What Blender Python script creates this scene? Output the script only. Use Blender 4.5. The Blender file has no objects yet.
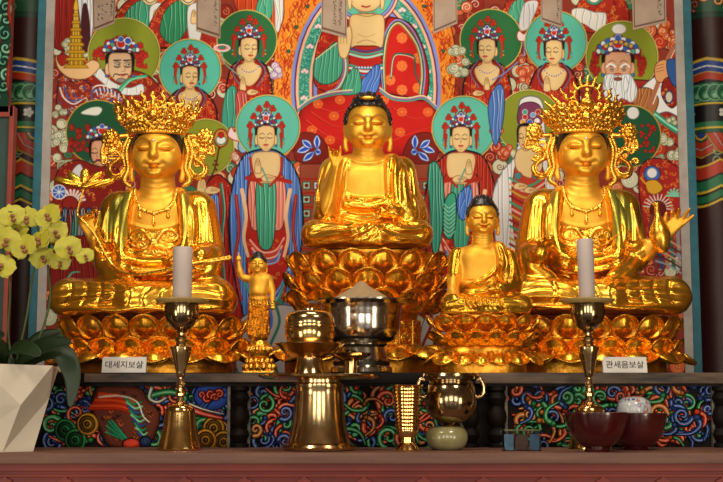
import bpy, bmesh, math, random
import numpy as np
from mathutils import Vector, Matrix
random.seed(7)
RNG = np.random.RandomState(11)
SC = bpy.context.scene
COL = SC.collection

# ------------------------------------------------------------------ camera
FPX = 1300.0
PITCH = math.radians(7.0)
CAM = Vector((0.0, -6.5, 1.30))
_F = Vector((0, math.cos(PITCH), math.sin(PITCH)))
_U = Vector((0, -math.sin(PITCH), math.cos(PITCH)))
_R = Vector((1, 0, 0))

def P(px, py, Y):
    """point of the plane y=Y seen at photo pixel px,py"""
    d = _F * FPX + _R * (px - 361.5) + _U * (241.0 - py)
    t = (Y - CAM.y) / d.y
    return CAM + d * t

def PX(x, y, z):
    """numpy: world -> photo pixel"""
    dx = x - CAM.x; dy = y - CAM.y; dz = z - CAM.z
    a = dy * _F.y + dz * _F.z
    b = dy * _U.y + dz * _U.z
    return 361.5 + FPX * dx / a, 241.0 - FPX * b / a

# ------------------------------------------------------------------ object helpers
def tag(o, label=None, cat=None, group=None, kind=None):
    if label: o['label'] = label
    if cat: o['category'] = cat
    if group: o['group'] = group
    if kind: o['kind'] = kind
    return o

def empty(name, loc, label, cat, group=None):
    o = bpy.data.objects.new(name, None); COL.objects.link(o)
    o.location = loc; o.empty_display_size = 0.05
    return tag(o, label, cat, group)

def obj_from(name, verts, faces, mat, parent=None, smooth=True, loc=None, colors=None):
    me = bpy.data.meshes.new(name)
    verts = np.asarray(verts, dtype=np.float32)
    if isinstance(faces, np.ndarray):
        n = faces.shape[1]
        me.vertices.add(len(verts)); me.vertices.foreach_set('co', verts.ravel())
        me.loops.add(faces.size); me.loops.foreach_set('vertex_index', faces.astype(np.int32).ravel())
        me.polygons.add(len(faces))
        me.polygons.foreach_set('loop_start', np.arange(0, faces.size, n, dtype=np.int32))
        me.polygons.foreach_set('loop_total', np.full(len(faces), n, dtype=np.int32))
        me.update(calc_edges=True)
    else:
        me.from_pydata([tuple(map(float, v)) for v in verts], [], faces); me.update()
    if colors is not None:
        ca = me.color_attributes.new('col', 'FLOAT_COLOR', 'POINT')
        c4 = np.ones((len(verts), 4), dtype=np.float32); c4[:, :3] = colors
        ca.data.foreach_set('color', c4.ravel())
    me.polygons.foreach_set('use_smooth', np.full(len(me.polygons), bool(smooth)))
    me.materials.append(mat)
    o = bpy.data.objects.new(name, me); COL.objects.link(o)
    if parent is not None: o.parent = parent
    if loc is not None: o.location = loc
    return o

class MB:
    """collects simple solids; build() links ONE mesh"""
    def __init__(s): s.v = []; s.f = []
    def add(s, v, f):
        n = len(s.v); s.v += [tuple(p) for p in v]; s.f += [tuple(i + n for i in q) for q in f]; return s
    def box(s, x0, x1, y0, y1, z0, z1, c=0.0):
        if c <= 0:
            v = [(x, y, z) for z in (z0, z1) for y in (y0, y1) for x in (x0, x1)]
            return s.add(v, [(0, 2, 3, 1), (4, 5, 7, 6), (0, 1, 5, 4), (2, 6, 7, 3), (0, 4, 6, 2), (1, 3, 7, 5)])
        bm = bmesh.new()
        bmesh.ops.create_cube(bm, size=1)
        for q in bm.verts:
            q.co = Vector(((x0 + x1) / 2 + q.co.x * (x1 - x0), (y0 + y1) / 2 + q.co.y * (y1 - y0), (z0 + z1) / 2 + q.co.z * (z1 - z0)))
        bmesh.ops.bevel(bm, geom=bm.edges[:], offset=c, segments=2, affect='EDGES', profile=0.6)
        bm.verts.index_update()
        s.add([q.co[:] for q in bm.verts], [[q.index for q in f.verts] for f in bm.faces]); bm.free()
        return s
    def lathe(s, prof, n=48, c=(0, 0, 0), cap=True):
        vv = []; ff = []
        for r, z in prof:
            for k in range(n):
                a = 2 * math.pi * k / n
                vv.append((c[0] + r * math.cos(a), c[1] + r * math.sin(a), c[2] + z))
        m = len(prof)
        for j in range(m - 1):
            for k in range(n):
                k2 = (k + 1) % n
                ff.append((j * n + k, j * n + k2, (j + 1) * n + k2, (j + 1) * n + k))
        if cap:
            ff.append(tuple(range(n - 1, -1, -1))); ff.append(tuple((m - 1) * n + k for k in range(n)))
        return s.add(vv, ff)
    def tube(s, pts, r0, r1=None, n=10):
        r1 = r0 if r1 is None else r1
        pts = [Vector(p) for p in pts]; vv = []; ff = []; up = Vector((0, 1, 0.13)).normalized()
        for i, p in enumerate(pts):
            t = (pts[min(i + 1, len(pts) - 1)] - pts[max(i - 1, 0)]).normalized()
            a = t.cross(up)
            if a.length < 1e-4: a = t.cross(Vector((1, 0, 0)))
            a.normalize(); b = t.cross(a).normalized()
            q = i / (len(pts) - 1)
            r = (r0[i] if isinstance(r0, (list, tuple)) else r0 + (r1 - r0) * q)
            for k in range(n):
                w = 2 * math.pi * k / n
                vv.append(p + a * (r * math.cos(w)) + b * (r * math.sin(w)))
        for j in range(len(pts) - 1):
            for k in range(n):
                k2 = (k + 1) % n
                ff.append((j * n + k, (j + 1) * n + k, (j + 1) * n + k2, j * n + k2))
        ff.append(tuple(range(n))); ff.append(tuple((len(pts) - 1) * n + k for k in range(n - 1, -1, -1)))
        return s.add(vv, ff)
    def build(s, name, mat, parent=None, smooth=False, loc=None, auto=None):
        o = obj_from(name, s.v, s.f, mat, parent, smooth, loc)
        if auto:
            me = o.data
            me.polygons.foreach_set('use_smooth', np.full(len(me.polygons), True))
            bm = bmesh.new(); bm.from_mesh(me)
            for e in bm.edges:
                if len(e.link_faces) == 2 and e.calc_face_angle(0) > auto: e.smooth = False
            bm.to_mesh(me); bm.free()
        return o

def spline(pts, n=8, closed=False):
    p = np.asarray(pts, float); m = len(p)
    if m < 3 and not closed: return p
    out = []
    rng = range(m) if closed else range(m - 1)
    for i in rng:
        if closed: a, b, c, d = p[(i - 1) % m], p[i], p[(i + 1) % m], p[(i + 2) % m]
        else: a, b, c, d = p[max(i - 1, 0)], p[i], p[i + 1], p[min(i + 2, m - 1)]
        for k in range(n):
            t = k / n
            out.append(0.5 * ((2 * b) + (c - a) * t + (2 * a - 5 * b + 4 * c - d) * t * t + (3 * b - a - 3 * c + d) * t ** 3))
    if not closed: out.append(p[-1])
    return np.array(out)

# ------------------------------------------------------------------ materials
def hexc(h):
    h = h.lstrip('#')
    if len(h) == 3: h = ''.join(q + q for q in h)
    return np.array([int(h[i:i + 2], 16) / 255 for i in (0, 2, 4)])
def lin(c):
    c = np.asarray(c, float); return np.where(c <= 0.04045, c / 12.92, ((c + 0.055) / 1.055) ** 2.4)

def principled(name, color, rough=0.5, metal=0.0, spec=None, coat=0.0, noise=None, bump=None, trans=0.0, sss=0.0):
    """noise=(scale, amount, dark colour) mottles the colour; bump=(scale, strength)"""
    m = bpy.data.materials.new(name); m.use_nodes = True
    nt = m.node_tree; b = nt.nodes['Principled BSDF']
    c = lin(hexc(color)) if isinstance(color, str) else np.array(color)
    b.inputs['Base Color'].default_value = (*c, 1)
    b.inputs['Roughness'].default_value = rough; b.inputs['Metallic'].default_value = metal
    if spec is not None: b.inputs['Specular IOR Level'].default_value = spec
    if coat: b.inputs['Coat Weight'].default_value = coat; b.inputs['Coat Roughness'].default_value = 0.1
    if trans: b.inputs['Transmission Weight'].default_value = trans
    if sss: b.inputs['Subsurface Weight'].default_value = sss; b.inputs['Subsurface Radius'].default_value = (0.02, 0.01, 0.008)
    tc = nt.nodes.new('ShaderNodeTexCoord')
    if noise:
        n = nt.nodes.new('ShaderNodeTexNoise'); n.inputs['Scale'].default_value = noise[0]; n.inputs['Detail'].default_value = 5
        if len(noise) > 3:
            mp = nt.nodes.new('ShaderNodeMapping'); mp.inputs['Scale'].default_value = noise[3]
            nt.links.new(tc.outputs['Object'], mp.inputs['Vector']); nt.links.new(mp.outputs['Vector'], n.inputs['Vector'])
        else: nt.links.new(tc.outputs['Object'], n.inputs['Vector'])
        r = nt.nodes.new('ShaderNodeValToRGB')
        c2 = lin(hexc(noise[2])) if isinstance(noise[2], str) else np.array(noise[2])
        r.color_ramp.elements[0].position = 0.5 - noise[1] / 2; r.color_ramp.elements[1].position = 0.5 + noise[1] / 2
        r.color_ramp.elements[0].color = (*c2, 1); r.color_ramp.elements[1].color = (*c, 1)
        nt.links.new(n.outputs['Fac'], r.inputs['Fac']); nt.links.new(r.outputs['Color'], b.inputs['Base Color'])
    if bump:
        n = nt.nodes.new('ShaderNodeTexNoise'); n.inputs['Scale'].default_value = bump[0]; n.inputs['Detail'].default_value = 3
        nt.links.new(tc.outputs['Object'], n.inputs['Vector'])
        bp = nt.nodes.new('ShaderNodeBump'); bp.inputs['Strength'].default_value = bump[1]; bp.inputs['Distance'].default_value = 0.004
        nt.links.new(n.outputs['Fac'], bp.inputs['Height']); nt.links.new(bp.outputs['Normal'], b.inputs['Normal'])
    return m

def attr_mat(name, rough=0.6, spec=0.3, bump=0.0):
    m = bpy.data.materials.new(name); m.use_nodes = True
    nt = m.node_tree; b = nt.nodes['Principled BSDF']
    a = nt.nodes.new('ShaderNodeVertexColor'); a.layer_name = 'col'
    nt.links.new(a.outputs['Color'], b.inputs['Base Color'])
    b.inputs['Roughness'].default_value = rough; b.inputs['Specular IOR Level'].default_value = spec
    return m

# ------------------------------------------------------------------ 2D vector drawing into a vertex colour field
class Canvas:
    def __init__(s, x0, y0, x1, y1, res, bg):
        s.x0, s.y0, s.res = x0, y0, res
        s.W = int((x1 - x0) * res) + 1; s.H = int((y1 - y0) * res) + 1
        s.c = np.empty((s.H, s.W, 3), np.float32); s.c[:] = hexc(bg) if isinstance(bg, str) else bg
        s.h = np.zeros((s.H, s.W), np.float32)
        s.clip = None
    def _win(s, pts, m):
        p = np.asarray(pts)
        i0 = max(0, int((p[:, 0].min() - m - s.x0) * s.res)); i1 = min(s.W, int((p[:, 0].max() + m - s.x0) * s.res) + 2)
        j0 = max(0, int((p[:, 1].min() - m - s.y0) * s.res)); j1 = min(s.H, int((p[:, 1].max() + m - s.y0) * s.res) + 2)
        if i1 <= i0 or j1 <= j0: return None
        X, Y = np.meshgrid(s.x0 + np.arange(i0, i1) / s.res, s.y0 + np.arange(j0, j1) / s.res)
        return (slice(j0, j1), slice(i0, i1)), X.astype(np.float32), Y.astype(np.float32)
    def _put(s, sl, a, col, h=None):
        if s.clip is not None: a = a * s.clip[sl]
        col = hexc(col) if isinstance(col, str) else col
        s.c[sl] = s.c[sl] * (1 - a[..., None]) + np.asarray(col) * a[..., None]
        if h is not None: s.h[sl] = s.h[sl] * (1 - a) + h * a
    def _segd(s, X, Y, p, closed):
        d2 = np.full(X.shape, 1e9, np.float32); T = np.zeros(X.shape, np.float32)
        ins = np.zeros(X.shape, bool); n = len(p); m = n if closed else n - 1
        for i in range(m):
            ax, ay = p[i]; bx, by = p[(i + 1) % n]; ex, ey = bx - ax, by - ay
            L = ex * ex + ey * ey + 1e-9
            t = np.clip(((X - ax) * ex + (Y - ay) * ey) / L, 0, 1)
            q = (X - ax - t * ex) ** 2 + (Y - ay - t * ey) ** 2
            w = q < d2; d2 = np.where(w, q, d2)
            if not closed: T = np.where(w, (i + t) / m, T)
            elif abs(ey) > 1e-9:
                ins ^= ((ay > Y) != (by > Y)) & (X < ax + (Y - ay) * ex / ey)
        return np.sqrt(d2), T, ins
    def poly(s, pts, fill, line='#3a1410', lw=0.7, sm=True, shade=0.0, sr=4.0, h=None, clipto=False, dark='#000000'):
        p = spline(pts, 6, True) if sm else np.asarray(pts, float)
        w = s._win(p, lw + 1)
        if w is None: return None
        sl, X, Y = w
        d, _, ins = s._segd(X, Y, p, True)
        sd = np.where(ins, -d, d)
        a = np.clip(0.5 - sd * s.res, 0, 1)
        if fill is not None:
            f = hexc(fill) if isinstance(fill, str) else np.asarray(fill)
            col = np.broadcast_to(f, X.shape + (3,)).astype(np.float32)
            if shade:
                k = np.exp(-np.maximum(-sd, 0) / sr)[..., None] * shade
                col = col * (1 - k) + hexc(dark) * k
            hh = None if h is None else h * np.sqrt(np.clip(-sd / sr, 0, 1))
            s._put(sl, a, col, hh)
        if line: s._put(sl, np.clip(0.5 - (d - lw / 2) * s.res, 0, 1) , line)
        if clipto:
            m = np.zeros((s.H, s.W), np.float32); m[sl] = a; return m
    def circ(s, cx, cy, r, fill, line=None, lw=0.6, ry=None, rot=0, **k):
        ry = r if ry is None else ry
        n = 10 if max(r, ry) < 3 else 36
        t = np.arange(n) * 2 * math.pi / n; c, q = math.cos(rot), math.sin(rot)
        x = r * np.cos(t); y = ry * np.sin(t)
        return s.poly(np.c_[cx + x * c - y * q, cy + x * q + y * c], fill, line, lw, n == 10, **k)
    def line(s, pts, col, w=0.8, w1=None, sm=True, h=None):
        p = spline(pts, 6) if sm else np.asarray(pts, float)
        w1 = w if w1 is None else w1
        q = s._win(p, max(w, w1) + 1)
        if q is None: return
        sl, X, Y = q
        d, T, _ = s._segd(X, Y, p, False)
        ww = (w + (w1 - w) * T) / 2
        a = np.clip(0.5 - (d - ww) * s.res, 0, 1)
        hh = None if h is None else h * np.sqrt(np.clip(1 - (d / np.maximum(ww, .01)) ** 2, 0, 1))
        s._put(sl, a, col, hh)
    def spiral(s, cx, cy, r, turns, a0, col, w, w1=None, dirn=1, h=None):
        n = int(10 * turns) + 4; t = np.linspace(0, 1, n)
        rr = r * (1 - 0.9 * t); a = a0 + dirn * t * turns * 2 * math.pi
        s.line(np.c_[cx + rr * np.cos(a), cy + rr * np.sin(a)], col, w, w1, True, h)
    def sample(s, px, py):
        u = np.clip((px - s.x0) * s.res, 0, s.W - 1.001); v = np.clip((py - s.y0) * s.res, 0, s.H - 1.001)
        i = u.astype(int); j = v.astype(int); fu = (u - i)[..., None]; fv = (v - j)[..., None]
        f = lambda A: (A[j, i] * (1 - fu) + A[j, i + 1] * fu) * (1 - fv) + (A[j + 1, i] * (1 - fu) + A[j + 1, i + 1] * fu) * fv
        return f(s.c), f(s.h[..., None])[..., 0]

def grid_faces(nu, nv):
    i, j = np.meshgrid(np.arange(nu - 1), np.arange(nv - 1)); a = (j * nu + i).ravel()
    return np.c_[a, a + 1, a + nu + 1, a + nu]

def canvas_plane(name, cv, Y, x0, x1, z0, z1, step, mat, parent=None, relief=0.0):
    """upright rectangle x0..x1, z0..z1 at depth Y carrying the drawing"""
    nu = int((x1 - x0) / step) + 1; nv = int((z1 - z0) / step) + 1
    X, Z = np.meshgrid(np.linspace(x0, x1, nu), np.linspace(z0, z1, nv))
    px, py = PX(X, Y, Z)
    c, h = cv.sample(px, py)
    V = np.c_[X.ravel(), (Y - h * relief).ravel(), Z.ravel()]
    o = obj_from(name, V, grid_faces(nu, nv), mat, None, relief > 0, None, lin(c.reshape(-1, 3)))
    if parent is not None:
        o.parent = parent; o.matrix_parent_inverse = Matrix.Translation(-parent.location)
    return o
# ------------------------------------------------------------------ the hanging painting (drawn figures)
R_ = random.Random(5)
RED, DRED, ORG, GRN, TEAL, BLU, SKIN, GOLD, WHT, BLK = '#b3261c', '#7d1a16', '#e0662c', '#2f6b3c', '#5fbfa8', '#4a76c8', '#e3c68e', '#c9a13c', '#dcdcd8', '#1a1614'

def jit(a): return R_.uniform(-a, a)

def cloud(cv, cx, cy, r, base='#cfd0b4', dk='#6d7a5c', n=5):
    for k in range(n):
        x, y = cx + jit(r), cy + jit(r); q = r * R_.uniform(.45, .7)
        cv.circ(x, y, q, base, dk, .6)
        cv.spiral(x, y, q * .8, 1.4, jit(3), dk, .7, .4, R_.choice((-1, 1)))
        cv.spiral(x, y, q * .55, 1.0, jit(3), '#eeeedd', .6, .4, 1)

def brocade(cv, m, box, n, cols=(ORG, '#d98a3a', '#7d1a16'), s=1.6):
    cv.clip = m
    for k in range(int(n * 2.2)):
        x = R_.uniform(box[0], box[2]); y = R_.uniform(box[1], box[3])
        c = R_.choice(cols)
        cv.spiral(x, y, R_.uniform(.8, 2.0) * s, .9, jit(3), c, .95, .4)
        if R_.random() < .3: cv.circ(x + jit(2), y + jit(2), .6, GOLD)
    cv.clip = None

def folds(cv, m, lines, dk, lt, w=1.1):
    cv.clip = m
    for l in lines:
        p = np.asarray(l, float)
        cv.line(p, dk, w, w * .5); cv.line(p + np.array([w * .9, 0]), lt, w * .7, w * .3)
    cv.clip = None

def hatch(cv, m, x0, y0, x1, y1, n, dk, lt, lean=0.0, wob=2.0, w=1.0):
    """long cloth folds running from the top edge to the bottom edge"""
    L = []
    for k in range(n):
        t = (k + .5) / n; xa = x0 + (x1 - x0) * t
        L.append([(xa + jit(1), y0), (xa + lean * .3 + jit(wob), y0 + (y1 - y0) * .35), (xa + lean * .7 + jit(wob), y0 + (y1 - y0) * .7), (xa + lean, y1)])
    folds(cv, m, L, dk, lt, w)

def face(cv, cx, cy, w, h, look=0, skin=SKIN, eye=1.0, hair=BLK):
    a = w / 2
    cv.poly([(cx - a * 1.1, cy - h * .45), (cx, cy - h * .6), (cx + a * 1.1, cy - h * .45), (cx + a * 1.16, cy), (cx + a * .9, cy + h * .2), (cx - a * .9, cy + h * .2), (cx - a * 1.16, cy)], hair, BLK, .4)
    for s in (-1, 1):
        if s != look or look == 0: cv.circ(cx + s * a * 1.05, cy + h * .08, a * .2, skin, '#7a4a28', .5, ry=h * .2)
        cv.circ(cx + s * a * 1.12, cy + h * .3, a * .12, BLU, BLK, .4)
    m = cv.poly([(cx - a * .82, cy - h * .42), (cx, cy - h * .47), (cx + a * .82, cy - h * .42), (cx + a * .97, cy - h * .05), (cx + a * .86, cy + h * .26), (cx + a * .3, cy + h * .48), (cx, cy + h * .51), (cx - a * .3, cy + h * .48), (cx - a * .86, cy + h * .26), (cx - a * .97, cy - h * .05)], skin, '#8a5a34', .6, shade=.25, sr=1.8, dark='#a86a3a')
    d = look * a * .22
    for s in (-1, 1):
        ex = cx + d + s * a * .43
        cv.line([(ex - a * .28, cy - h * .12), (ex, cy - h * .19), (ex + a * .28, cy - h * .12)], '#4a3a20', .55, .4)
        cv.line([(ex - a * .26, cy - h * .02), (ex, cy + h * .015), (ex + a * .26, cy - h * .02)], '#2a1a10', .8 * eye, .5)
    cv.line([(cx + d + look * a * .1, cy - h * .06), (cx + d + look * a * .22, cy + h * .12), (cx + d - a * .08, cy + h * .15)], '#9a6a3a', .6, .5)
    cv.line([(cx + d - a * .24, cy + h * .265), (cx + d, cy + h * .25), (cx + d + a * .24, cy + h * .265)], '#a81c14', 1.3, 1.0)
    cv.line([(cx + d - a * .14, cy + h * .31), (cx + d + a * .14, cy + h * .31)], '#c8402c', .7, .6)
    cv.line([(cx + d - a * .2, cy + h * .4), (cx + d + a * .2, cy + h * .4)], '#b8824a', .5, .4)

def beads(cv, cx, cy, w, h, look=0):
    """jewelled crown above the hairline"""
    a = w / 2
    cv.poly([(cx - a * 1.25, cy + h * .1), (cx - a * 1.1, cy - h * .35), (cx - a * .45, cy - h * .8), (cx, cy - h * 1.05), (cx + a * .45, cy - h * .8), (cx + a * 1.1, cy - h * .35), (cx + a * 1.25, cy + h * .1), (cx + a * .7, cy - h * .15), (cx, cy - h * .25), (cx - a * .7, cy - h * .15)], '#8e2a22', '#2a1a30', .7)
    for row, (rr, n, cols) in enumerate(((1.12, 11, ('#dfe3ea', '#3a62b8')), (.88, 9, ('#5aa890', '#b3261c')), (.62, 6, ('#3a62b8', '#eeeeee')))):
        for k in range(n):
            t = math.pi * (k + .5) / n
            x = cx - a * rr * math.cos(t) * 1.05; y = cy + h * .02 - h * .92 * rr * math.sin(t) ** .8 * (.62 if row == 2 else .78)
            cv.circ(x, y, a * .16, cols[k % 2], '#2a2440', .35)
    cv.circ(cx, cy - h * .55, a * .3, '#c03020', '#eef', .6); cv.circ(cx, cy - h * .85, a * .2, '#3a62b8', '#eef', .5)
    cv.line([(cx - a * .95, cy + h * .04), (cx - a * .5, cy - h * .1), (cx, cy - h * .14), (cx + a * .5, cy - h * .1), (cx + a * .95, cy + h * .04)], '#5a1c20', 1.2, 1.2)

def flames(cv, cx, cy, w, h, col='#b8301f'):
    """red trefoil ornaments and tassels standing out of the crown"""
    for sx, sy in ((-1.35, -.75), (-.75, -1.35), (.75, -1.35), (1.35, -.75), (-1.75, -.1), (1.75, -.1), (0.1, -1.65)):
        x, y = cx + sx * w * .5, cy + sy * h * .5
        cv.line([(cx + sx * w * .3, cy + sy * h * .25), (x, y)], col, 1.3, 1.3)
        for k in range(3):
            t = k * 2.1 + 1.57; cv.circ(x + 1.6 * math.cos(t) * w / 16, y - 1.6 * math.sin(t) * w / 16, 1.75 * w / 16, col, '#5a100c', .35)
    for s in (-1, 1):
        x = cx + s * w * .85
        cv.line([(x, cy), (x + s * 1, cy + h * .4), (x - s * .5, cy + h * .75)], col, 3.2, 1.6)
        cv.line([(x + s * 1.8, cy - 1), (x + s * 2.2, cy + h * .45)], '#8a2018', .8, .8)
        cv.circ(x + s * 2, cy + h * .5, 1.2, '#4aa088', '#333', .3); cv.circ(x + s * 2, cy + h * .66, 1.1, GOLD, '#333', .3)

def halo(cv, cx, cy, r, col, rim='#c8b860'):
    cv.circ(cx, cy, r, col, rim, 1.1); cv.circ(cx, cy, r - .9, None, '#3a5a3a', .4)

def hands(cv, cx, cy, s=1.0, skin=SKIN, tall=True):
    if tall:
        cv.poly([(cx - 3 * s, cy + 7 * s), (cx - 3.3 * s, cy), (cx - 2 * s, cy - 6 * s), (cx, cy - 8 * s), (cx + 2 * s, cy - 5 * s), (cx + 3 * s, cy + 1 * s), (cx + 3 * s, cy + 7 * s)], skin, '#8a5a34', .6)
        for k in (-1, 0, 1): cv.line([(cx + k * s * 1.1, cy - 6 * s), (cx + k * s * 1.2, cy)], '#8a5a34', .4, .3)
    else:
        cv.poly([(cx - 6 * s, cy), (cx - 2 * s, cy - 3 * s), (cx + 4 * s, cy - 2 * s), (cx + 7 * s, cy), (cx + 3 * s, cy + 3 * s), (cx - 4 * s, cy + 3 * s)], skin, '#8a5a34', .6)
        for k in (-1, 0, 1): cv.line([(cx - 1 * s, cy + k * s), (cx + 5 * s, cy + k * s * .7)], '#8a5a34', .4, .3)

def bust(cv, cx, cy, w, h, look, robe=RED, top=None, wid=2.1, drop=3.0, chest=True, bro=16, handy=True):
    """shoulders, robe and chest below a head whose face centre is cx,cy"""
    a = w / 2; y0 = cy + h * .45
    pts = [(cx - a * .6, y0), (cx - w * .95, y0 + h * .22), (cx - w * wid * .62, y0 + h * .75), (cx - w * wid * .68, y0 + h * drop * .55), (cx - w * wid * .6, y0 + h * drop),
           (cx + w * wid * .6, y0 + h * drop), (cx + w * wid * .68, y0 + h * drop * .55), (cx + w * wid * .62, y0 + h * .75), (cx + w * .95, y0 + h * .22), (cx + a * .6, y0)]
    m = cv.poly(pts, robe, '#171010', 1.5, shade=.35, sr=3, clipto=True)
    box = (cx - w * wid * .7, y0, cx + w * wid * .7, y0 + h * drop)
    if bro: brocade(cv, m, box, bro * 3)
    hatch(cv, m, cx - w * 1.1, y0 + h * .3, cx + w * 1.1, y0 + h * drop, 7, '#5c1512', '#e0583a', wob=1.5, w=.8)
    if chest:
        cv.poly([(cx - a * .5, y0 - h * .12), (cx + a * .5, y0 - h * .12), (cx + a * .62, y0 + h * .12), (cx + w * .75, y0 + h * .35), (cx + w * .5, y0 + h * .85), (cx, y0 + h * 1.1), (cx - w * .5, y0 + h * .85), (cx - w * .75, y0 + h * .35), (cx - a * .62, y0 + h * .12)], SKIN, '#8a5a34', .6, shade=.2, sr=2, dark='#a86a3a')
        cv.line([(cx - a * .5, y0 + h * .06), (cx, y0 + h * .12), (cx + a * .5, y0 + h * .06)], '#a87844', .5, .5)
        for u in np.linspace(-1, 1, 9): cv.circ(cx + u * w * .55, y0 + h * (.52 - .22 * u * u), .9, ('#3a62b8', '#b3261c')[int(u * 4) % 2], '#e8e0c0', .4)
        for s in (-1, 1):
            cv.line([(cx + s * a * .9, y0), (cx + s * w * .85, y0 + h * .5), (cx + s * w * .35, y0 + h * 1.05)], '#7d1a16', 2.4, 2.0)
            cv.line([(cx + s * a * 1.1, y0), (cx + s * w * .95, y0 + h * .5), (cx + s * w * .5, y0 + h * 1.1)], '#4a76a8', .9, .9)

def bodhisattva(cv, cx, cy, w, h, hc, hx, hy, hr, look=0, robe=RED, hand=None, **k):
    halo(cv, hx, hy, hr, hc)
    flames(cv, cx, cy - h * .45, w, h)
    bust(cv, cx, cy, w, h, look, robe, **k)
    face(cv, cx, cy, w, h, look)
    beads(cv, cx, cy - h * .42, w, h * .62, look)
    if hand: hands(cv, *hand)

def make_painting():
    cv = Canvas(40, -14, 705, 392, 2.2, '#8a3426')
    # cloud ground
    for k in range(1500):
        x, y = R_.uniform(45, 700), R_.uniform(-10, 385)
        c = R_.choice(['#c9cbb0', '#b9bda0', '#b5361f', '#8e261c', '#d0673a', '#8f2a20', '#3f7a5a', '#c8643c'])
        cv.circ(x, y, R_.uniform(4, 9), c, '#4a1e18', .6); cv.spiral(x, y, R_.uniform(3, 6), 1.5, jit(3), R_.choice(['#e8e4cc', '#5a1a14', '#e6a070', '#f0e8d8']), .8, .4)
    # ---- upper row, mostly cut by the frame
    m = cv.poly([(52, -14), (78, -14), (80, 30), (76, 48), (52, 44)], '#8a1f18', BLK, .8, clipto=True); hatch(cv, m, 54, -14, 78, 46, 7, '#4a0e0c', '#c0402c')
    m = cv.poly([(78, -14), (92, -14), (93, 28), (86, 44), (80, 20)], '#d6dade', '#55525a', .6, clipto=True); hatch(cv, m, 79, -10, 92, 40, 4, '#8890a0', '#ffffff')
    cv.poly([(83, 6), (87, 6), (90, 30), (88, 52), (82, 50), (81, 30)], '#4a1c22', BLK, .5)
    cloud(cv, 62, 46, 7); cloud(cv, 88, 54, 5)
    for fx, robe, sash in ((148, '#a32a1e', '#3d9a78'), (186, '#a32a1e', '#2f8a5e')):
        m = cv.poly([(fx - 36, 44), (fx - 30, 12), (fx - 14, -4), (fx, -10), (fx + 16, -4), (fx + 30, 14), (fx + 32, 46)], robe, '#2a0c0a', 1, clipto=True)
        brocade(cv, m, (fx - 36, -6, fx + 32, 46), 60)
        m = cv.poly([(fx - 26, 32), (fx - 20, 10), (fx - 4, 0), (fx + 6, 14), (fx - 2, 34), (fx - 14, 44)], sash, '#14402c', .7, clipto=True)
        hatch(cv, m, fx - 24, 0, fx + 4, 44, 6, '#1d5a40', '#8fd8b4')
        cv.poly([(fx + 2, 8), (fx + 16, 6), (fx + 14, 40), (fx + 4, 42)], '#d9dcdc', '#777', .6)
        cv.circ(fx + 2, -6, 9, '#e8d0a0', '#7a4a28', .6, ry=11); cv.line([(fx - 3, 0), (fx + 2, 3), (fx + 8, 0)], '#555', 1.1, .8)
        cv.line([(fx - 1, -2), (fx + 6, -2)], '#a02018', 1.2, 1)
        hands(cv, fx + 8, 17, .9)
    m = cv.poly([(236, -14), (272, -14), (280, 20), (276, 40), (240, 16)], '#c2431f', '#5a1410', .8, clipto=True); hatch(cv, m, 236, -14, 276, 40, 7, '#7d1a16', '#f08040')
    m = cv.poly([(256, 10), (264, -12), (272, -12), (272, 14), (264, 22)], '#4aa486', '#1c4a38', .6, clipto=True); hatch(cv, m, 258, -10, 272, 20, 4, '#2a7a5c', '#98dcc0')
    m = cv.poly([(274, -14), (296, -14), (290, 10), (283, 31), (276, 30), (275, 10)], '#d5d6d2', '#8a8884', .6, clipto=True); hatch(cv, m, 275, -14, 294, 28, 5, '#9a9c9a', '#ffffff')
    # ---- central mandorla
    cv.poly([(274, 60), (283, 20), (300, -14), (432, -14), (449, 20), (456, 60), (452, 110), (440, 130), (292, 130), (276, 110)], '#e88a2a', '#5a1410', 1)
    for k in range(700):
        t = R_.uniform(-.15, math.pi + .15); q = R_.uniform(1.02, 1.22)
        x = 366 - 75 * q * math.cos(t); y = 85 - 109 * q * math.sin(t)
        cv.line([(x + jit(1), y + 3), (x + jit(2), y), (x + jit(3), y - 3)], R_.choice(['#b52c18', '#c8401c', '#f2b040', '#a0240f']), 1.1, .5)
    ring = lambda s, d=0: np.c_[366 + (75 - s) * np.cos(np.linspace(0, 2 * math.pi, 48)[:-1]), 88 + (109 - s) * np.sin(np.linspace(0, 2 * math.pi, 48)[:-1])]
    for s, c in ((0, '#7f92dd'), (3.2, '#5a1c4a'), (4.6, '#f0b898'), (7.4, '#3f9f8c'), (18, '#f0b898'), (21, '#6a1c2a'), (22.3, '#7f92dd'), (26, '#a8281c')):
        cv.poly(ring(s), c, None, 0, False)
    for k in range(2600):
        t = R_.uniform(0, 2 * math.pi); q = R_.uniform(8.4, 17.2)
        x = 366 + (75 - q) * math.cos(t); y = 88 + (109 - q) * math.sin(t)
        if y > 130: continue
        cv.circ(x, y, .55, R_.choice(['#1f6a60', '#9adcc8', '#2a8474']))
    for a in (0.35, .1, -.18, -.45, -.7, -.95):
        for sg in (-1, 1):
            x = 366 + sg * 62.3 * math.cos(a); y = 88 + 96.3 * math.sin(a)
            for d in (-2, 0, 2): cv.circ(x + d, y + (.8 if d else -.6), 1.7, '#f2d8dc', '#c88a94', .3)
    for t in np.linspace(.3, 2.84, 12):
        cv.circ(366 - 81 * math.cos(t), 85 - 114 * math.sin(t), 1.7, '#2f6a4a', '#103020', .5)
    # head halo and ushnisha of the painted buddha
    cv.circ(366, -8, 33, '#f0b898', '#5a1c4a', .8); cv.circ(366, -8, 30, '#7f92dd', '#5a1c4a', .8); cv.circ(366, -8, 27, '#5fbfa8', '#2a5a50', .6)
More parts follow.
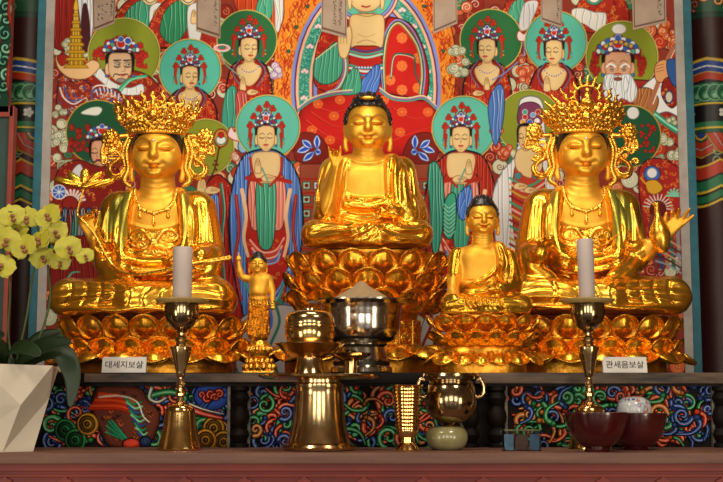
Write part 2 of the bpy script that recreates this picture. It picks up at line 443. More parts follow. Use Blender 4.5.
    m = cv.poly([(296, 152), (298, 120), (306, 104), (330, 94), (366, 88), (402, 94), (428, 100), (438, 118), (442, 152)], '#c8201a', '#4a0e0c', 1.2, shade=.3, sr=5, clipto=True)
    folds(cv, m, [[(310, 112), (330, 125), (345, 126)], [(305, 120), (325, 135), (345, 140)], [(312, 105), (332, 112), (345, 108)], [(392, 108), (410, 118), (430, 116)], [(392, 140), (412, 132), (432, 126)], [(300, 135), (318, 146), (340, 150)]], '#8a120e', '#ee4a38', 1.3)
    cv.clip = m
    for x, y in [(318, 104), (334, 116), (312, 130), (330, 140), (340, 100), (402, 112), (400, 132), (428, 112), (418, 142), (384, 100), (436, 132), (304, 146)]:
        for k in range(9):
            t = k * .7; cv.circ(x + 3.4 * math.cos(t), y + 2.8 * math.sin(t), 1.5, '#d8532a', '#f08a40', .4)
        cv.circ(x, y, 2, '#e87a38', '#c8401c', .5)
    cv.clip = None
    # torso of the painted buddha
    m = cv.poly([(386, 22), (396, 18), (412, 26), (424, 50), (429, 78), (424, 100), (404, 96), (384, 90), (380, 60)], '#c41f19', '#3a0c0a', 1.2, shade=.25, sr=3, clipto=True)
    cv.clip = m
    for x, y in [(402, 38), (402, 66), (402, 90), (418, 58), (390, 80), (418, 88)]:
        for k in range(8):
            t = k * .79; cv.circ(x + 3.6 * math.cos(t), y + 3.6 * math.sin(t), 1.6, '#e0662c', '#f4a058', .4)
        cv.circ(x, y, 1.8, '#f08a40', '#c8401c', .5)
    cv.clip = None
    for off, c in ((0, '#7b93dd'), (1.7, '#2a5a50'), (3, '#d8d6a8'), (4.2, '#8a6a2a')):
        cv.line([(383 + off * .6, 90), (381 + off, 60), (385 + off, 34), (396 + off * .4, 20 + off), (410 - off, 27 + off), (421 - off, 48), (425 - off, 72), (423 - off, 94)], c, 1.4, 1.4)
    cv.line([(391, 78), (394, 56), (404, 54), (414, 57), (415, 72), (420, 84)], '#2a5a50', 2, 1.6); cv.line([(391, 77), (394, 57), (404, 55), (414, 58)], '#dfe0c0', .8, .7)
    m = cv.poly([(346, 18), (336, 14), (326, 24), (318, 44), (314, 70), (318, 88), (345, 92), (352, 60)], '#b3261c', '#3a0c0a', 1, clipto=True); brocade(cv, m, (314, 14, 350, 90), 50)
    m = cv.poly([(336, 42), (326, 50), (315, 60), (314, 76), (322, 84), (334, 82), (342, 72), (342, 52)], '#44a083', '#1c4a38', 1, clipto=True); hatch(cv, m, 314, 44, 342, 86, 6, '#236a50', '#8fdcc0', -3)
    for o, c in ((0, '#8c6aa8'), (2, '#c8e0d0'), (4, '#44a083'), (5.5, '#a8281c')):
        cv.line([(337 + o, 44), (343 + o, 58), (343 + o, 74), (336 + o, 88), (326 + o, 92)], c, 1.6, 1.4)
    cv.line([(337, 43), (326, 51), (316, 59)], '#e0d8a0', 1.1, 1)
    cv.poly([(350, 18), (358, 14), (374, 14), (384, 18), (383, 44), (378, 52), (366, 48), (354, 52), (350, 40)], '#e6c88e', '#8a5a34', .7, shade=.25, sr=3, dark='#b07a40')
    for y in (12, 14.5): cv.line([(358, y), (367, y + 2), (376, y)], '#9a6a3a', .7, .6)
    cv.line([(357, 43), (366, 40), (376, 43)], '#a87844', .7, .6); cv.line([(358, 34), (366, 37), (375, 34)], '#b8884e', .5, .4)
    m = cv.poly([(352, 48), (366, 46), (380, 48), (381, 64), (374, 82), (356, 82), (350, 64)], '#b8261c', '#3a0c0a', .8, clipto=True)
    for y, c in ((50, '#5a3a7a'), (53, '#3f9f8c'), (56, '#9adcc8'), (62, '#b8261c'), (67, '#3f9f8c'), (70, '#dfe6e8'), (74, '#4a76c8')):
        cv.line([(350, y - 2), (366, y + 1.5), (382, y - 2)], c, 2.2, 2.2)
    for x in range(356, 378, 3): cv.circ(x, 67.5, 1.1, '#eef0f0', '#4a76c8', .4)
    m = cv.poly([(356, 92), (364, 78), (378, 64), (380, 80), (374, 94)], '#4a7ad0', '#1c2a5a', .8, clipto=True); hatch(cv, m, 358, 66, 382, 94, 6, '#27479a', '#a8c4f4', -8)
    m = cv.poly([(342, 94), (346, 78), (354, 68), (360, 74), (360, 92)], '#44a083', '#1c4a38', .8, clipto=True); hatch(cv, m, 342, 70, 360, 94, 5, '#236a50', '#8fdcc0', -4)
    for o, c in ((0, '#d8d6a8'), (1.6, '#8c6aa8'), (3.2, '#3f9f8c')):
        cv.line([(298, 108 + o), (312, 98 + o), (332, 92 + o), (352, 90 + o)], c, 1.5, 1.4); cv.line([(380, 88 + o), (392, 96 + o), (408, 98 + o), (424, 96 + o), (436, 106 + o)], c, 1.5, 1.4)
    # raised hand and head
    cv.poly([(340, 56), (338, 44), (339, 34), (345, 30), (350, 26), (352, 36), (350, 48), (346, 58)], '#e6c88e', '#8a5a34', .7)
    for k in range(3): cv.line([(340.5 + 3 * k, 34 - k), (340.8 + 3 * k, 44)], '#9a6a3a', .5, .4)
    cv.poly([(352, -14), (380, -14), (381, 2), (376, 9), (366, 12), (356, 9), (351, 2)], '#e6c88e', '#8a5a34', .8, shade=.2, sr=3, dark='#b07a40')
    cv.line([(362, 6), (366, 7), (370, 6)], '#a81c14', 1.6, 1.2)
    for s in (-1, 1): cv.poly([(366 + s * 14, -10), (366 + s * 18, -8), (366 + s * 18, 6), (366 + s * 15, 9)], '#e6c88e', '#8a5a34', .6)
    # lotus throne leaves beside the gilt buddha
    for s in (-1, 1):
        X = lambda v: 366 + s * (v - 366)
        cv.poly([(X(296), 160), (X(300), 134), (X(322), 138), (X(328), 164)], '#7d2018', '#3a0c0a', .7)
        for bx, by, ax, ay in ((297, 152, 311, 147), (302, 140, 312, 148), (317, 135, 317, 149), (321, 153, 315, 151), (303, 161, 314, 152)):
            dx, dy = ax - bx, ay - by; L = math.hypot(dx, dy); nx, ny = -dy / L * 3.6, dx / L * 3.6
            cv.poly([(X(bx), by), (X((ax + bx) / 2 + nx), (ay + by) / 2 + ny), (X(ax), ay), (X((ax + bx) / 2 - nx), (ay + by) / 2 - ny)], '#dfe8f4', '#243a7a', .7)
            cv.poly([(X(bx + dx * .1), by + dy * .1), (X((ax + bx) / 2 + nx * .55), (ay + by) / 2 + ny * .55), (X(ax), ay), (X((ax + bx) / 2 - nx * .55), (ay + by) / 2 - ny * .55)], '#2a4fc4', '#9ab4f0', .5)
        # throne side with key-fret and jewelled boxes
        x0, x1 = sorted((X(300), X(334)))
        cv.poly([(x0, 164), (x1, 164), (x1, 290), (x0, 290)], '#9a4a34', '#3a0c0a', .6, False)
        for y in range(178, 286, 14):
            cv.poly([(x0, y), (x1, y), (x1, y + 2), (x0, y + 2)], '#a8281c', None, 0, False)
            for k in range(3):
                xx = x0 + 3 + k * 11
                cv.poly([(xx, y + 4), (xx + 7, y + 4), (xx + 7, y + 11), (xx, y + 11)], '#a8d0b8' if k != 1 else '#e8ecf0', '#1c4a38', .8, False)
                cv.circ(xx + 3.5, y + 7.5, 2, '#2a4fc4' if k == 1 else '#7d2018')
    # upper right pieces
    for fx in (528, 600):
        m = cv.poly([(fx - 26, 26), (fx - 20, 0), (fx, -12), (fx + 24, 0), (fx + 28, 24), (fx + 6, 34)], '#b0301f', '#3a0c0a', .9, clipto=True); brocade(cv, m, (fx - 26, -10, fx + 28, 34), 50)
    m = cv.poly([(508, 14), (514, 2), (524, 0), (524, 22), (514, 20)], '#4aa486', '#1c4a38', .6, clipto=True); hatch(cv, m, 508, 0, 524, 22, 4, '#2a7a5c', '#98dcc0')
    m = cv.poly([(524, 4), (538, 2), (532, 20), (526, 30), (519, 27)], '#dedee2', '#8a8884', .6, clipto=True); hatch(cv, m, 522, 4, 536, 28, 3, '#9a9cae', '#ffffff')
    cv.circ(594, -4, 9, '#4a9a7c', '#1c4a38', .6); cv.circ(594, -3, 5.5, '#eeeae4', '#888', .5)
    m = cv.poly([(572, 10), (582, 8), (594, 12), (606, 14), (604, 30), (597, 32), (584, 24), (574, 20)], '#e4e2dc', '#7a7874', .8, clipto=True); hatch(cv, m, 574, 10, 606, 30, 5, '#a8a6a4', '#ffffff')
    # ---- second row figures
    bodhisattva(cv, 249, 49, 17, 24, '#2c6a3e', 247, 40, 30, 1, hand=(243, 84, .9), wid=2.0, drop=2.6)
    cv.circ(222, 48, 8, '#e8a4a4', '#fff', .8, ry=3.5); cv.circ(222, 47.5, 4, '#3f8a68', '#a03030', .5, ry=1.8); cv.line([(222, 52), (224, 62), (232, 70), (240, 76)], '#7aa89a', 1.4, 1.2)
    hands(cv, 252, 92, .9, tall=False)
    m = cv.poly([(226, 92), (236, 88), (238, 120), (232, 128), (222, 124)], '#3f9a84', '#1c4a38', .6, clipto=True); hatch(cv, m, 226, 90, 238, 126, 3, '#1c5a48', '#9adcc8')
    m = cv.poly([(236, 94), (247, 94), (246, 124), (238, 126)], '#c0504a', '#5a1410', .6, clipto=True); hatch(cv, m, 236, 94, 246, 124, 3, '#8a1c18', '#f0c0b0')
    bodhisattva(cv, 487, 50, 17, 24, '#2c6a3e', 491, 40, 31, -1, hand=(487, 84, .8), wid=2.1, drop=2.6)
    cv.poly([(517, 36), (519, 31), (524, 34), (527, 30), (530, 34), (534, 31), (532, 40), (520, 41)], '#f0dadc', '#a03434', .8); cv.line([(524, 42), (523, 56), (506, 72), (492, 80)], '#6a88c8', 1.4, 1.2)
    hands(cv, 478, 93, .9, tall=False)
    cloud(cv, 459, 55, 8); cloud(cv, 457, 72, 8); cloud(cv, 524, 66, 8, '#d8683a', '#8a2a18'); cloud(cv, 530, 78, 8, '#d8683a', '#8a2a18'); cloud(cv, 275, 70, 6, '#d8cbd8', '#8a6a9a')
    bodhisattva(cv, 190, 77, 16, 23, '#55b8a6', 190, 70, 31, 1, hand=(196, 106, 1.0), wid=2.5, drop=2.5)
    bodhisattva(cv, 554, 52, 17, 25, '#5cbca8', 556, 42, 31, -1, hand=(547, 84, 1.0), wid=2.2, drop=2.6)
    # ---- far left warrior with pagoda
    halo(cv, 124, 54, 36, '#84902c', '#c8b860')
    for k in range(70):
        t = R_.uniform(-3.3, .2); q = R_.uniform(18, 27)
        x, y = 120 + q * math.cos(t), 62 + q * math.sin(t) * .95
        cv.poly([(x - 2.2, y + 2), (x - 1.2, y - 2.5), (x + .3, y - .6), (x + 1.5, y - 3), (x + 2.4, y + 2)], '#b62c20', '#7a1814', .4)
    m = cv.poly([(88, 76), (104, 70), (140, 72), (160, 88), (166, 120), (120, 140), (84, 110)], '#8e261c', '#2a0c0a', 1, clipto=True); brocade(cv, m, (84, 70, 166, 140), 60)
    m = cv.poly([(90, 70), (100, 68), (110, 80), (128, 88), (142, 84), (142, 94), (120, 94), (104, 84)], '#dde0e2', '#777', .7, clipto=True); hatch(cv, m, 92, 70, 142, 94, 5, '#a4a8b0', '#fff')
    cv.line([(118, 92), (130, 80), (146, 76)], '#3fa07a', 5, 3); cv.line([(120, 91), (131, 80), (145, 77)], '#9adcb8', 1, .8)
    face(cv, 120, 67, 24, 30, 1, '#e0bd98', 1.4)
    for s in (-1, 1):
        cv.line([(121 + s * 1.5, 75), (121 + s * 6, 74), (121 + s * 8, 77)], '#3a3028', 1.3, .7)
        cv.line([(123 + s * 5 - 4, 60.5), (123 + s * 5 + 3, 60)], '#3a3028', 1.5, 1)
        cv.circ(123 + s * 5, 64.5, 1.7, '#f4f0e8', '#3a2a20', .5); cv.circ(123.3 + s * 5, 64.5, .8, BLK)
    cv.circ(121, 80.5, 4.2, '#8a8680', '#3a3028', .5, ry=2.4)
    beads(cv, 121, 52, 28, 15); cv.circ(128, 41, 3.5, '#3a62b8', '#fff', .8)
    m = cv.poly([(58, 84), (62, 74), (72, 82), (84, 80), (96, 88), (118, 90), (122, 106), (96, 118), (60, 112)], '#8a2a24', '#1a1a30', 1, clipto=True)
    brocade(cv, m, (56, 72, 122, 118), 60, ('#c8c8d0', '#3a5a9a', '#e0662c', '#d8d0b0')); 
    for o, c in ((0, '#e8e8ea'), (2.2, '#8a2a24'), (3.6, '#3a5a9a')): cv.line([(92, 104 - o), (92, 92), (96, 86 + o), (106, 86 + o), (114, 92), (121, 102)], c, 1.6, 1.2)
    for k in range(7): cv.line([(96 + k * 3.8, 86 + abs(k - 2) * 2), (98 + k * 3.4, 92 + abs(k - 2) * 2)], '#eee', 1.2, .8)
    for o in range(3): cv.line([(60 + o * 5, 88), (64 + o * 4, 98), (74, 104 - o * 3), (84, 98)], ('#d8dce0', '#3a5a9a', '#c85a38')[o], 1.8, 1.2)
    # pagoda held on the palms
    cv.poly([(56, 56), (58, 68), (70, 78), (88, 78), (100, 66), (92, 60), (78, 68), (64, 62)], '#e4bb88', '#7a4a28', .8)
    cv.poly([(57, 58), (62, 54), (70, 58), (62, 66)], '#a8281c', '#4a0e0c', .6)
    for k in range(8):
        y = 68 - k * 7.4; w = 12.5 - k * 1.35
        cv.poly([(76 - w, y), (76 - w * .8, y - 3), (76 + w * .8, y - 3), (76 + w, y)], '#c89a1e', '#6a4a0c', .6, False)
        cv.poly([(76 - w * .66, y - 3), (76 - w * .6, y - 7.4), (76 + w * .6, y - 7.4), (76 + w * .66, y - 3)], '#a87a14', '#6a4a0c', .5, False)
        for q in (-.35, 0, .35): cv.line([(76 + w * q, y - 7), (76 + w * q, y - 3.4)], '#e8cc60', .8, .8, False)
    cv.poly([(73.5, 9), (76, -2), (78.5, 9)], '#d8ae2e', '#6a4a0c', .5)
    # ---- left: stern face in dark green halo
    cloud(cv, 62, 128, 8); cloud(cv, 60, 146, 8); cloud(cv, 64, 162, 7); cloud(cv, 60, 112, 5)
    halo(cv, 98, 132, 32, '#1f5236', '#c0a048')
    cv.poly([(81, 113), (90, 108), (99, 107), (102, 110), (98, 115), (90, 115)], '#dfe2da', '#8a9a8a', .6)
    for k in range(26): 
        x, y = 80 + jit(11), 138 + jit(12); cv.poly([(x - 2, y + 2), (x - 1, y - 3), (x + 1, y - 1), (x + 2.2, y - 3), (x + 2, y + 2)], '#a02a22', '#5c1210', .4)
    m = cv.poly([(54, 190), (60, 168), (78, 160), (96, 166), (120, 172), (126, 215), (110, 250), (56, 250)], '#841f1a', '#2a0c0a', 1, clipto=True); brocade(cv, m, (54, 158, 126, 250), 60)
    face(cv, 101, 153, 20, 26, -1, '#d9a286', 1.3); cv.line([(93, 163), (98, 160.5), (104, 163)], '#3a3028', 1.6, 1); beads(cv, 102, 139, 24, 15)
    cv.poly([(72, 172), (80, 164), (84, 176), (76, 182)], '#d6d8dc', '#777', .6)
    for a in np.linspace(-2.6, -.2, 9): cv.line([(72 + 6 * math.cos(a), 202 + 6 * math.sin(a)), (72 + 13 * math.cos(a), 202 + 12 * math.sin(a))], '#e6d8d4', 1.8, 2.4)
    cv.circ(70, 204, 8, '#8e221c', '#2a0c0a', .7); cv.circ(59, 192, 7, '#3a62b8', '#e8e8ee', 1)
    for a in np.linspace(0, 6, 9): cv.line([(59, 192), (59 + 6 * math.cos(a), 192 + 6 * math.sin(a))], '#dfe4f0', .9, .7)
    for k in range(9):
        x = 62 + k * 6; m = cv.poly([(x, 212), (x + 5, 210), (x + 7, 240), (x + 2, 262), (x - 3, 240)], ('#27508a', '#7d1a16', '#2f7a68', '#8e8a84')[k % 4], '#1a1420', .7, clipto=True)
        hatch(cv, m, x - 2, 210, x + 6, 260, 2, '#15152a', '#c8b8b0')
    m = cv.poly([(56, 246), (100, 240), (104, 300), (56, 300)], '#7d1c18', '#2a0c0a', .7, clipto=True); hatch(cv, m, 56, 240, 104, 300, 8, '#3a0c0a', '#b8402c')
    cv.line([(66, 282), (72, 273), (80, 272)], '#5aa088', 3, 1)
    # ---- left inner: olive halo with jewel staff, and the red / blue standing figure
    halo(cv, 206, 147, 28, '#8a942e', '#c8b860')
    for k in range(7): cv.circ(216 + jit(6), 158 + jit(14), 1.3, '#6a3a14')
    cv.circ(221, 138, 7, '#c88a3a', '#7d2018', 1.2, ry=9); cv.circ(221, 140, 5, '#e4e8e8', '#3a8a78', 1, ry=4.5); cv.circ(221, 135, 3, '#b3261c', '#5a1410', .5)
    cv.line([(219, 148), (215, 168), (209, 180)], '#5a2018', 1.6, 1.4)
    m = cv.poly([(196, 205), (204, 188), (216, 175), (228, 182), (238, 200), (243, 240), (244, 300), (236, 345), (200, 340), (196, 260)], '#a32419', '#2a0c0a', 1.2, clipto=True)
    brocade(cv, m, (196, 178, 244, 240), 40, (DRED, '#c8401c')); hatch(cv, m, 198, 190, 242, 344, 12, '#5a0e0c', '#d8483a', 2, 3)
    m = cv.poly([(210, 200), (218, 196), (220, 230), (222, 252), (215, 263), (209, 248)], '#4a7cc8', '#1c2a5a', .9, clipto=True); hatch(cv, m, 209, 196, 222, 262, 4, '#27479a', '#b8ccf0')
    hands(cv, 202, 188, 1.5); hands(cv, 212, 190, 1.2, tall=False)
    cv.line([(221, 184), (224, 210), (222, 240), (225, 300), (222, 330)], '#2f6a58', 3, 2.4); cv.line([(222, 184), (225, 210), (223, 240), (226, 300)], '#9adcc0', .8, .6)
    m = cv.poly([(236, 232), (244, 236), (242, 262), (236, 280), (232, 256)], '#3f9a7c', '#1c4a38', .7, clipto=True); hatch(cv, m, 232, 232, 244, 280, 3, '#1c5a48', '#9adcc8')
    # flower vessel at 237,130
    cv.poly([(228, 136), (231, 127), (235, 132), (237, 123), (240, 132), (245, 127), (246, 136), (238, 141)], '#e8d4d8', '#b03030', .9); cv.circ(243, 146, 5, '#8ab8d8', '#2a3a6a', .9, ry=7); cloud(cv, 238, 158, 6, '#d8cfc0', '#b04a30')
    # ---- blue robed bodhisattva (left) and red/green one (right)
    def standing(cx, hy, hx, look, shawl, sdk, slt, w=18, h=26, flip=1):
        halo(cv, hx, hy, 32, '#5fbcaa'); cy = hy + 11
        flames(cv, cx, cy - h * .45, w, h)
        F = lambda pts: [(cx + flip * (x - 266), y + cy - 138) for x, y in pts]
        m = cv.poly(F([(258, 150), (244, 156), (236, 172), (231, 195), (229, 230), (233, 268), (240, 300), (250, 325), (284, 328), (294, 300), (299, 262), (303, 225), (301, 190), (294, 168), (284, 156), (274, 150)]), shawl, '#12101c', 1.8, clipto=True)
        hatch(cv, m, cx - 36, cy + 16, cx + 38, cy + 190, 26, sdk, slt, 0, 2.5, 1.0)
        m = cv.poly(F([(252, 172), (280, 172), (286, 200), (288, 250), (284, 300), (268, 322), (250, 300), (246, 250), (247, 200)]), '#b3261c', '#3a0c0a', .9, clipto=True)
        brocade(cv, m, (cx - 26, cy + 34, cx + 26, cy + 180), 60)
        for k, (a, b, y0, y1, c, dk, lt) in enumerate(((250, 262, 182, 228, '#e08a78', '#a83a30', '#f8d0c0'), (270, 284, 182, 228, '#e08a78', '#a83a30', '#f8d0c0'), (258, 274, 178, 246, '#3f9f80', '#1c5a48', '#a8e4cc'))):
            m = cv.poly(F([(a, y0), (b, y0), (b + 2, (y0 + y1) / 2), (b - 2, y1), (a + 2, y1), (a - 2, (y0 + y1) / 2)]), c, '#2a1410', .7, clipto=True); q = F([(a, y0), (b, y1)])
            hatch(cv, m, min(q[0][0], q[1][0]) - 1, q[0][1], max(q[0][0], q[1][0]) + 1, q[1][1], 4, dk, lt, 0, 1)
        for k in range(5): cv.line(F([(250 + k, 240 + k * 4), (262, 252 + k * 3), (276, 250 + k * 3), (284 - k, 238 + k * 4)]), ('#f0b0a0', '#c84a3a', '#f0b0a0', '#4a78c8', '#8ab0e8')[k], 2.0, 1.8)
        for k in range(6): cv.line(F([(240 + k, 268 + k * 3), (256, 292 + k * 2), (276, 292 + k * 2), (290 - k, 266 + k * 3)]), ('#4a7cc8', '#9abcf0', '#27479a', '#4a7cc8', '#9abcf0', '#3f9f80')[k], 2.4, 2.2)
        for s in (-1, 1):
            c0 = F([(266 + s * 30, 196), (266 + s * 27, 230), (266 + s * 31, 262), (266 + s * 25, 300)]); cv.line(c0, '#8e1f1a', 3.6, 2.6); cv.line(c0, '#d8604a', .8, .6)
            c1 = F([(266 + s * 24, 190), (266 + s * 20, 215), (266 + s * 22, 238), (266 + s * 18, 256)]); cv.line(c1, '#eabf96', 4, 3)
            c2 = F([(266 + s * 14, 300), (266 + s * 16, 315), (266 + s * 10, 335)]); cv.line(c2, '#2f8a70', 4, 3)
        cv.poly(F([(252, 156), (258, 152), (274, 152), (280, 156), (280, 172), (276, 182), (256, 182), (252, 172)]), SKIN, '#8a5a34', .7, shade=.2, sr=2, dark='#a86a3a')
        cv.line(F([(250, 158), (254, 176), (262, 186)]), '#a8281c', 2.4, 2.2); cv.line(F([(282, 158), (280, 174), (270, 186)]), '#a8281c', 2.4, 2.2)
        cv.line(F([(247, 178), (258, 180), (272, 178), (290, 182)]), '#a8281c', 4, 4); 
        q = F([(258, 166)])[0]; hands(cv, q[0], q[1], .95); q = F([(268, 178)])[0]; hands(cv, q[0], q[1], 1.1, tall=False)
        cv.line(F([(262, 168), (268, 182)]), '#5a9a98', 1.5, 1.2)
        face(cv, cx, cy, w, h, look); beads(cv, cx, cy - h * .42, w, h * .62)
        for s in (-1, 1):
            xx = cx + s * w * .82; cv.line([(xx, cy - 4), (xx + s, cy + 10)], '#a8281c', 3, 1.5)
    standing(266, 127, 268, 0, '#4f80d0', '#2a4a98', '#a4c2f2')
    standing(461, 128, 464, 0, '#b02a1e', '#6a1210', '#e0603c', flip=-1)
    m = cv.poly([(428, 170), (436, 162), (443, 180), (444, 215), (438, 252), (432, 248), (430, 210)], '#3a9a84', '#14362c', 1, clipto=True); hatch(cv, m, 428, 164, 444, 250, 5, '#1c5a48', '#9adcc8')
    m = cv.poly([(446, 198), (455, 194), (456, 220), (452, 238), (445, 236), (443, 218)], '#3fa084', '#14362c', 1, clipto=True)
    for k in range(8): cv.line([(444, 204 + k * 4), (449, 208 + k * 4), (455, 203 + k * 4)], '#a8e4cc', .9, .7)
    m = cv.poly([(458, 196), (470, 186), (472, 206), (464, 220), (458, 214)], '#4a7cd0', '#1c2a5a', .9, clipto=True); hatch(cv, m, 456, 188, 472, 218, 5, '#27479a', '#b0c8f4', -4)
    # ---- white hooded figure
    halo(cv, 529, 122, 32, '#87922c', '#c8b860')
    m = cv.poly([(519, 104), (523, 98), (531, 96), (540, 99), (544, 110), (546, 140), (553, 165), (556, 200), (556, 250), (548, 300), (505, 300), (497, 250), (492, 200), (502, 172), (515, 156), (518, 130)], '#dfe0e0', '#6a6a78', 1.2, clipto=True)
    hatch(cv, m, 494, 150, 556, 300, 12, '#9c9ca8', '#ffffff', 0, 3, 1)
    m = cv.poly([(518, 160), (540, 160), (545, 200), (538, 250), (518, 250), (512, 200)], '#b8402c', '#3a0c0a', .8, clipto=True)
    for k in range(12): cv.line([(510, 178 + k * 6), (528, 186 + k * 6), (546, 176 + k * 6)], ('#3f9f80', '#e8b0a0', '#c89a3a', '#8e221c')[k % 4], 2.2, 2.2)
    cv.poly([(518, 150), (538, 150), (542, 168), (530, 178), (516, 168)], SKIN, '#8a5a34', .6)
    for s in (-1, 1): cv.circ(527 + s * 9, 176, 4, '#3f8a8a', '#b03030', 1.2)
    m = cv.poly([(519, 124), (520, 106), (532, 102), (541, 108), (541, 124)], '#7a3a5c', '#2a1a30', .8, clipto=True)
    for x, y, c in ((525, 112, '#4aa090'), (525, 117, '#c03020'), (533, 115, '#7aa0d8'), (538, 112, '#b03028'), (523, 122, '#d8a030'), (530, 122, '#3a62b8'), (537, 121, '#eee')): cv.circ(x, y, 2.6, c, '#eee', .5)
    face(cv, 526, 138, 15, 25, -1); hands(cv, 520, 186, 1.1, tall=False); hands(cv, 530, 190, 1.0, tall=False)
    cloud(cv, 503, 152, 6, '#d8683a', '#8a2a18'); cloud(cv, 497, 132, 5, '#d8683a', '#8a2a18')
    m = cv.poly([(488, 108), (496, 86), (504, 90), (503, 122), (495, 146)], '#4a78c0', '#2a2a4a', .8, clipto=True); hatch(cv, m, 490, 90, 503, 140, 3, '#27479a', '#d0dcf0')
    # ---- far right old man with lute
    halo(cv, 622, 57, 36, '#87922c', '#c8b860'); cv.circ(619, 29, 7, '#e8e6e4', '#a8a8a8', .6, ry=5)
    for k in range(90):
        t = R_.uniform(-3.5, .35); q = R_.uniform(20, 27); x, y = 618 + q * math.cos(t), 66 + q * math.sin(t)
        cv.poly([(x - 2, y + 2), (x - 1.2, y - 2.5), (x + .3, y - .6), (x + 1.5, y - 3), (x + 2.2, y + 2)], '#b02a20', '#6a1410', .4)
    m = cv.poly([(590, 96), (604, 82), (640, 80), (676, 88), (684, 130), (684, 150), (640, 120), (592, 130)], '#9a2a20', '#2a0c0a', 1, clipto=True); brocade(cv, m, (590, 80, 684, 150), 70)
    m = cv.poly([(636, 98), (650, 80), (664, 76), (676, 96), (684, 112), (684, 120), (668, 112), (652, 114)], '#e2e4e6', '#55525a', 1, clipto=True); 
    for k in range(6): cv.circ(645 + k * 5, 92 + jit(6), .8, '#4a5a7a')
    m = cv.poly([(632, 92), (648, 88), (658, 98), (656, 110), (650, 118), (636, 108)], '#a86a3c', '#4a2a18', 1, clipto=True); hatch(cv, m, 634, 88, 656, 118, 7, '#7a4424', '#d8a070', -8)
    cv.line([(650, 106), (660, 78), (668, 58), (676, 44)], '#a86a4c', 5, 3.4); cv.line([(653, 104), (663, 78), (671, 58), (677, 46)], '#efe8e0', 1, .8)
    cv.poly([(655, 66), (662, 60), (668, 62), (670, 74), (664, 82), (656, 80)], '#d89a68', '#6a3a20', .8)
    for k in range(3): cv.line([(656, 66 + k * 3), (664, 64 + k * 3)], '#8a5230', .6, .5)
    m = cv.poly([(664, 80), (676, 78), (680, 96), (672, 108), (662, 96)], '#8e221c', '#2a0c0a', 1, clipto=True); brocade(cv, m, (662, 78, 680, 108), 14); cv.circ(669, 97, 4, '#cfc8b8', '#3a3a5a', 1.5, ry=6)
    m = cv.poly([(668, 60), (684, 62), (684, 84), (674, 86), (668, 74)], '#32589a', '#16203a', .8, clipto=True)
    for o, c in ((0, '#2f8a6a'), (2.5, '#8fdcc0'), (5, '#2f8a6a')): cv.line([(655, 112 + o), (668, 122 + o), (684, 132 + o)], c, 2.6, 2.6)
    face(cv, 618, 66, 27, 30, 0, '#dba684', 1.2)
    for s in (-1, 1):
        cv.line([(618 + s * 3, 66.5), (618 + s * 7.5, 64), (618 + s * 11.5, 67)], '#f4f2ee', 2.4, 1.6); cv.circ(618 + s * 6, 69.5, 1.7, '#e8e4dc', '#3a2a20', .5); cv.circ(618 + s * 6, 69.5, .8, BLK)
    m = cv.poly([(605, 76), (611, 74), (618, 76), (625, 74), (631, 76), (637, 90), (632, 102), (622, 98), (614, 104), (606, 98), (603, 88)], '#dfe3e6', '#8a96a0', .8, clipto=True)
    hatch(cv, m, 604, 76, 636, 104, 12, '#8fa0b0', '#ffffff', 0, 3); cv.circ(618, 79, 4, '#8a4a38', '#4a2018', .6, ry=1.6)
    beads(cv, 618, 54, 33, 19)
    for k in range(6): cv.circ(606 + k * 5, 46 - (2.5 - abs(k - 2.5)) * 2, 2.2, '#d8a83a', '#2a3a6a', .6)
    cloud(cv, 664, 30, 7, '#e07a3c', '#8a2a18'); cloud(cv, 676, 38, 6, '#e07a3c', '#8a2a18'); cloud(cv, 640, 110, 4, '#cfd0b4')
    cloud(cv, 668, 140, 7); cloud(cv, 676, 156, 7); cloud(cv, 660, 160, 5); cloud(cv, 672, 120, 4)
    halo(cv, 630, 136, 31, '#1f5236', '#c0a048'); cv.circ(633, 113, 6, '#dcdcda', '#9a9a9a', .6)
    for k in range(26):
        x, y = 648 + jit(7), 138 + jit(14); cv.circ(x, y, 1.7, '#b02a22', '#5c1210', .4)
    # ---- right of the right statue
    m = cv.poly([(640, 168), (656, 158), (676, 166), (684, 180), (684, 250), (650, 250), (640, 200)], '#a32620', '#2a0c0a', 1, clipto=True); brocade(cv, m, (640, 158, 684, 250), 50)
    cv.circ(652, 174, 8, '#3a6ac0', '#1c2a5a', .8); cv.circ(652, 173, 5, '#e6e6ea', '#888', .6)
    m = cv.poly([(646, 182), (656, 180), (663, 188), (656, 194), (648, 192)], '#d8a02c', '#5a3a10', .8, clipto=True); cv.line([(641, 178), (646, 184), (654, 188)], '#d8a02c', 2, 1)
    for a in np.linspace(-3.0, .1, 12): cv.line([(658 + 7 * math.cos(a), 208 + 7 * math.sin(a)), (658 + 15 * math.cos(a), 208 + 14 * math.sin(a))], '#d8cfc8', 1.6, 1)
    cv.circ(658, 209, 8, '#6a1a18', '#2a0c0a', .7)
    for a in np.linspace(-3.1, 0, 7): cv.line([(674, 196), (674 + 7 * math.cos(a), 196 + 7 * math.sin(a))], '#7ac8ac', 1.8, 2)
    for k in range(5): cv.line([(652 + k * 7, 216), (650 + k * 7, 236), (656 + k * 6, 268)], ('#7a3a3a', '#2a4a7a', '#b87a5a', '#2f6a58', '#8a8e96')[k], 4, 3.4)
    for k in range(6): cv.line([(656, 236 + k * 5), (668, 240 + k * 5), (684, 250 + k * 5)], ('#c89a78', '#5a2a2a', '#8a96a8')[k % 3], 2.0, 1.6)
    # bottom between the statues
    for x0, x1 in ((242, 300), (425, 470)):
        m = cv.poly([(x0, 318), (x1, 310), (x1, 380), (x0, 380)], '#b8b4b4', '#3a3a4a', .7, clipto=True)
        for k in range(6):
            x = R_.uniform(x0, x1); cv.line([(x, 300), (x + 6, 322), (x - 4, 350), (x + 4, 372)], R_.choice(['#8e1f1a', '#2f7a68', '#4a78c8']), 3, 2.4)
    return cv
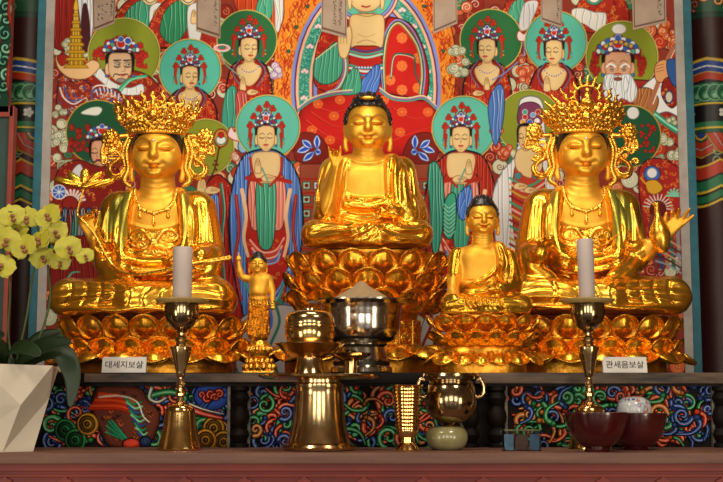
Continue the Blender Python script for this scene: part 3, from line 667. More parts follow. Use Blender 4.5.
# ------------------------------------------------------------------ sculpting with a distance field
def surface_net(D, org, h):
    """D>0 outside; returns verts, quads"""
    S = D < 0
    nx, ny, nz = D.shape
    c = S[:-1, :-1, :-1].astype(np.int8)
    for a, b, d in ((1, 0, 0), (0, 1, 0), (0, 0, 1), (1, 1, 0), (1, 0, 1), (0, 1, 1), (1, 1, 1)):
        c = c + S[a:nx - 1 + a, b:ny - 1 + b, d:nz - 1 + d]
    act = (c > 0) & (c < 8)
    I = np.argwhere(act)
    idx = np.full(act.shape, -1, np.int32); idx[act] = np.arange(len(I))
    acc = np.zeros((len(I), 3)); cnt = np.zeros(len(I))
    cor = [(a, b, d) for a in (0, 1) for b in (0, 1) for d in (0, 1)]
    val = {k: D[I[:, 0] + k[0], I[:, 1] + k[1], I[:, 2] + k[2]].astype(np.float64) for k in cor}
    for p in cor:
        for ax in range(3):
            if p[ax] == 1: continue
            q = list(p); q[ax] = 1; q = tuple(q)
            v0, v1 = val[p], val[q]; m = (v0 < 0) != (v1 < 0)
            t = v0[m] / (v0[m] - v1[m])
            pt = np.tile(np.array(p, float), (m.sum(), 1)); pt[:, ax] = t
            acc[m] += pt; cnt[m] += 1
    V = (I + acc / cnt[:, None]) * h + np.array(org)
    F = []
    for ax in range(3):
        o = [1, 1, 1]; o[ax] = 0
        sl0 = [slice(1, -1)] * 3; sl0[ax] = slice(0, -1); sl1 = [slice(1, -1)] * 3; sl1[ax] = slice(1, None)
        a = S[tuple(sl0)]; b = S[tuple(sl1)]
        u, w = [i for i in range(3) if i != ax]
        for flag in (True, False):
            E = np.argwhere((a != b) & (a == flag)); 
            if not len(E): continue
            base = E.copy(); base[:, u] += 1; base[:, w] += 1
            def g(du, dw):
                q = base.copy(); q[:, u] -= du; q[:, w] -= dw; return idx[q[:, 0], q[:, 1], q[:, 2]]
            quad = np.c_[g(1, 1), g(0, 1), g(0, 0), g(1, 0)]
            if flag != (ax == 1): quad = quad[:, ::-1]
            F.append(quad)
    return V, np.concatenate(F)

class Clay:
    """field in photo-pixel units: x right, y away from the camera, z = photo y (down).  z is flipped when meshed."""
    def __init__(s, x0, x1, y0, y1, z0, z1, h=0.8):
        s.o = np.array([x0, y0, z0], float); s.h = h
        s.n = tuple(int((b - a) / h) + 2 for a, b in ((x0, x1), (y0, y1), (z0, z1)))
        s.D = np.full(s.n, 30.0, np.float32)
    def _box(s, lo, hi):
        a = np.floor((np.asarray(lo) - s.o) / s.h).astype(int); b = np.ceil((np.asarray(hi) - s.o) / s.h).astype(int) + 1
        a = np.clip(a, 0, s.n); b = np.clip(b, 0, s.n)
        if (b <= a).any(): return None
        sl = tuple(slice(i, j) for i, j in zip(a, b))
        X = (s.o[0] + s.h * np.arange(a[0], b[0], dtype=np.float32))[:, None, None]
        Y = (s.o[1] + s.h * np.arange(a[1], b[1], dtype=np.float32))[None, :, None]
        Z = (s.o[2] + s.h * np.arange(a[2], b[2], dtype=np.float32))[None, None, :]
        return sl, X.astype(np.float32), Y.astype(np.float32), Z.astype(np.float32)
    def _mix(s, sl, d, k, sub=False):
        A = s.D[sl]
        if sub:
            hh = np.clip(0.5 + 0.5 * (-d - A) / k, 0, 1) ; s.D[sl] = A + (-d - A) * hh + k * hh * (1 - hh); return
        hh = np.clip(0.5 + 0.5 * (d - A) / k, 0, 1)
        s.D[sl] = d + (A - d) * hh - k * hh * (1 - hh)
    def ell(s, c, r, k=2.0, rot=0.0, tilt=0.0, sub=False):
        """rot turns in the picture plane, tilt about x"""
        m = max(r) + k + 2
        w = s._box(np.array(c) - m, np.array(c) + m)
        if w is None: return s
        sl, X, Y, Z = w; x, y, z = X - c[0], Y - c[1], Z - c[2]
        if rot: cc, ss = math.cos(rot), math.sin(rot); x, z = x * cc + z * ss, -x * ss + z * cc
        if tilt: cc, ss = math.cos(tilt), math.sin(tilt); y, z = y * cc + z * ss, -y * ss + z * cc
        k0 = np.sqrt((x / r[0]) ** 2 + (y / r[1]) ** 2 + (z / r[2]) ** 2)
        k1 = np.sqrt((x / r[0] ** 2) ** 2 + (y / r[1] ** 2) ** 2 + (z / r[2] ** 2) ** 2)
        s._mix(sl, (k0 * (k0 - 1) / np.maximum(k1, 1e-6)).astype(np.float32), k, sub); return s
    def cap(s, a, b, r1, r2=None, k=2.0, sub=False, flat=1.0):
        r2 = r1 if r2 is None else r2; a = np.array(a, float); b = np.array(b, float)
        m = max(r1, r2) + k + 1
        w = s._box(np.minimum(a, b) - m, np.maximum(a, b) + m)
        if w is None: return s
        sl, X, Y, Z = w; e = b - a; L = (e * e).sum() + 1e-9
        t = np.clip(((X - a[0]) * e[0] + (Y - a[1]) * e[1] + (Z - a[2]) * e[2]) / L, 0, 1)
        d = np.sqrt((X - a[0] - t * e[0]) ** 2 + ((Y - a[1] - t * e[1]) / flat) ** 2 + (Z - a[2] - t * e[2]) ** 2) - (r1 + (r2 - r1) * t)
        s._mix(sl, d.astype(np.float32), k, sub); return s
    def chain(s, pts, r, k=1.0, sm=True, flat=1.0, sub=False):
        p = np.asarray(pts, float); r = [r] * len(p) if not isinstance(r, (list, tuple)) else r
        q = np.c_[p, np.asarray(r, float)]
        if sm and len(q) > 2: q = spline(q, 5)
        for i in range(len(q) - 1): s.cap(q[i][:3], q[i + 1][:3], q[i][3], q[i + 1][3], k, sub, flat)
        return s
    def box(s, c, r, k=1.0, rnd=1.0, sub=False):
        m = max(r) + k + 2; w = s._box(np.array(c) - np.array(r) - k - 2, np.array(c) + np.array(r) + k + 2)
        if w is None: return s
        sl, X, Y, Z = w
        qx = np.abs(X - c[0]) - r[0] + rnd; qy = np.abs(Y - c[1]) - r[1] + rnd; qz = np.abs(Z - c[2]) - r[2] + rnd
        d = np.sqrt(np.maximum(qx, 0) ** 2 + np.maximum(qy, 0) ** 2 + np.maximum(qz, 0) ** 2) + np.minimum(np.maximum(np.maximum(qx, qy), qz), 0) - rnd
        s._mix(sl, d.astype(np.float32), k, sub); return s
    def stroke(s, pts, amp, w=1.2, sm=True, ymax=1e9, ymin=-1e9, taper=True):
        """raise (amp>0) or cut (amp<0) a crease drawn in the front view"""
        p = np.asarray(pts, float); 
        if sm and len(p) > 2: p = spline(p, 6)
        m = w * 2.6
        lo = (p[:, 0].min() - m, max(ymin, s.o[1]), p[:, 1].min() - m); hi = (p[:, 0].max() + m, min(ymax, s.o[1] + s.h * s.n[1]), p[:, 1].max() + m)
        b = s._box(lo, hi)
        if b is None: return s
        sl, X, Y, Z = b; X2 = X[:, 0, :]; Z2 = Z[:, 0, :]; X2, Z2 = np.broadcast_arrays(X2, Z2)
        best = np.full(X2.shape, 1e9); T = np.zeros(X2.shape); n = len(p) - 1
        for i in range(n):
            ax, az = p[i]; ex, ez = p[i + 1] - p[i]; L = ex * ex + ez * ez + 1e-9
            t = np.clip(((X2 - ax) * ex + (Z2 - az) * ez) / L, 0, 1); d = (X2 - ax - t * ex) ** 2 + (Z2 - az - t * ez) ** 2
            q = d < best; best = np.where(q, d, best); T = np.where(q, (i + t) / n, T)
        g = np.exp(-best / (w * w)) * amp
        if taper: g = g * np.clip(4 * np.minimum(T, 1 - T) + .25, 0, 1)
        s.D[sl] -= g[:, None, :].astype(np.float32); return s
    def strokes(s, L, amp, w=1.2, **k):
        for p in L: s.stroke(p, amp, w, **k)
        return s
    def mesh(s, name, mat, x0, zb, sx, sz, parent=None, loc=None, smooth=1):
        """x0,zb: photo pixel that becomes the local origin; sx,sz metres per pixel"""
        D = s.D
        for _ in range(smooth):
            for ax in range(3):
                E = D.copy(); a = [slice(None)] * 3; b = [slice(None)] * 3; c = [slice(None)] * 3
                a[ax] = slice(0, -2); b[ax] = slice(1, -1); c[ax] = slice(2, None)
                E[tuple(b)] = .25 * D[tuple(a)] + .5 * D[tuple(b)] + .25 * D[tuple(c)]; D = E
        V, F = surface_net(D, s.o, s.h)
        W = np.empty_like(V); W[:, 0] = (V[:, 0] - x0) * sx; W[:, 1] = V[:, 1] * sx; W[:, 2] = (zb - V[:, 2]) * sz
        return obj_from(name, W, F, mat, parent, True, loc)
# ------------------------------------------------------------------ gilt materials
def gold_mat(name, c1, c2, rough=0.22, scale=9.0, bump=0.0, attr=False, rv=0.12):
    m = bpy.data.materials.new(name); m.use_nodes = True
    nt = m.node_tree; b = nt.nodes['Principled BSDF']; L = nt.links.new
    b.inputs['Metallic'].default_value = .92 if 'gilt' in name else 1.0
    tc = nt.nodes.new('ShaderNodeTexCoord')
    n = nt.nodes.new('ShaderNodeTexNoise'); n.inputs['Scale'].default_value = scale; n.inputs['Detail'].default_value = 4
    L(tc.outputs['Object'], n.inputs['Vector'])
    r = nt.nodes.new('ShaderNodeValToRGB'); r.color_ramp.elements[0].position = .35; r.color_ramp.elements[1].position = .65
    r.color_ramp.elements[0].color = (*c1, 1); r.color_ramp.elements[1].color = (*c2, 1)
    L(n.outputs['Fac'], r.inputs['Fac'])
    if attr:
        a = nt.nodes.new('ShaderNodeVertexColor'); a.layer_name = 'col'
        mx = nt.nodes.new('ShaderNodeMix'); mx.data_type = 'RGBA'; mx.blend_type = 'MULTIPLY'; mx.inputs[0].default_value = 1
        L(r.outputs['Color'], mx.inputs[6]); L(a.outputs['Color'], mx.inputs[7]); L(mx.outputs[2], b.inputs['Base Color'])
        mm = nt.nodes.new('ShaderNodeMapRange'); mm.inputs[3].default_value = .74; mm.inputs[4].default_value = .9; L(a.outputs['Alpha'], mm.inputs[0]); L(mm.outputs[0], b.inputs['Metallic'])
    else: L(r.outputs['Color'], b.inputs['Base Color'])
    mr = nt.nodes.new('ShaderNodeMapRange'); mr.inputs[3].default_value = rough - rv / 2; mr.inputs[4].default_value = rough + rv / 2
    n2 = nt.nodes.new('ShaderNodeTexNoise'); n2.inputs['Scale'].default_value = scale * 3
    L(tc.outputs['Object'], n2.inputs['Vector']); L(n2.outputs['Fac'], mr.inputs[0])
    if attr:
        ma = nt.nodes.new('ShaderNodeMath'); ma.operation = 'MULTIPLY_ADD'; ma.inputs[1].default_value = -.24; ma.inputs[2].default_value = .24
        ad = nt.nodes.new('ShaderNodeMath'); L(a.outputs['Alpha'], ma.inputs[0]); L(ma.outputs[0], ad.inputs[0]); L(mr.outputs[0], ad.inputs[1]); L(ad.outputs[0], b.inputs['Roughness'])
    else: L(mr.outputs[0], b.inputs['Roughness'])
    if bump:
        bp = nt.nodes.new('ShaderNodeBump'); bp.inputs['Strength'].default_value = bump; bp.inputs['Distance'].default_value = .003
        n3 = nt.nodes.new('ShaderNodeTexNoise'); n3.inputs['Scale'].default_value = 60; L(tc.outputs['Object'], n3.inputs['Vector'])
        L(n3.outputs['Fac'], bp.inputs['Height']); L(bp.outputs['Normal'], b.inputs['Normal'])
    return m
M = {}
M['gold'] = gold_mat('gilt_gold', (.84, .39, .030), (.95, .51, .055), .25, attr=True)
M['gold_orn'] = gold_mat('gilt_ornament', (.84, .38, .03), (1.0, .58, .09), .28, 20)
M['gold_petal'] = gold_mat('gilt_petal', (.84, .38, .03), (.96, .52, .06), .27, 12, .2)
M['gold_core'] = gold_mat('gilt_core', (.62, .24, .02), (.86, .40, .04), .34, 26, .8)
M['hair'] = principled('black_lacquer_hair', '#131318', .38, spec=.6)
M['urna'] = principled('pearl_urna', '#e8e4d0', .2)
M['lip'] = principled('lips', '#7a3410', .4)

SKINP = (1.0, 1.0, 1.0, 0.0)
GREEN = np.array([.50, .92, 1.5, .45])

def eye_paint(cx, cz, a, st=1.0):
    L = []
    for s in (-1, 1):
        f = lambda P_: [(cx + s * u * a, cz - v * a * st) for u, v in P_]
        L.append((f([(.16, .055), (.30, .045), (.46, .04), (.62, .07), (.76, .13), (.62, .045), (.46, .01), (.30, .012)]), (.22, .12, .08, .3)))
        L.append((f([(.12, .20), (.2, .335), (.38, .44), (.62, .43), (.86, .27), (.62, .465), (.38, .48), (.17, .36)]), (.55, .42, .3, .3)))
    return L

def paint_body(o, polys, sx, sz, x0, zb, ymax=0.0):
    """tint parts of the gilding seen on the front; polys in photo pixels"""
    me = o.data; n = len(me.vertices); co = np.empty(n * 3, np.float32); me.vertices.foreach_get('co', co); co = co.reshape(-1, 3)
    X = co[:, 0] / sx + x0; Z = zb - co[:, 2] / sz
    col = np.ones((n, 4), np.float32)
    for pts, c in polys:
        p = spline(pts, 5, True); ins = np.zeros(n, bool); k = len(p); dmin = np.full(n, 1e9)
        bb = (X > p[:, 0].min() - 2) & (X < p[:, 0].max() + 2) & (Z > p[:, 1].min() - 2) & (Z < p[:, 1].max() + 2) & (co[:, 1] < ymax)
        Xi, Zi = X[bb], Z[bb]; I = np.zeros(len(Xi), bool); dd = np.full(len(Xi), 1e9)
        for i in range(k):
            ax, az = p[i]; bx, bz = p[(i + 1) % k]; ex, ez = bx - ax, bz - az
            if abs(ez) > 1e-9: I ^= ((az > Zi) != (bz > Zi)) & (Xi < ax + (Zi - az) * ex / ez)
            t = np.clip(((Xi - ax) * ex + (Zi - az) * ez) / (ex * ex + ez * ez + 1e-9), 0, 1)
            dd = np.minimum(dd, np.hypot(Xi - ax - t * ex, Zi - az - t * ez))
        a = np.clip(.5 + np.where(I, dd, -dd) / .8, 0, 1)[:, None]
        c = np.asarray(c, float); c = c if len(c) == 4 else np.r_[c, np.nan]; cc = col[bb]; q = np.where(np.isnan(c), cc, c); cc = cc * (1 - a) + q * a; col[bb] = cc
    ca = me.color_attributes.new('col', 'FLOAT_COLOR', 'POINT'); ca.data.foreach_set('color', col.ravel())

class Frame:
    """local frame of a statue: origin at photo pixel (x0, zb) on the plane y=Y"""
    def __init__(s, x0, zb, ztop, Y, fwd=.08):
        s.x0, s.zb = x0, zb
        Q = Y - fwd; a = P(x0, zb, Q); b = P(x0, ztop, Q); s.loc = Vector((a.x, Y, a.z))
        m = (zb + ztop) / 2
        s.sx = (P(x0 + 50, m, Q).x - P(x0 - 50, m, Q).x) / 100; s.sz = (b.z - a.z) / (zb - ztop)
    def v(s, x, y, z): return Vector(((x - s.x0) * s.sx, y * s.sx, (s.zb - z) * s.sz))

def head(c, cx, cz, a, y, ears=True, neck=1.5, st=1.0):
    b = a * st
    c.ell((cx, y + .12 * a, cz - .28 * b), (1.0 * a, 1.08 * a, .98 * b), .2 * a)
    c.ell((cx, y - .12 * a, cz + .20 * b), (.98 * a, .88 * a, .74 * b), .30 * a)
    c.cap((cx, y + .2 * a, cz + .6 * b), (cx, y + .25 * a, cz + neck * b), .66 * a, .74 * a, .12 * a)
    for s in (-1, 1):
        c.ell((cx + s * .44 * a, y - .62 * a, cz + .28 * b), (.36 * a, .3 * a, .3 * a), .25 * a)          # cheeks
        c.ell((cx + s * .43 * a, y - .86 * a, cz - .12 * b), (.27 * a, .13 * a, .12 * a), .10 * a, rot=s * .08)     # lids
    c.chain([(cx, y - .95 * a, cz - .3 * b), (cx, y - 1.03 * a, cz - .05 * b), (cx, y - 1.13 * a, cz + .17 * b)], [.075 * a, .085 * a, .12 * a], .12 * a)
    for s in (-1, 1): c.ell((cx + s * .13 * a, y - 1.0 * a, cz + .21 * b), (.10 * a, .11 * a, .075 * a), .06 * a)
    for s in (-1, 1): c.ell((cx + s * .10 * a, y - .96 * a, cz + .44 * b), (.17 * a, .10 * a, .055 * a), .07 * a, rot=s * .15)
    c.ell((cx, y - .95 * a, cz + .535 * b), (.19 * a, .11 * a, .07 * a), .07 * a)
    c.ell((cx, y - .78 * a, cz + .76 * b), (.30 * a, .22 * a, .17 * a), .14 * a)
    f = lambda L, s=1: [(cx + s * u * a, cz - v * b) for u, v in L]
    ym = y - .3 * a
    for s in (-1, 1):
        c.stroke(f([(.10, .16), (.16, .32), (.38, .45), (.62, .44), (.88, .26)], s), .04 * a, .05 * a, ymax=ym)     # brow ridge
        c.stroke(f([(.17, .18), (.40, .33), (.64, .32), (.82, .2)], s), -.045 * a, .08 * a, ymax=ym)
        c.stroke(f([(.17, .06), (.30, .035), (.46, .03), (.62, .06), (.74, .12)], s), -.15 * a, .04 * a, ymax=ym)     # eye slit
        c.stroke(f([(.20, .02), (.44, -.04), (.66, .04)], s), .03 * a, .04 * a, ymax=ym)
        c.stroke(f([(.17, -.20), (.22, -.26)], s), -.03 * a, .05 * a, ymax=ym)
        c.stroke(f([(.36, -.40), (.40, -.45)], s), -.05 * a, .07 * a, ymax=ym, taper=False)
    c.stroke(f([(-.35, -.455), (-.16, -.48), (0, -.495), (.16, -.48), (.35, -.455)]), -.07 * a, .042 * a, ymax=ym)
    c.stroke(f([(-.04, -.3), (-.04, -.38)]), -.03 * a, .05 * a, ymax=ym); c.stroke(f([(-.2, -.66), (0, -.69), (.2, -.66)]), -.05 * a, .06 * a, ymax=ym)
    if ears:
        for s in (-1, 1):
            c.ell((cx + s * 1.04 * a, y + .12 * a, cz - .12 * b), (.12 * a, .22 * a, .42 * b), .06 * a, rot=-s * .08)
            c.chain([(cx + s * 1.03 * a, y + .02 * a, cz + .2 * b), (cx + s * 1.05 * a, y, cz + .55 * b), (cx + s * 1.0 * a, y, cz + .9 * b)], [.10 * a, .10 * a, .12 * a], .05 * a)
            c.stroke([(cx + s * 1.06 * a, cz - .45 * b), (cx + s * 1.09 * a, cz), (cx + s * 1.05 * a, cz + .8 * b)], -.05 * a, .05 * a)
    for v in (1.08, 1.26, 1.42)[:2 if neck < 1.4 else 3]:
        c.stroke([(cx - .62 * a, cz + (v - .1) * b), (cx - .3 * a, cz + v * b), (cx, cz + (v + .04) * b), (cx + .3 * a, cz + v * b), (cx + .62 * a, cz + (v - .1) * b)], -.055 * a, .05 * a, ymax=y + .2 * a)

def hair_cap(name, F, cx, cz, a, y, parent, n=260, bump=.085, h=.6, top=True):
    """tight snail curls over the skull with the low ushnisha"""
    c = Clay(cx - 1.35 * a, cx + 1.35 * a, y - 1.2 * a, y + 1.6 * a, cz - 1.9 * a, cz + .5 * a, h)
    E = [((cx, y + .16 * a, cz - .38 * a), (1.07 * a, 1.13 * a, 1.0 * a)), ((cx, y + .15 * a, cz - 1.08 * a), (.74 * a, .74 * a, .62 * a))]
    c.ell(*E[0], .2).ell(*E[1], .35 * a)
    for e in E:
        q = n if e is E[0] else n // 3
        for k in range(q):
            t = math.acos(1 - 2 * (k + .5) / q); ph = k * 2.39996
            v = (math.sin(t) * math.cos(ph), math.sin(t) * math.sin(ph), -math.cos(t))
            p = (e[0][0] + v[0] * e[1][0], e[0][1] + v[1] * e[1][1], e[0][2] + v[2] * e[1][2])
            if p[2] > cz + .1 * a or (e is E[0] and v[2] < -.8): continue
            c.ell(p, (bump * a,) * 3, .25)
    # open the face
    c.box((cx, y - 1.30 * a, cz + .06 * a), (.97 * a, 1.22 * a, .98 * a), .4, .42 * a, sub=True)
    c.box((cx, y - .75 * a, cz + .6 * a), (1.5 * a, .8 * a, .72 * a), .4, .5, sub=True)
    c.box((cx, y, cz + 1.05 * a), (1.6 * a, 1.7 * a, .85 * a), .4, .5, sub=True)
    return c.mesh(name, M['hair'], F.x0, F.zb, F.sx, F.sz, parent, smooth=0)

def hand(c, w, ax, fz, pn, s, curl=(.3, .3, .35, .4), thumb=.5, k=.5, spread=.12, curls2=None):
    """w wrist; ax across the palm towards the thumb; fz finger direction; pn direction the palm faces; s = finger length"""
    w, ax, fz, pn = (np.array(q, float) for q in (w, ax, fz, pn))
    ax /= np.linalg.norm(ax); fz /= np.linalg.norm(fz); pn /= np.linalg.norm(pn)
    r = .115 * s
    for t in (-.33, -.11, .11, .33):
        c.cap(w + ax * t * s * .45, w + fz * s * .82 + ax * t * s * .95, r * 1.35, r * 1.15, .22 * s)
    for i, t in enumerate((.36, .12, -.12, -.35)):
        L = s * (.88, 1.0, .94, .74)[i]; p = w + fz * s * .85 + ax * t * s; d = fz + ax * t * spread * 3; d /= np.linalg.norm(d)
        ang = 0; pts = [p]
        for j, q in enumerate((.42, .32, .26)):
            ang += curl[i] * (1.0, 1.3, .9)[j]
            pts.append(pts[-1] + (d * math.cos(ang) + pn * math.sin(ang)) * L * q)
        c.chain(pts, [r * 1.08, r, r * .92, r * .72], k, sm=False)
    b = w + fz * s * .25 + ax * s * .34; td = ax * math.cos(thumb) + fz * math.sin(thumb)
    p1 = b + td * s * .42 + pn * s * .12; p2 = p1 + (td * .6 + fz * .6 + pn * .35) * s * .34
    c.chain([w + ax * s * .15 + fz * s * .1, b, p1, p2], [r * 1.2, r * 1.35, r * 1.1, r * .8], .1 * s, sm=False)

# ------------------------------------------------------------------ the central seated statue
def central_buddha():
    F = Frame(367, 252, 88, .22 - .0); root = empty('buddha_statue', F.loc, 'large central seated golden statue with tight black curled hair and one hand raised', 'statue', 'gilt statues on the altar')
    c = Clay(298, 436, -72, 48, 98, 254, .72)
    c.ell((367, 6, 206), (40, 26, 44), 3); c.ell((367, 2, 176), (38, 23, 26), 8)
    c.cap((335, 6, 168), (401, 6, 168), 15, 15, 8)
    # arms under the robe
    c.cap((332, 6, 170), (326, -6, 212), 13, 13, 5); c.cap((402, 6, 170), (414, -6, 212), 14, 14, 5)
    c.ell((324, -4, 218), (11, 15, 12), 4); c.ell((414, -6, 218), (14, 18, 14), 4)
    c.cap((327, -14, 212), (337, -27, 174), 11, 6, 3)          # raised forearm
    c.cap((414, -14, 212), (392, -36, 216), 11, 8, 4)
    # legs
    c.cap((345, -6, 234), (316, -30, 236), 15, 14, 5); c.cap((389, -6, 234), (418, -30, 236), 15, 14, 5)
    c.cap((318, -34, 237), (378, -54, 242), 13, 9, 5); c.cap((416, -34, 237), (356, -56, 240), 13, 9, 5)
    c.ell((367, -26, 238), (56, 34, 12), 6); c.ell((367, -20, 246), (63, 42, 6), 3)
    # robe mass over the left shoulder
    c.chain([(392, -8, 162), (398, -18, 180), (402, -22, 204), (408, -24, 222)], [9, 10, 11, 11], 4)
    c.chain([(344, -6, 162), (335, -12, 182), (328, -16, 205)], [7, 8, 8], 4)
    head(c, 368, 128.2, 21.8, -8, st=1.05, neck=1.4)
    c.ell((368, -24, 206), (26, 6, 7), 5)
    # hands
    hand(c, (337, -30, 172), (1, .1, .1), (-.12, -.2, -1), (.1, -1, .1), 13.5, curl=(.12, .62, .5, .12), thumb=1.1, k=.4)
    hand(c, (396, -42, 219), (.1, -.5, -.8), (-1, -.2, .05), (0, -.2, -1), 10.5, curl=(.25, .3, .3, .35), thumb=.6, k=.5)
    c.box((367, -20, 271), (100, 80, 19.5), .5, .5, sub=True)
    # folds traced from the front
    G = c.strokes
    G([[(341, 160), (336, 180), (331, 205), (322, 222)], [(349, 160), (344, 175), (343, 196), (345, 208)], [(322, 165), (317, 185), (316, 210)], [(329, 160), (323, 178), (320, 198)]], 1.3, 1.7)
    G([[(345, 160), (340, 178), (336, 204)], [(326, 163), (320, 180), (318, 205)], [(319, 190), (320, 214), (330, 224)]], -1.5, 1.3)
    G([[(388, 158), (386, 180), (387, 205)], [(397, 158), (394, 180), (395, 208)], [(406, 162), (404, 184), (406, 210)], [(413, 168), (415, 188), (417, 214)]], 1.6, 1.8)
    G([[(392, 158), (390, 180), (391, 206)], [(401, 160), (399, 182), (400, 210)], [(410, 165), (410, 186), (413, 212)], [(419, 178), (422, 200), (422, 220)]], -1.8, 1.3)
    G([[(347, 156), (356, 162), (368, 164), (380, 162), (390, 155)]], 1.2, 1.6); G([[(345, 160), (356, 166), (368, 168), (380, 166), (388, 160)]], -1.0, 1.2)
    G([[(345, 196), (356, 199), (368, 202), (384, 199)], [(344, 206), (358, 209), (372, 209), (386, 204)], [(338, 214), (352, 219), (370, 221), (388, 215)], [(345, 193), (350, 203), (362, 205), (378, 198)]], 1.5, 1.5)
    G([[(346, 201), (358, 204), (370, 205), (384, 202)], [(342, 210), (356, 214), (374, 214)], [(334, 220), (350, 226), (372, 227), (392, 222)], [(326, 222), (345, 230), (362, 231)]], -1.6, 1.3)
    G([[(306, 232), (325, 228), (350, 230), (368, 226)], [(306, 243), (330, 240), (352, 236), (372, 226), (382, 222)], [(320, 248), (345, 245), (364, 236), (378, 228)], [(368, 226), (378, 236), (396, 243), (424, 243)], [(384, 224), (395, 232), (412, 234), (428, 231)]], 1.7, 1.7)
    G([[(310, 238), (330, 235), (352, 233), (366, 229)], [(314, 247), (338, 243), (358, 238), (374, 229)], [(372, 232), (384, 242), (405, 247)], [(382, 230), (396, 238), (420, 239)], [(345, 248), (362, 242), (376, 233)], [(366, 248), (376, 240), (384, 230)], [(400, 226), (412, 229), (424, 226)]], -1.9, 1.2)
    G([[(356, 236), (360, 243), (358, 249)], [(364, 234), (369, 242), (368, 249)], [(374, 234), (380, 242), (380, 249)]], 1.3, 1.2)
    o = c.mesh('body', M['gold'], F.x0, F.zb, F.sx, F.sz, root, smooth=2)
    paint_body(o, [([(340, 90), (396, 90), (396, 150), (386, 160), (388, 192), (368, 196), (348, 192), (350, 160), (340, 150)], SKINP), ([(322, 155), (346, 150), (346, 185), (338, 214), (322, 210)], (1, 1, 1, .3)), *eye_paint(368, 128.2, 21.8, 1.05), ([(363, 138.2), (368, 139), (373, 138.2), (372, 140.4), (368, 141.2), (364, 140.4)], (.78, .5, .4)),
                   ([(350, 170), (386, 170), (386, 194), (368, 198), (350, 194)], (1.0, 1.06, 1.1, 0))], F.sx, F.sz, F.x0, F.zb)
    hair_cap('hair', F, 368, 127.5, 21.8, -8, root)
    MB().lathe([(.001, -1.6 * F.sx), (1.2 * F.sx, -1 * F.sx), (1.6 * F.sx, 0), (1.2 * F.sx, 1 * F.sx), (.001, 1.6 * F.sx)], 16, F.v(368, -30, 119)).build('urna', M['urna'], root, True)
    c = Clay(352, 384, -36, -15, 90, 104, .6); c.ell((368, -23.5, 100), (8.5, 4, 2.4), 1); c.mesh('ushnisha_jewel', M['gold_orn'], F.x0, F.zb, F.sx, F.sz, root)
    return root

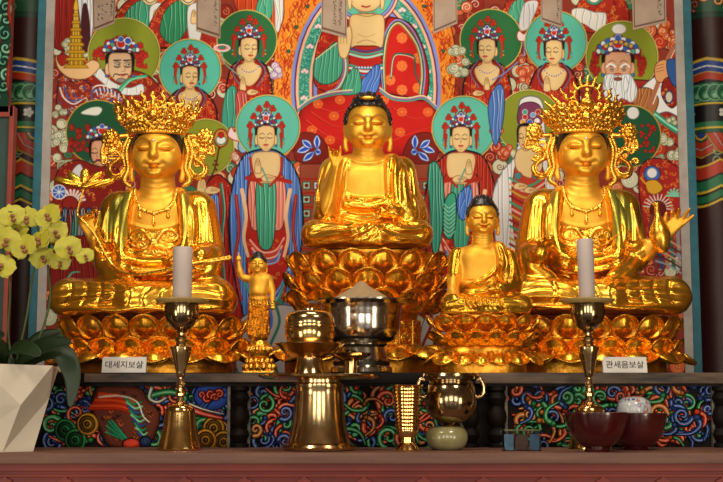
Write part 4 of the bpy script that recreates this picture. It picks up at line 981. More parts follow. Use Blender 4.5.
# ------------------------------------------------------------------ the two crowned statues
def crowned_statue(m, cx, dz, name, label, raised):
    """m = +1 when the raised hand is on the right of the picture"""
    F = Frame(cx, 318 + dz * .6, 95, -.02); root = empty(name, F.loc, label, 'statue', 'gilt statues on the altar')
    X = lambda u: cx + m * u
    Z = lambda z: z + dz
    x0, x1 = sorted((X(-92), X(112)))
    c = Clay(x0, x1, -86, 46, 126 + dz, 322 + dz, .82)
    Q = lambda u, y, z: (X(u), y, Z(z))
    c.ell(Q(0, 4, 240), (42, 26, 46), 3); c.ell(Q(0, 0, 212), (42, 24, 26), 8); c.cap(Q(-36, 6, 203), Q(36, 6, 203), 16, 16, 8)
    c.cap(Q(-42, 5, 206), Q(-51, -4, 250), 17, 18, 6); c.cap(Q(42, 5, 206), Q(48, -6, 254), 17, 17, 6); c.ell(Q(0, 4, 226), (50, 22, 30), 8)
    c.ell(Q(-50, -6, 256), (15, 20, 14), 4); c.ell(Q(46, -8, 262), (13, 17, 13), 4)
    # free forearms
    c.cap(Q(-50, -14, 254), Q(-50, -46, 258), 12, 8, 4)
    if raised == 'vase': c.cap(Q(48, -16, 262), Q(74, -34, 240), 12, 6.5, 4)
    else: c.cap(Q(44, -16, 268), Q(56, -32, 240), 12.5, 7, 4)
    # sleeves that fall on the lap
    c.chain([Q(-58, -20, 256), Q(-56, -34, 272), Q(-40, -44, 284)], [11, 10, 8], 4); c.chain([Q(46, -18, 262), Q(36, -32, 274), Q(20, -44, 284)], [9, 8, 7], 4)
    # legs
    c.cap(Q(26, -4, 294), Q(77, -34, 296), 19, 17, 6); c.cap(Q(-26, -4, 294), Q(-64, -34, 296), 19, 18, 6)
    c.cap(Q(79, -40, 298), Q(0, -62, 303), 18, 11, 6); c.cap(Q(-64, -40, 298), Q(14, -64, 302), 17, 11, 6)
    c.ell(Q(8, -30, 296), (72, 38, 16), 6); c.ell(Q(7, -26, 311), (85, 48, 6), 3)
    c.ell(Q(80, -30, 300), (20, 26, 15), 4); c.ell(Q(-66, -30, 300), (19, 26, 15), 4)
    head(c, cx, 152.8 + dz, 25, -8, ears=True, neck=1.35, st=1.12)
    # lapels of the open coat
    c.chain([Q(24, -12, 192), Q(30, -20, 212), Q(33, -24, 240), Q(26, -30, 262)], [6, 7, 7, 7], 3); c.chain([Q(-24, -12, 192), Q(-32, -20, 215), Q(-34, -24, 240), Q(-22, -32, 264)], [6, 8, 8, 7], 3)
    c.ell(Q(0, -26, 262), (34, 8, 12), 6)
    if raised == 'vase':
        hand(c, Q(78, -37, 237), (m * -.9, .1, -.45), (m * .6, -.2, -.8), (m * -.3, -1, -.2), 17.5, curl=(.75, .55, .2, .1), thumb=.9, k=.5, spread=.3)
        hand(c, Q(-49, -50, 257), (m * 1, -.2, -.3), (m * .15, -.5, -.9), (m * .2, -1, .3), 12, curl=(.5, .5, .3, .3), thumb=.7, k=.5)
    else:
        hand(c, Q(58, -34, 238), (m * -.8, .1, -.5), (m * .35, -.2, -.9), (m * -.6, -1, 0), 18, curl=(.55, .65, .6, .5), thumb=.9, k=.5)
        hand(c, Q(-50, -50, 262), (m * 1, 0, -.3), (m * -.1, -1, .6), (0, .3, 1), 12, curl=(.8, .9, .9, .8), thumb=.4, k=.5)
    c.box((cx, -20, 337), (140, 90, 20), .5, .5, sub=True)
    S = lambda L: [[(X(u), Z(z)) for u, z in l] for l in L]
    G = c.strokes
    # coat
    G(S([[(24, 190), (26, 210), (30, 235), (30, 262)], [(40, 190), (40, 212), (38, 236), (34, 258)], [(-26, 190), (-29, 212), (-31, 240), (-28, 262)], [(-38, 192), (-41, 214), (-42, 240), (-40, 268)], [(-50, 200), (-56, 224), (-60, 252)], [(49, 206), (54, 228), (58, 248)]]), 1.3, 2.2)
    G(S([[(20, 190), (21, 212), (24, 240), (24, 262)], [(32, 190), (33, 212), (34, 238)], [(46, 198), (47, 222), (46, 244)], [(-33, 190), (-35, 214), (-36, 240), (-34, 265)], [(-46, 198), (-49, 224), (-50, 246)], [(-22, 192), (-24, 214), (-26, 240)]]), -1.3, 1.5)
    G(S([[(-60, 246), (-50, 249), (-38, 244)], [(-62, 262), (-52, 266), (-40, 264)], [(58, 240), (48, 246), (38, 242)], [(56, 250), (46, 256), (36, 250)]]), 1.5, 1.6)
    # chest, belt and skirt knot
    G(S([[(-26, 222), (-14, 227), (0, 229), (14, 227), (26, 222)], [(-28, 246), (-12, 251), (0, 252), (14, 251), (28, 246)], [(-30, 256), (-12, 262), (10, 262), (30, 256)], [(-34, 268), (-14, 274), (10, 274), (34, 266)]]), 1.6, 1.7)
    G(S([[(-26, 250), (-10, 256), (12, 256), (27, 251)], [(-32, 262), (-12, 268), (12, 268), (32, 261)], [(-36, 275), (-14, 281), (14, 280), (36, 273)]]), -1.8, 1.4)
    # crossed legs
    G(S([[(96, 290), (70, 284), (40, 285), (10, 290)], [(98, 300), (74, 297), (46, 296), (14, 292), (-6, 284)], [(90, 309), (60, 306), (30, 300), (6, 290)], [(-78, 290), (-54, 284), (-30, 288), (-8, 298)], [(-80, 302), (-54, 300), (-26, 302), (0, 308)]]), 1.3, 2.2)
    G(S([[(60, 282), (56, 294), (62, 308)], [(46, 282), (42, 294), (46, 306)], [(34, 283), (28, 294), (32, 306)], [(22, 284), (14, 295), (16, 308)], [(74, 284), (72, 296), (78, 308)], [(96, 295), (72, 291), (44, 291), (12, 294)], [(84, 306), (56, 301), (28, 297)], [(-74, 296), (-50, 292), (-26, 296)], [(-40, 284), (-36, 296), (-42, 310)], [(-24, 286), (-16, 298), (-20, 310)], [(-8, 288), (2, 300), (0, 311)]]), -1.3, 1.4)
    G(S([[(-84, 311), (-60, 309), (-30, 312), (0, 310), (30, 313), (60, 309), (96, 312)]]), 1.6, 1.5)
    o = c.mesh('body', M['gold'], F.x0, F.zb, F.sx, F.sz, root, smooth=2)
    gp = [([(cx - 30, 100), (cx + 30, 100), (cx + 30, 180 + dz), (cx + 20, 196 + dz), (cx + 24, 226 + dz), (cx, 230 + dz), (cx - 24, 226 + dz), (cx - 20, 196 + dz), (cx - 30, 180 + dz)], SKINP), ([(X(58), Z(222)), (X(104), Z(200)), (X(104), Z(250)), (X(62), Z(266))], SKINP),
          ([(X(26), Z(193)), (X(36), Z(192)), (X(46), Z(204)), (X(52), Z(226)), (X(40), Z(232)), (X(34), Z(222)), (X(30), Z(250)), (X(25), Z(238)), (X(26), Z(214))], GREEN),
          ([(X(-27), Z(195)), (X(-34), Z(194)), (X(-36), Z(214)), (X(-33), Z(240)), (X(-29), Z(236)), (X(-28), Z(214))], (GREEN * .6 + .4)),
          *eye_paint(cx, 152.8 + dz, 25, 1.12), ([(cx - 6, 165.6 + dz), (cx, 166.4 + dz), (cx + 6, 165.6 + dz), (cx + 4.5, 168.6 + dz), (cx, 169.8 + dz), (cx - 4.5, 168.6 + dz)], (.80, .52, .4))]
    paint_body(o, gp, F.sx, F.sz, F.x0, F.zb)
    # hair line
    h = Clay(cx - 29, cx + 29, -42, 26, 118 + dz, 166 + dz, .7)
    h.ell((cx, -6, 146.5 + dz), (26.4, 28.4, 27), .5)
    h.box((cx, -40, 165 + dz), (24.4, 36, 30), .5, 16, sub=True); h.box((cx, -10, 176 + dz), (30, 34, 17), .4, .5, sub=True)
    h.mesh('hair', M['hair'], F.x0, F.zb, F.sx, F.sz, root)
    MB().lathe([(.001, -1.5 * F.sx), (1.1 * F.sx, -.9 * F.sx), (1.5 * F.sx, 0), (1.1 * F.sx, .9 * F.sx), (.001, 1.5 * F.sx)], 16, F.v(cx, -34.0, 142.5 + dz)).build('urna', M['urna'], root, True)
    # necklace
    n = Clay(cx - 32, cx + 32, -40, 5, 184 + dz, 236 + dz, .6)
    def front(x, z):
        i = int((x - c.o[0]) / c.h); k = int((z - c.o[2]) / c.h); col = c.D[i, :, k]; j = np.argmax(col < 0); return c.o[1] + j * c.h
    pts = [(-21, 188), (-20, 196), (-17, 204), (-11, 210), (0, 213), (11, 210), (17, 204), (20, 196), (21, 188)]
    for u, z in spline(pts, 4):
        x, z = cx + u, z + dz; y = front(x, z); n.ell((x, y - .3, z), (2.1, 1.8, 2.1), .5)
        n.ell((x + .9 * (1 if u > 0 else -1), y - .4, z + 1.8), (.8, .8, .8), .4)
    for u, z, L in ((-14, 209, 8), (0, 214, 10), (14, 209, 8)):
        y = front(cx + u, z + dz); n.ell((cx + u, y - .5, z + dz), (2.6, 1.6, 2.6), .4)
        n.chain([(cx + u, y - .3, z + dz + 2), (cx + u, y - .8, z + dz + L * .6), (cx + u, y - .8, z + dz + L)], [.8, 1.2, 2.0], .5)
    n.mesh('necklace', M['gold_orn'], F.x0, F.zb, F.sx, F.sz, root, smooth=0)
    # knotted sash ornament under the chest
    k = Clay(cx - 34, cx + 34, -50, -4, 222 + dz, 260 + dz, .65)
    rr = random.Random(3)
    for s in (-1, 1):
        k.chain([(cx + s * u, front(cx + s * u, z + dz) - 1, z + dz) for u, z in ((3, 240), (10, 231), (18, 230), (24, 236), (18, 241), (10, 240))], [2.4, 2.2, 2.0, 1.8, 1.5, 1.2], .6)
        k.chain([(cx + s * u, front(cx + s * u, z + dz) - 1, z + dz) for u, z in ((3, 244), (12, 248), (22, 244), (29, 238))], [2.0, 1.9, 1.6, 1.0], .6)
        k.chain([(cx + s * u, front(cx + s * u, z + dz) - 1, z + dz) for u, z in ((2, 246), (6, 252), (14, 255))], [1.8, 1.5, 1.2], .6)
    k.ell((cx, front(cx, 242 + dz) - 1.5, 242 + dz), (5, 3, 5), .8)
    for j in range(16):
        u, z = rr.uniform(-24, 24), rr.uniform(232, 254) + dz
        k.chain([(cx + p, front(cx + p, q) - .8, q) for p, q in spir(u, z, 4.2, 1.1, rr.uniform(0, 6), rr.choice((-1, 1)), 9)], 1.1, .4, sm=False)
    for j in range(60):
        u, z = rr.uniform(-22, 22), rr.uniform(232, 252) + dz; k.ell((cx + u, front(cx + u, z) - .4, z), (1.2, 1.2, 1.2), .5)
    k.mesh('sash_ornament', M['gold_orn'], F.x0, F.zb, F.sx, F.sz, root, smooth=0)
    return root, F, c, X, Z

def spir(cx, cz, r, turns, a0, d, n=14):
    t = np.linspace(0, 1, n); rr = r * (1 - .82 * t); a = a0 + d * t * turns * 2 * math.pi
    return [(cx + q * math.cos(w), cz + q * math.sin(w)) for q, w in zip(rr, a)]

def crown(root, F, cx, dz, style, seed):
    """pierced gilt crown of curls, flames and rosettes wrapped round the head"""
    rr = random.Random(seed)
    c = Clay(cx - 62, cx + 62, -50, 34, 82, 190 + dz, .66)
    R0 = 27.0
    def W(u, z, out=0.0):                     # wrap a drawn ornament on the crown's drum (leaning outward with height)
        R = R0 + max(0, 134 + dz - z) * .50 - max(0, 114 + dz - z) * .35 + out
        if abs(u) < R * 1.35:
            a = max(-1.35, min(1.35, u / (R0 * 1.12))); return (cx + R * 1.12 * math.sin(a) * (1 if abs(u) < R else 1), -4 - R * math.cos(a), z)
        return (cx + u, 2 - out, z)
    def curl(u, z, r, a0, d, w=1.5, out=0.0, turns=1.1):
        pts = spir(u, z, r, turns, a0, d); c.chain([W(p, q, out) for p, q in pts], list(np.linspace(w, w * .7, len(pts))), .45, sm=False)
    def flame(u, z, L, lean, w=2.0, out=0.0):
        pts = [(u, z), (u + lean * .5 + 1.2, z - L * .35), (u + lean * .6 - 1.0, z - L * .7), (u + lean, z - L)]
        c.chain([W(p, q, out + .8 * i) for i, (p, q) in enumerate(pts)], [w, w * .95, w * .6, w * .25], .5)
    B = 136 + dz
    for z, r in ((B - 1, 1.7), (B - 6, 1.2)):
        c.chain([W(u, z, .5 if z == B - 1 else 0) for u in np.linspace(-34, 34, 24)], r, .5, sm=False)
    for u in np.linspace(-32, 32, 17): c.ell(W(u, B - 3.5, 1.2), (1.5, 1.5, 1.5), .4)
    top = 30 if style == 'wide' else 34
    # backing lattice so that the crown reads as a body
    for row in range(4):
        z = B - 8 - row * 5.6; half = (33, 37, 36, 27)[row] if style == 'wide' else (32, 36, 33, 24)[row]
        N = 11 - row
        for k in range(N):
            u = -half + 2 * half * k / (N - 1); s = 1 if u > 0 else -1
            curl(u, z, 4.0, rr.uniform(0, 6), s, 1.45, rr.uniform(0, 1.6)); c.ell(W(u, z, 1.5), (1.6, 1.6, 1.6), .4)
            c.ell(W(u + 2.5, z + 2.5, -1.5), (3.4, 1.6, 3.4), .8)
        c.chain([W(u, z + 3, -1.8) for u in np.linspace(-half, half, 20)], 2.1, .6, sm=False)
    if style == 'wide':
        for k in range(13):
            u = -39 + k * 6.5; flame(u, B - 28 + abs(u) * .16, 8 + 4 * (k % 2), u * .10, 2.0, .5)
        for u in (-33, -20, 0, 20, 33): c.ell(W(u, B - 17, 2.6), (4.2, 2.2, 4.2), .4); [c.ell(W(u + 4.6 * math.cos(t), B - 17 + 4.6 * math.sin(t), 2.6), (1.5, 1.5, 1.5), .4) for t in np.linspace(0, 5.5, 8)]
        c.chain([W(0, B - 26), W(0, B - 34, 1)], [3, 2], .6); c.ell(W(0, B - 36, 1), (2.5, 2.5, 3), .4)
    else:
        # niche with a small seated figure in a flaming halo
        c.ell(W(0, B - 27, 3), (6.5, 3, 4), .7); c.ell(W(0, B - 31.5, 3.4), (3.8, 3, 4), .7); c.ell(W(0, B - 37.5, 3.4), (2.5, 2.4, 2.8), .4)
        c.chain([W(8.5 * math.cos(t), B - 33 + 9.5 * math.sin(t), 1.6) for t in np.linspace(-3.5, .36, 16)], 1.3, .4, sm=False)
        for t in np.linspace(-3.3, .16, 9):
            x0, z0 = 9 * math.cos(t), B - 33 + 10 * math.sin(t); c.chain([W(x0, z0, 1.4), W(x0 * 1.25, z0 + 6 * math.sin(t), 1.6), W(x0 * 1.38 + 1, z0 + 10 * math.sin(t) - 1, 1.4)], [1.9, 1.4, .5], .4, sm=False)
        for s in (-1, 1):
            for k in range(5): flame(s * (14 + k * 5.6), B - 30 + k * 4.0, 11 - k * .6, s * (3 + k * 1.4), 2.1, .8)
            for k in range(4): flame(s * (30 + k * 3.6), B - 14 + k * 2.5, 8, s * 7, 1.9, .4)
        c.ell(W(0, B - 14, 3), (5, 2.6, 4.6), .4)
        for t in np.linspace(0, 5.5, 9): c.ell(W(6.4 * math.cos(t), B - 14 + 6 * math.sin(t), 2.5), (1.8, 1.6, 1.8), .4)
    # side rosettes, ribbons and S-curled streamers
    for s in (-1, 1):
        ux = 48; uz = B + 1 if style == 'wide' else B - 4
        c.chain([(cx + s * 30, -6, B - 2), (cx + s * 38, -6, B - 1), (cx + s * ux, -6, uz)], [2.6, 2.4, 2.6], .6)
        for ring, (q, n) in enumerate(((7.4, 9), (3.8, 6))):
            for t in np.linspace(0, 2 * math.pi, n + 1)[:-1]:
                x, z = cx + s * ux + q * math.cos(t) * .9, uz + q * math.sin(t); c.ell((x, -8 - ring * 3, z), (2.7, 2.2, 2.9), .5)
        c.ell((cx + s * ux, -12, uz), (3, 2.4, 3), .4)
        for k in range(4): c.chain([(cx + s * (ux - 2 + k * 3), -6, uz + 5), (cx + s * (ux - 3 + k * 4), -6, uz + 12 + k), (cx + s * (ux - 6 + k * 3), -6, uz + 16)], [1.6, 1.5, 1.1], .5)
        # long ribbon down beside the ear
        c.chain([(cx + s * 27, -9, B + 2), (cx + s * 31, -10, B + 16), (cx + s * 29, -9, B + 32), (cx + s * 33, -8, B + 44), (cx + s * 27, -9, B + 50)], [2.2, 2.4, 2.6, 3.0, 2.0], .6)
        c.chain([(cx + s * 30, -7, B), (cx + s * 35, -7, B + 14), (cx + s * 33, -7, B + 30)], [1.6, 1.8, 1.6], .6)
        # S streamer
        S = [(33, B + 33), (40, B + 41), (49, B + 41), (53, B + 34), (49, B + 28), (42, B + 24), (40, B + 18), (46, B + 13), (53, B + 16)]
        S = [(u * .86 + 3.5, z - 1) for u, z in S]
        c.chain([(cx + s * u, -6 - (i % 3), z) for i, (u, z) in enumerate(S)], [2.6, 3.0, 3.0, 2.8, 2.6, 2.6, 2.3, 2.0, 1.4], .5)
        c.chain([(cx + s * (u * .86 + 5.5), -9 - (i % 3), z * .86 + (B + 28) * .14) for i, (u, z) in enumerate(S)], [1.3] * 8 + [.8], .4)
        for k in range(8):
            u, z = rr.uniform(34, 56), B + rr.uniform(4, 26); c.chain([(cx + s * p, -5, q) for p, q in spir(u, z, 3.8, .9, rr.uniform(0, 6), 1)], 1.35, .4, sm=False)
            c.cap((cx + s * u, -3, z), (cx + s * 36, -3, z), 1.2, 1.2, .4)
    return c.mesh('crown', M['gold_orn'], F.x0, F.zb, F.sx, F.sz, root, smooth=0)
# ------------------------------------------------------------------ smaller statues
def small_buddha():
    F = Frame(485, 317, 193, -.44); root = empty('buddha_statue', F.loc, 'small seated golden buddha with one arm bare reaching down over its knee', 'statue', 'gilt statues on the altar')
    c = Clay(434, 536, -52, 32, 200, 320, .55)
    c.ell((485, 4, 278), (26, 18, 32), 2); c.ell((485, 1, 258), (25, 16, 17), 5); c.cap((463, 4, 254), (507, 4, 254), 8.5, 8.5, 5)
    c.cap((459, 3, 254), (455, -6, 280), 8.2, 7, 3); c.cap((511, 3, 255), (516, -6, 282), 9, 9, 3)
    c.chain([(455, -8, 279), (453, -20, 292), (454, -31, 300)], [6.8, 5.6, 4.2], 1.5, sm=False)
    c.cap((515, -10, 284), (500, -28, 290), 8.5, 6, 3)
    c.cap((472, -4, 302), (451, -20, 304), 10, 10, 4); c.cap((500, -4, 302), (521, -20, 304), 10, 10, 4)
    c.cap((450, -24, 305), (492, -38, 308), 9.5, 6.5, 4); c.cap((522, -24, 305), (478, -39, 307), 9.5, 6.5, 4)
    c.ell((486, -18, 305), (42, 24, 8), 4); c.ell((485, -16, 313), (45, 27, 4), 2)
    c.chain([(500, -6, 246), (507, -12, 262), (509, -16, 280)], [6, 7.5, 7.5], 3)
    head(c, 485, 219, 15.2, -4, neck=1.45)
    hand(c, (454.5, -31, 300), (1, -.2, 0), (0, -.2, 1), (0, 1, .1), 9, curl=(.05, .05, .08, .1), thumb=1.1, k=.35, spread=.05)
    hand(c, (499, -33, 291), (.1, -.5, -.8), (-1, -.2, .1), (0, -.3, -1), 8, curl=(.2, .25, .3, .3), thumb=.7, k=.4)
    c.box((485, -10, 335), (80, 60, 19.8), .5, .5, sub=True)
    G = c.strokes
    G([[(497, 244), (500, 262), (492, 274), (474, 282)], [(503, 244), (507, 264), (502, 280)], [(510, 248), (514, 266), (511, 284)], [(470, 284), (484, 280), (496, 272)]], 1.3, 1.3)
    G([[(500, 244), (503, 262), (497, 276)], [(507, 246), (511, 266), (507, 284)], [(466, 280), (480, 280), (494, 270)], [(464, 288), (480, 288), (492, 282)], [(462, 246), (458, 262), (456, 274)]], -1.2, 1.0)
    G([[(466, 292), (480, 293), (496, 291)], [(442, 304), (460, 300), (484, 300), (506, 298)], [(528, 304), (508, 300), (488, 302)], [(460, 311), (486, 307), (512, 311)]], 1.1, 1.3)
    for k in range(9):
        x = 466 + k * 4.4; G([[(x, 296), (x - 3, 303), (x + 1, 310)]], -1.5, .95)
    o = c.mesh('body', M['gold'], F.x0, F.zb, F.sx, F.sz, root)
    rb = np.array([.80, .80, .72, 1.])
    paint_body(o, [([(460, 190), (508, 190), (506, 236), (500, 246), (496, 266), (470, 284), (464, 290), (462, 316), (444, 316), (446, 262), (462, 244)], SKINP), ([(502, 243), (514, 247), (520, 262), (526, 290), (512, 292), (490, 294), (465, 294), (463, 286), (474, 282), (490, 274), (499, 262)], rb), ([(462, 246), (452, 256), (449, 274), (456, 276), (461, 262)], rb),
                   ([(438, 298), (466, 294), (500, 294), (532, 298), (531, 312), (440, 312)], rb), *eye_paint(485, 218.5, 15.2), ([(481.6, 225.5), (485, 226), (488.5, 225.5), (487.5, 227.6), (485, 228.2), (482.6, 227.6)], (.7, .25, .18))], F.sx, F.sz, F.x0, F.zb)
    hair_cap('hair', F, 485, 218.5, 15.2, -4, root, n=200, bump=.08, h=.5)
    MB().lathe([(.001, -1 * F.sx), (.8 * F.sx, -.6 * F.sx), (1 * F.sx, 0), (.8 * F.sx, .6 * F.sx), (.001, 1 * F.sx)], 14, F.v(485, -19.5, 212)).build('urna', M['urna'], root, True)
    return root

def infant_buddha():
    F = Frame(257, 344, 252, -.42); root = empty('infant_statue', F.loc, 'small standing golden infant figure pointing one finger up, in an ornate skirt', 'statue')
    c = Clay(228, 280, -18, 18, 248, 347, .42)
    c.ell((258, 0, 282), (10.5, 7.5, 13), 1.5); c.ell((257, -1, 291), (9.5, 8, 8), 3); c.cap((250, 1, 277), (266, 1, 277), 4.4, 4.4, 3)
    c.chain([(249, 1, 277), (241, 0, 276), (237.5, -2, 269)], [4, 3.3, 3], 1.0); c.chain([(237.5, -2, 269), (236.5, -3, 260)], [3, 2.1], 1.0)
    c.chain([(267, 1, 278), (270.5, 0, 290), (271, -3, 302)], [4, 3.2, 2.2], 1.0)
    c.ell((236.3, -3, 257.5), (2.6, 2.0, 2.8), .5); c.chain([(236.6, -4, 256), (236.2, -4.4, 251.5)], [1.05, .8], .4); 
    for k in range(3): c.chain([(235 + k * 1.5, -4.6, 255.5), (235.2 + k * 1.4, -5.2, 257.5), (235.6 + k * 1.3, -4.6, 259)], [.8, .8, .7], .3)
    c.chain([(238.6, -3.6, 259), (238.2, -5.2, 257)], [.9, .8], .3)
    for k in range(4): c.chain([(269.5 + k * 1.1, -3.5, 303), (269.3 + k * 1.2, -4, 307), (269.5 + k * 1.1, -3, 309.6 - abs(k - 1.5) * .8)], [1.0, .9, .7], .3)
    c.chain([(269.3, -4, 302), (267.8, -5, 305)], [.9, .7], .3)
    head(c, 256, 263.4, 8.6, -1.5, neck=1.5)
    # skirt
    for k, (z, r) in enumerate(((296, 9.6), (306, 10), (318, 10.5), (330, 11), (340, 11.5))): pass
    c.chain([(257, 0, 299), (257, 0, 312), (257, 0, 326), (257, 0, 332)], [10.2, 10.4, 10.8, 11.0], 1.2, flat=.75)
    rr = random.Random(8)
    for k in range(7):
        x = 247.5 + k * 3.1; c.strokes([[(x, 296), (x + 1.4, 312), (x - 1.2, 326), (x + .6, 343)]], 1.0, .8); c.strokes([[(x + 1.5, 298), (x + 2.6, 314), (x + .4, 328), (x + 2, 344)]], -1.2, .7)
    for k in range(26):
        x, z = rr.uniform(248, 266), rr.uniform(298, 342); c.stroke(spir(x, z, 2.4, .9, rr.uniform(0, 6), 1, 8), 1.0, .6, sm=False)
    c.stroke([(247, 297), (257, 299), (267, 297)], 1.2, 1.2)
    c.box((257, 0, 353), (30, 30, 9.5), .4, .4, sub=True)
    o = c.mesh('body', M['gold'], F.x0, F.zb, F.sx, F.sz, root)
    paint_body(o, [([(228, 248), (280, 248), (280, 296), (228, 296)], SKINP), *eye_paint(256, 263.4, 8.6), ([(246, 297), (268, 297), (269, 345), (245, 345)], (.8, .72, .6))], F.sx, F.sz, F.x0, F.zb)
    h = Clay(244, 268, -14, 14, 245, 275, .42); h.ell((256, 0, 260.8), (9.2, 9.6, 9.4), .3).ell((256, 0, 253.4), (5, 5, 4), 1.5)
    h.ell((256, -12, 265.4), (9, 10, 8.2), .3, sub=True); h.box((256, -2, 271), (12, 14, 6), .3, .4, sub=True); h.mesh('hair', M['hair'], F.x0, F.zb, F.sx, F.sz, root)
    # its own little stand
    s = Frame(257, 372, 343, -.42)
    st = empty('lotus_pedestal', s.loc, 'small round golden lotus stand under the standing infant figure', 'pedestal')
    c = Clay(236, 280, -20, 20, 340, 374, .5)
    c.cap((258, 0, 346), (258, 0, 350), 10, 11, 1); c.ell((258, 0, 345), (12, 11, 2.2), .6); c.ell((258, 0, 356), (9, 9, 4), 2); c.ell((258, 0, 369), (16, 14, 3.2), 1); c.ell((258, 0, 363), (12, 11, 4), 2)
    for row, (z, R, q, n) in enumerate(((349, 11.5, 2.7, 11), (361, 12, 3.0, 12), (367, 15, 3.0, 14))):
        for t in np.linspace(0, 2 * math.pi, n + 1)[:-1]:
            c.ell((258 + R * math.cos(t + row * .3), R * math.sin(t + row * .3), z), (q, q, q * 1.15), .5)
    c.box((258, 0, 372), (16, 14, 1.5), .4, .5)
    c.mesh('stand', M['gold_orn'], s.x0, s.zb, s.sx, s.sz, st)
    return root

# ------------------------------------------------------------------ lotus pedestals
def petal_mesh(w, hgt, belly, lip, boss=1.0, point=.25, n=16, m=14, down=False):
    """one cupped petal: local x across, -y outward, z up; root at z=0"""
    V = []; Fc = []
    for j in range(m + 1):
        v = j / m
        for i in range(n + 1):
            u = -1 + 2 * i / n
            top = math.sqrt(max(0, 1 - (abs(u) ** 2.3) * .93)) + point * .22 * max(0, 1 - abs(u) * 2.2)      # scalloped outline
            x = w * .5 * u * (.72 + .28 * math.sin(min(v * 1.6, 1) * math.pi / 2)) ; z = hgt * v * (.42 + .58 * top)
            out = belly * math.sin(v * math.pi * .6) * (1 - .6 * u * u) + lip * max(0, v - .6) ** 1.4 * 3.2
            rim = max(abs(u) ** 5, max(0, (v - .82) / .18)); out += w * .07 * rim * math.sin(min(v * 3, 1) * 1.57)
            e = math.sqrt((u / .5) ** 2 + ((v - .5) / .30) ** 2); out += boss * w * .08 * math.exp(-e * e * 1.4)
            out -= w * .06 * math.exp(-((e - 1.45) / .4) ** 2)
            V.append((x, -out, z))
    for j in range(m):
        for i in range(n):
            a = j * (n + 1) + i; Fc.append((a, a + 1, a + n + 2, a + n + 1))
    N = len(V)
    V2 = [(x * .97, y + w * .07, z * .99) for x, y, z in V]
    F2 = [tuple(q + N for q in reversed(f)) for f in Fc]
    edge = [i for i in range(n)] ; B = []
    for i in range(n): B.append((i + 1, i, i + N, i + 1 + N)); a = m * (n + 1) + i; B.append((a, a + 1, a + 1 + N, a + N))
    for j in range(m):
        a = j * (n + 1); B.append((a, a + n + 1, a + n + 1 + N, a + N)); b = a + n; B.append((b + n + 1, b, b + N, b + n + 1 + N))
    me = bpy.data.meshes.new('petal'); me.from_pydata(V + V2, [], Fc + F2 + B); me.update()
    me.polygons.foreach_set('use_smooth', np.full(len(me.polygons), True)); me.materials.append(M['gold_petal'])
    return me

def pedestal(F, cx, yc, rows, cores, label, extra=None, arc=1.9):
    """rows: (z_root, A, B, count, w, height, belly, lip, tilt, phase, down)"""
    root = empty('lotus_pedestal', F.loc, label, 'pedestal')
    mb = MB(); n = 56; vv = []; ff = []
    for z, a, b in cores:
        for k in range(n):
            t = 2 * math.pi * k / n; vv.append(F.v(cx + a * math.cos(t), yc + b * math.sin(t), z))
    for j in range(len(cores) - 1):
        for k in range(n): k2 = (k + 1) % n; ff.append((j * n + k, (j + 1) * n + k, (j + 1) * n + k2, j * n + k2))
    ff.append(tuple(range(n))); ff.append(tuple((len(cores) - 1) * n + k for k in range(n - 1, -1, -1)))
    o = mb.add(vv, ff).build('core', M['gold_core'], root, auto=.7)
    for (z, A, B, cnt, w, hg, belly, lip, tilt, ph, down) in rows:
        me = petal_mesh(w * F.sx, hg * F.sz, belly * F.sx, lip * F.sx)
        # equal arc spacing
        T = np.linspace(-math.pi, math.pi, 721); ds = np.hypot(A * np.cos(T), B * np.sin(T)); S = np.r_[0, np.cumsum((ds[1:] + ds[:-1]) / 2 * (T[1] - T[0]))]
        for k in range(cnt):
            t = np.interp(((k + ph) / cnt % 1.0) * S[-1], S, T)        # t measured from -y axis
            if abs(t) > arc: continue
            px, py = cx + A * math.sin(t), yc - B * math.cos(t)
            nx, ny = math.sin(t) / A, -math.cos(t) / B; a = math.atan2(nx, -ny)
            p = bpy.data.objects.new('petal', me); COL.objects.link(p); p.parent = root
            p.location = F.v(px, py, z)
            m = Matrix.Rotation(a, 4, 'Z') @ (Matrix.Rotation(math.pi - tilt, 4, 'X') @ Matrix.Rotation(math.pi, 4, 'Z') if down else Matrix.Rotation(tilt, 4, 'X'))
            p.rotation_euler = m.to_euler()
    if extra: extra(root, F)
    return root
# ------------------------------------------------------------------ heights of the two altar levels
Y_SHELF, Y_PANEL, Y_TABLE, Y_OFF = -.68, -.60, -1.22, -.95
Z_SHELF = P(361, 372.6, Y_SHELF).z
Z_TABLE = P(361, 450.2, Y_OFF).z
def base_px(Y, z): return float(PX(0.0, Y, z)[1])
ZS = lambda Y: base_px(Y, Z_SHELF)
ZT = lambda Y: base_px(Y, Z_TABLE)

# ------------------------------------------------------------------ painting
cvp = make_painting()
M['painting'] = attr_mat('painted_silk', .75, .15)
M['grey_mount'] = principled('grey_mount', '#b4aea8', .8, noise=(14, .5, '#9c948c'))
M['teal_mount'] = principled('teal_mount', '#2c6f80', .7, noise=(20, .5, '#235a6a'))
YP = .70
pxL, pxR = P(47.5, 100, YP).x, P(677, 100, YP).x
x0p, x1p = (P(52.6, 100, YP).x, P(676.6, 100, YP).x)
zt, zb_ = P(361, -14, YP).z, P(361, 378, YP).z
pt = empty('hanging_painting', ((x0p + x1p) / 2, YP, zb_), 'huge temple painting of haloed deities in red, green and blue robes behind the golden statues', 'painting')
canvas_plane('painted_canvas', cvp, YP, x0p, x1p, zb_, zt, .0026, M['painting'], pt)
del cvp
def wparent(o, p):
    o.parent = p; o.matrix_parent_inverse = Matrix.Translation(-p.location); return o
gw, tw = P(400, 200, YP).x - P(391.3, 200, YP).x, P(400, 200, YP).x - P(392, 200, YP).x
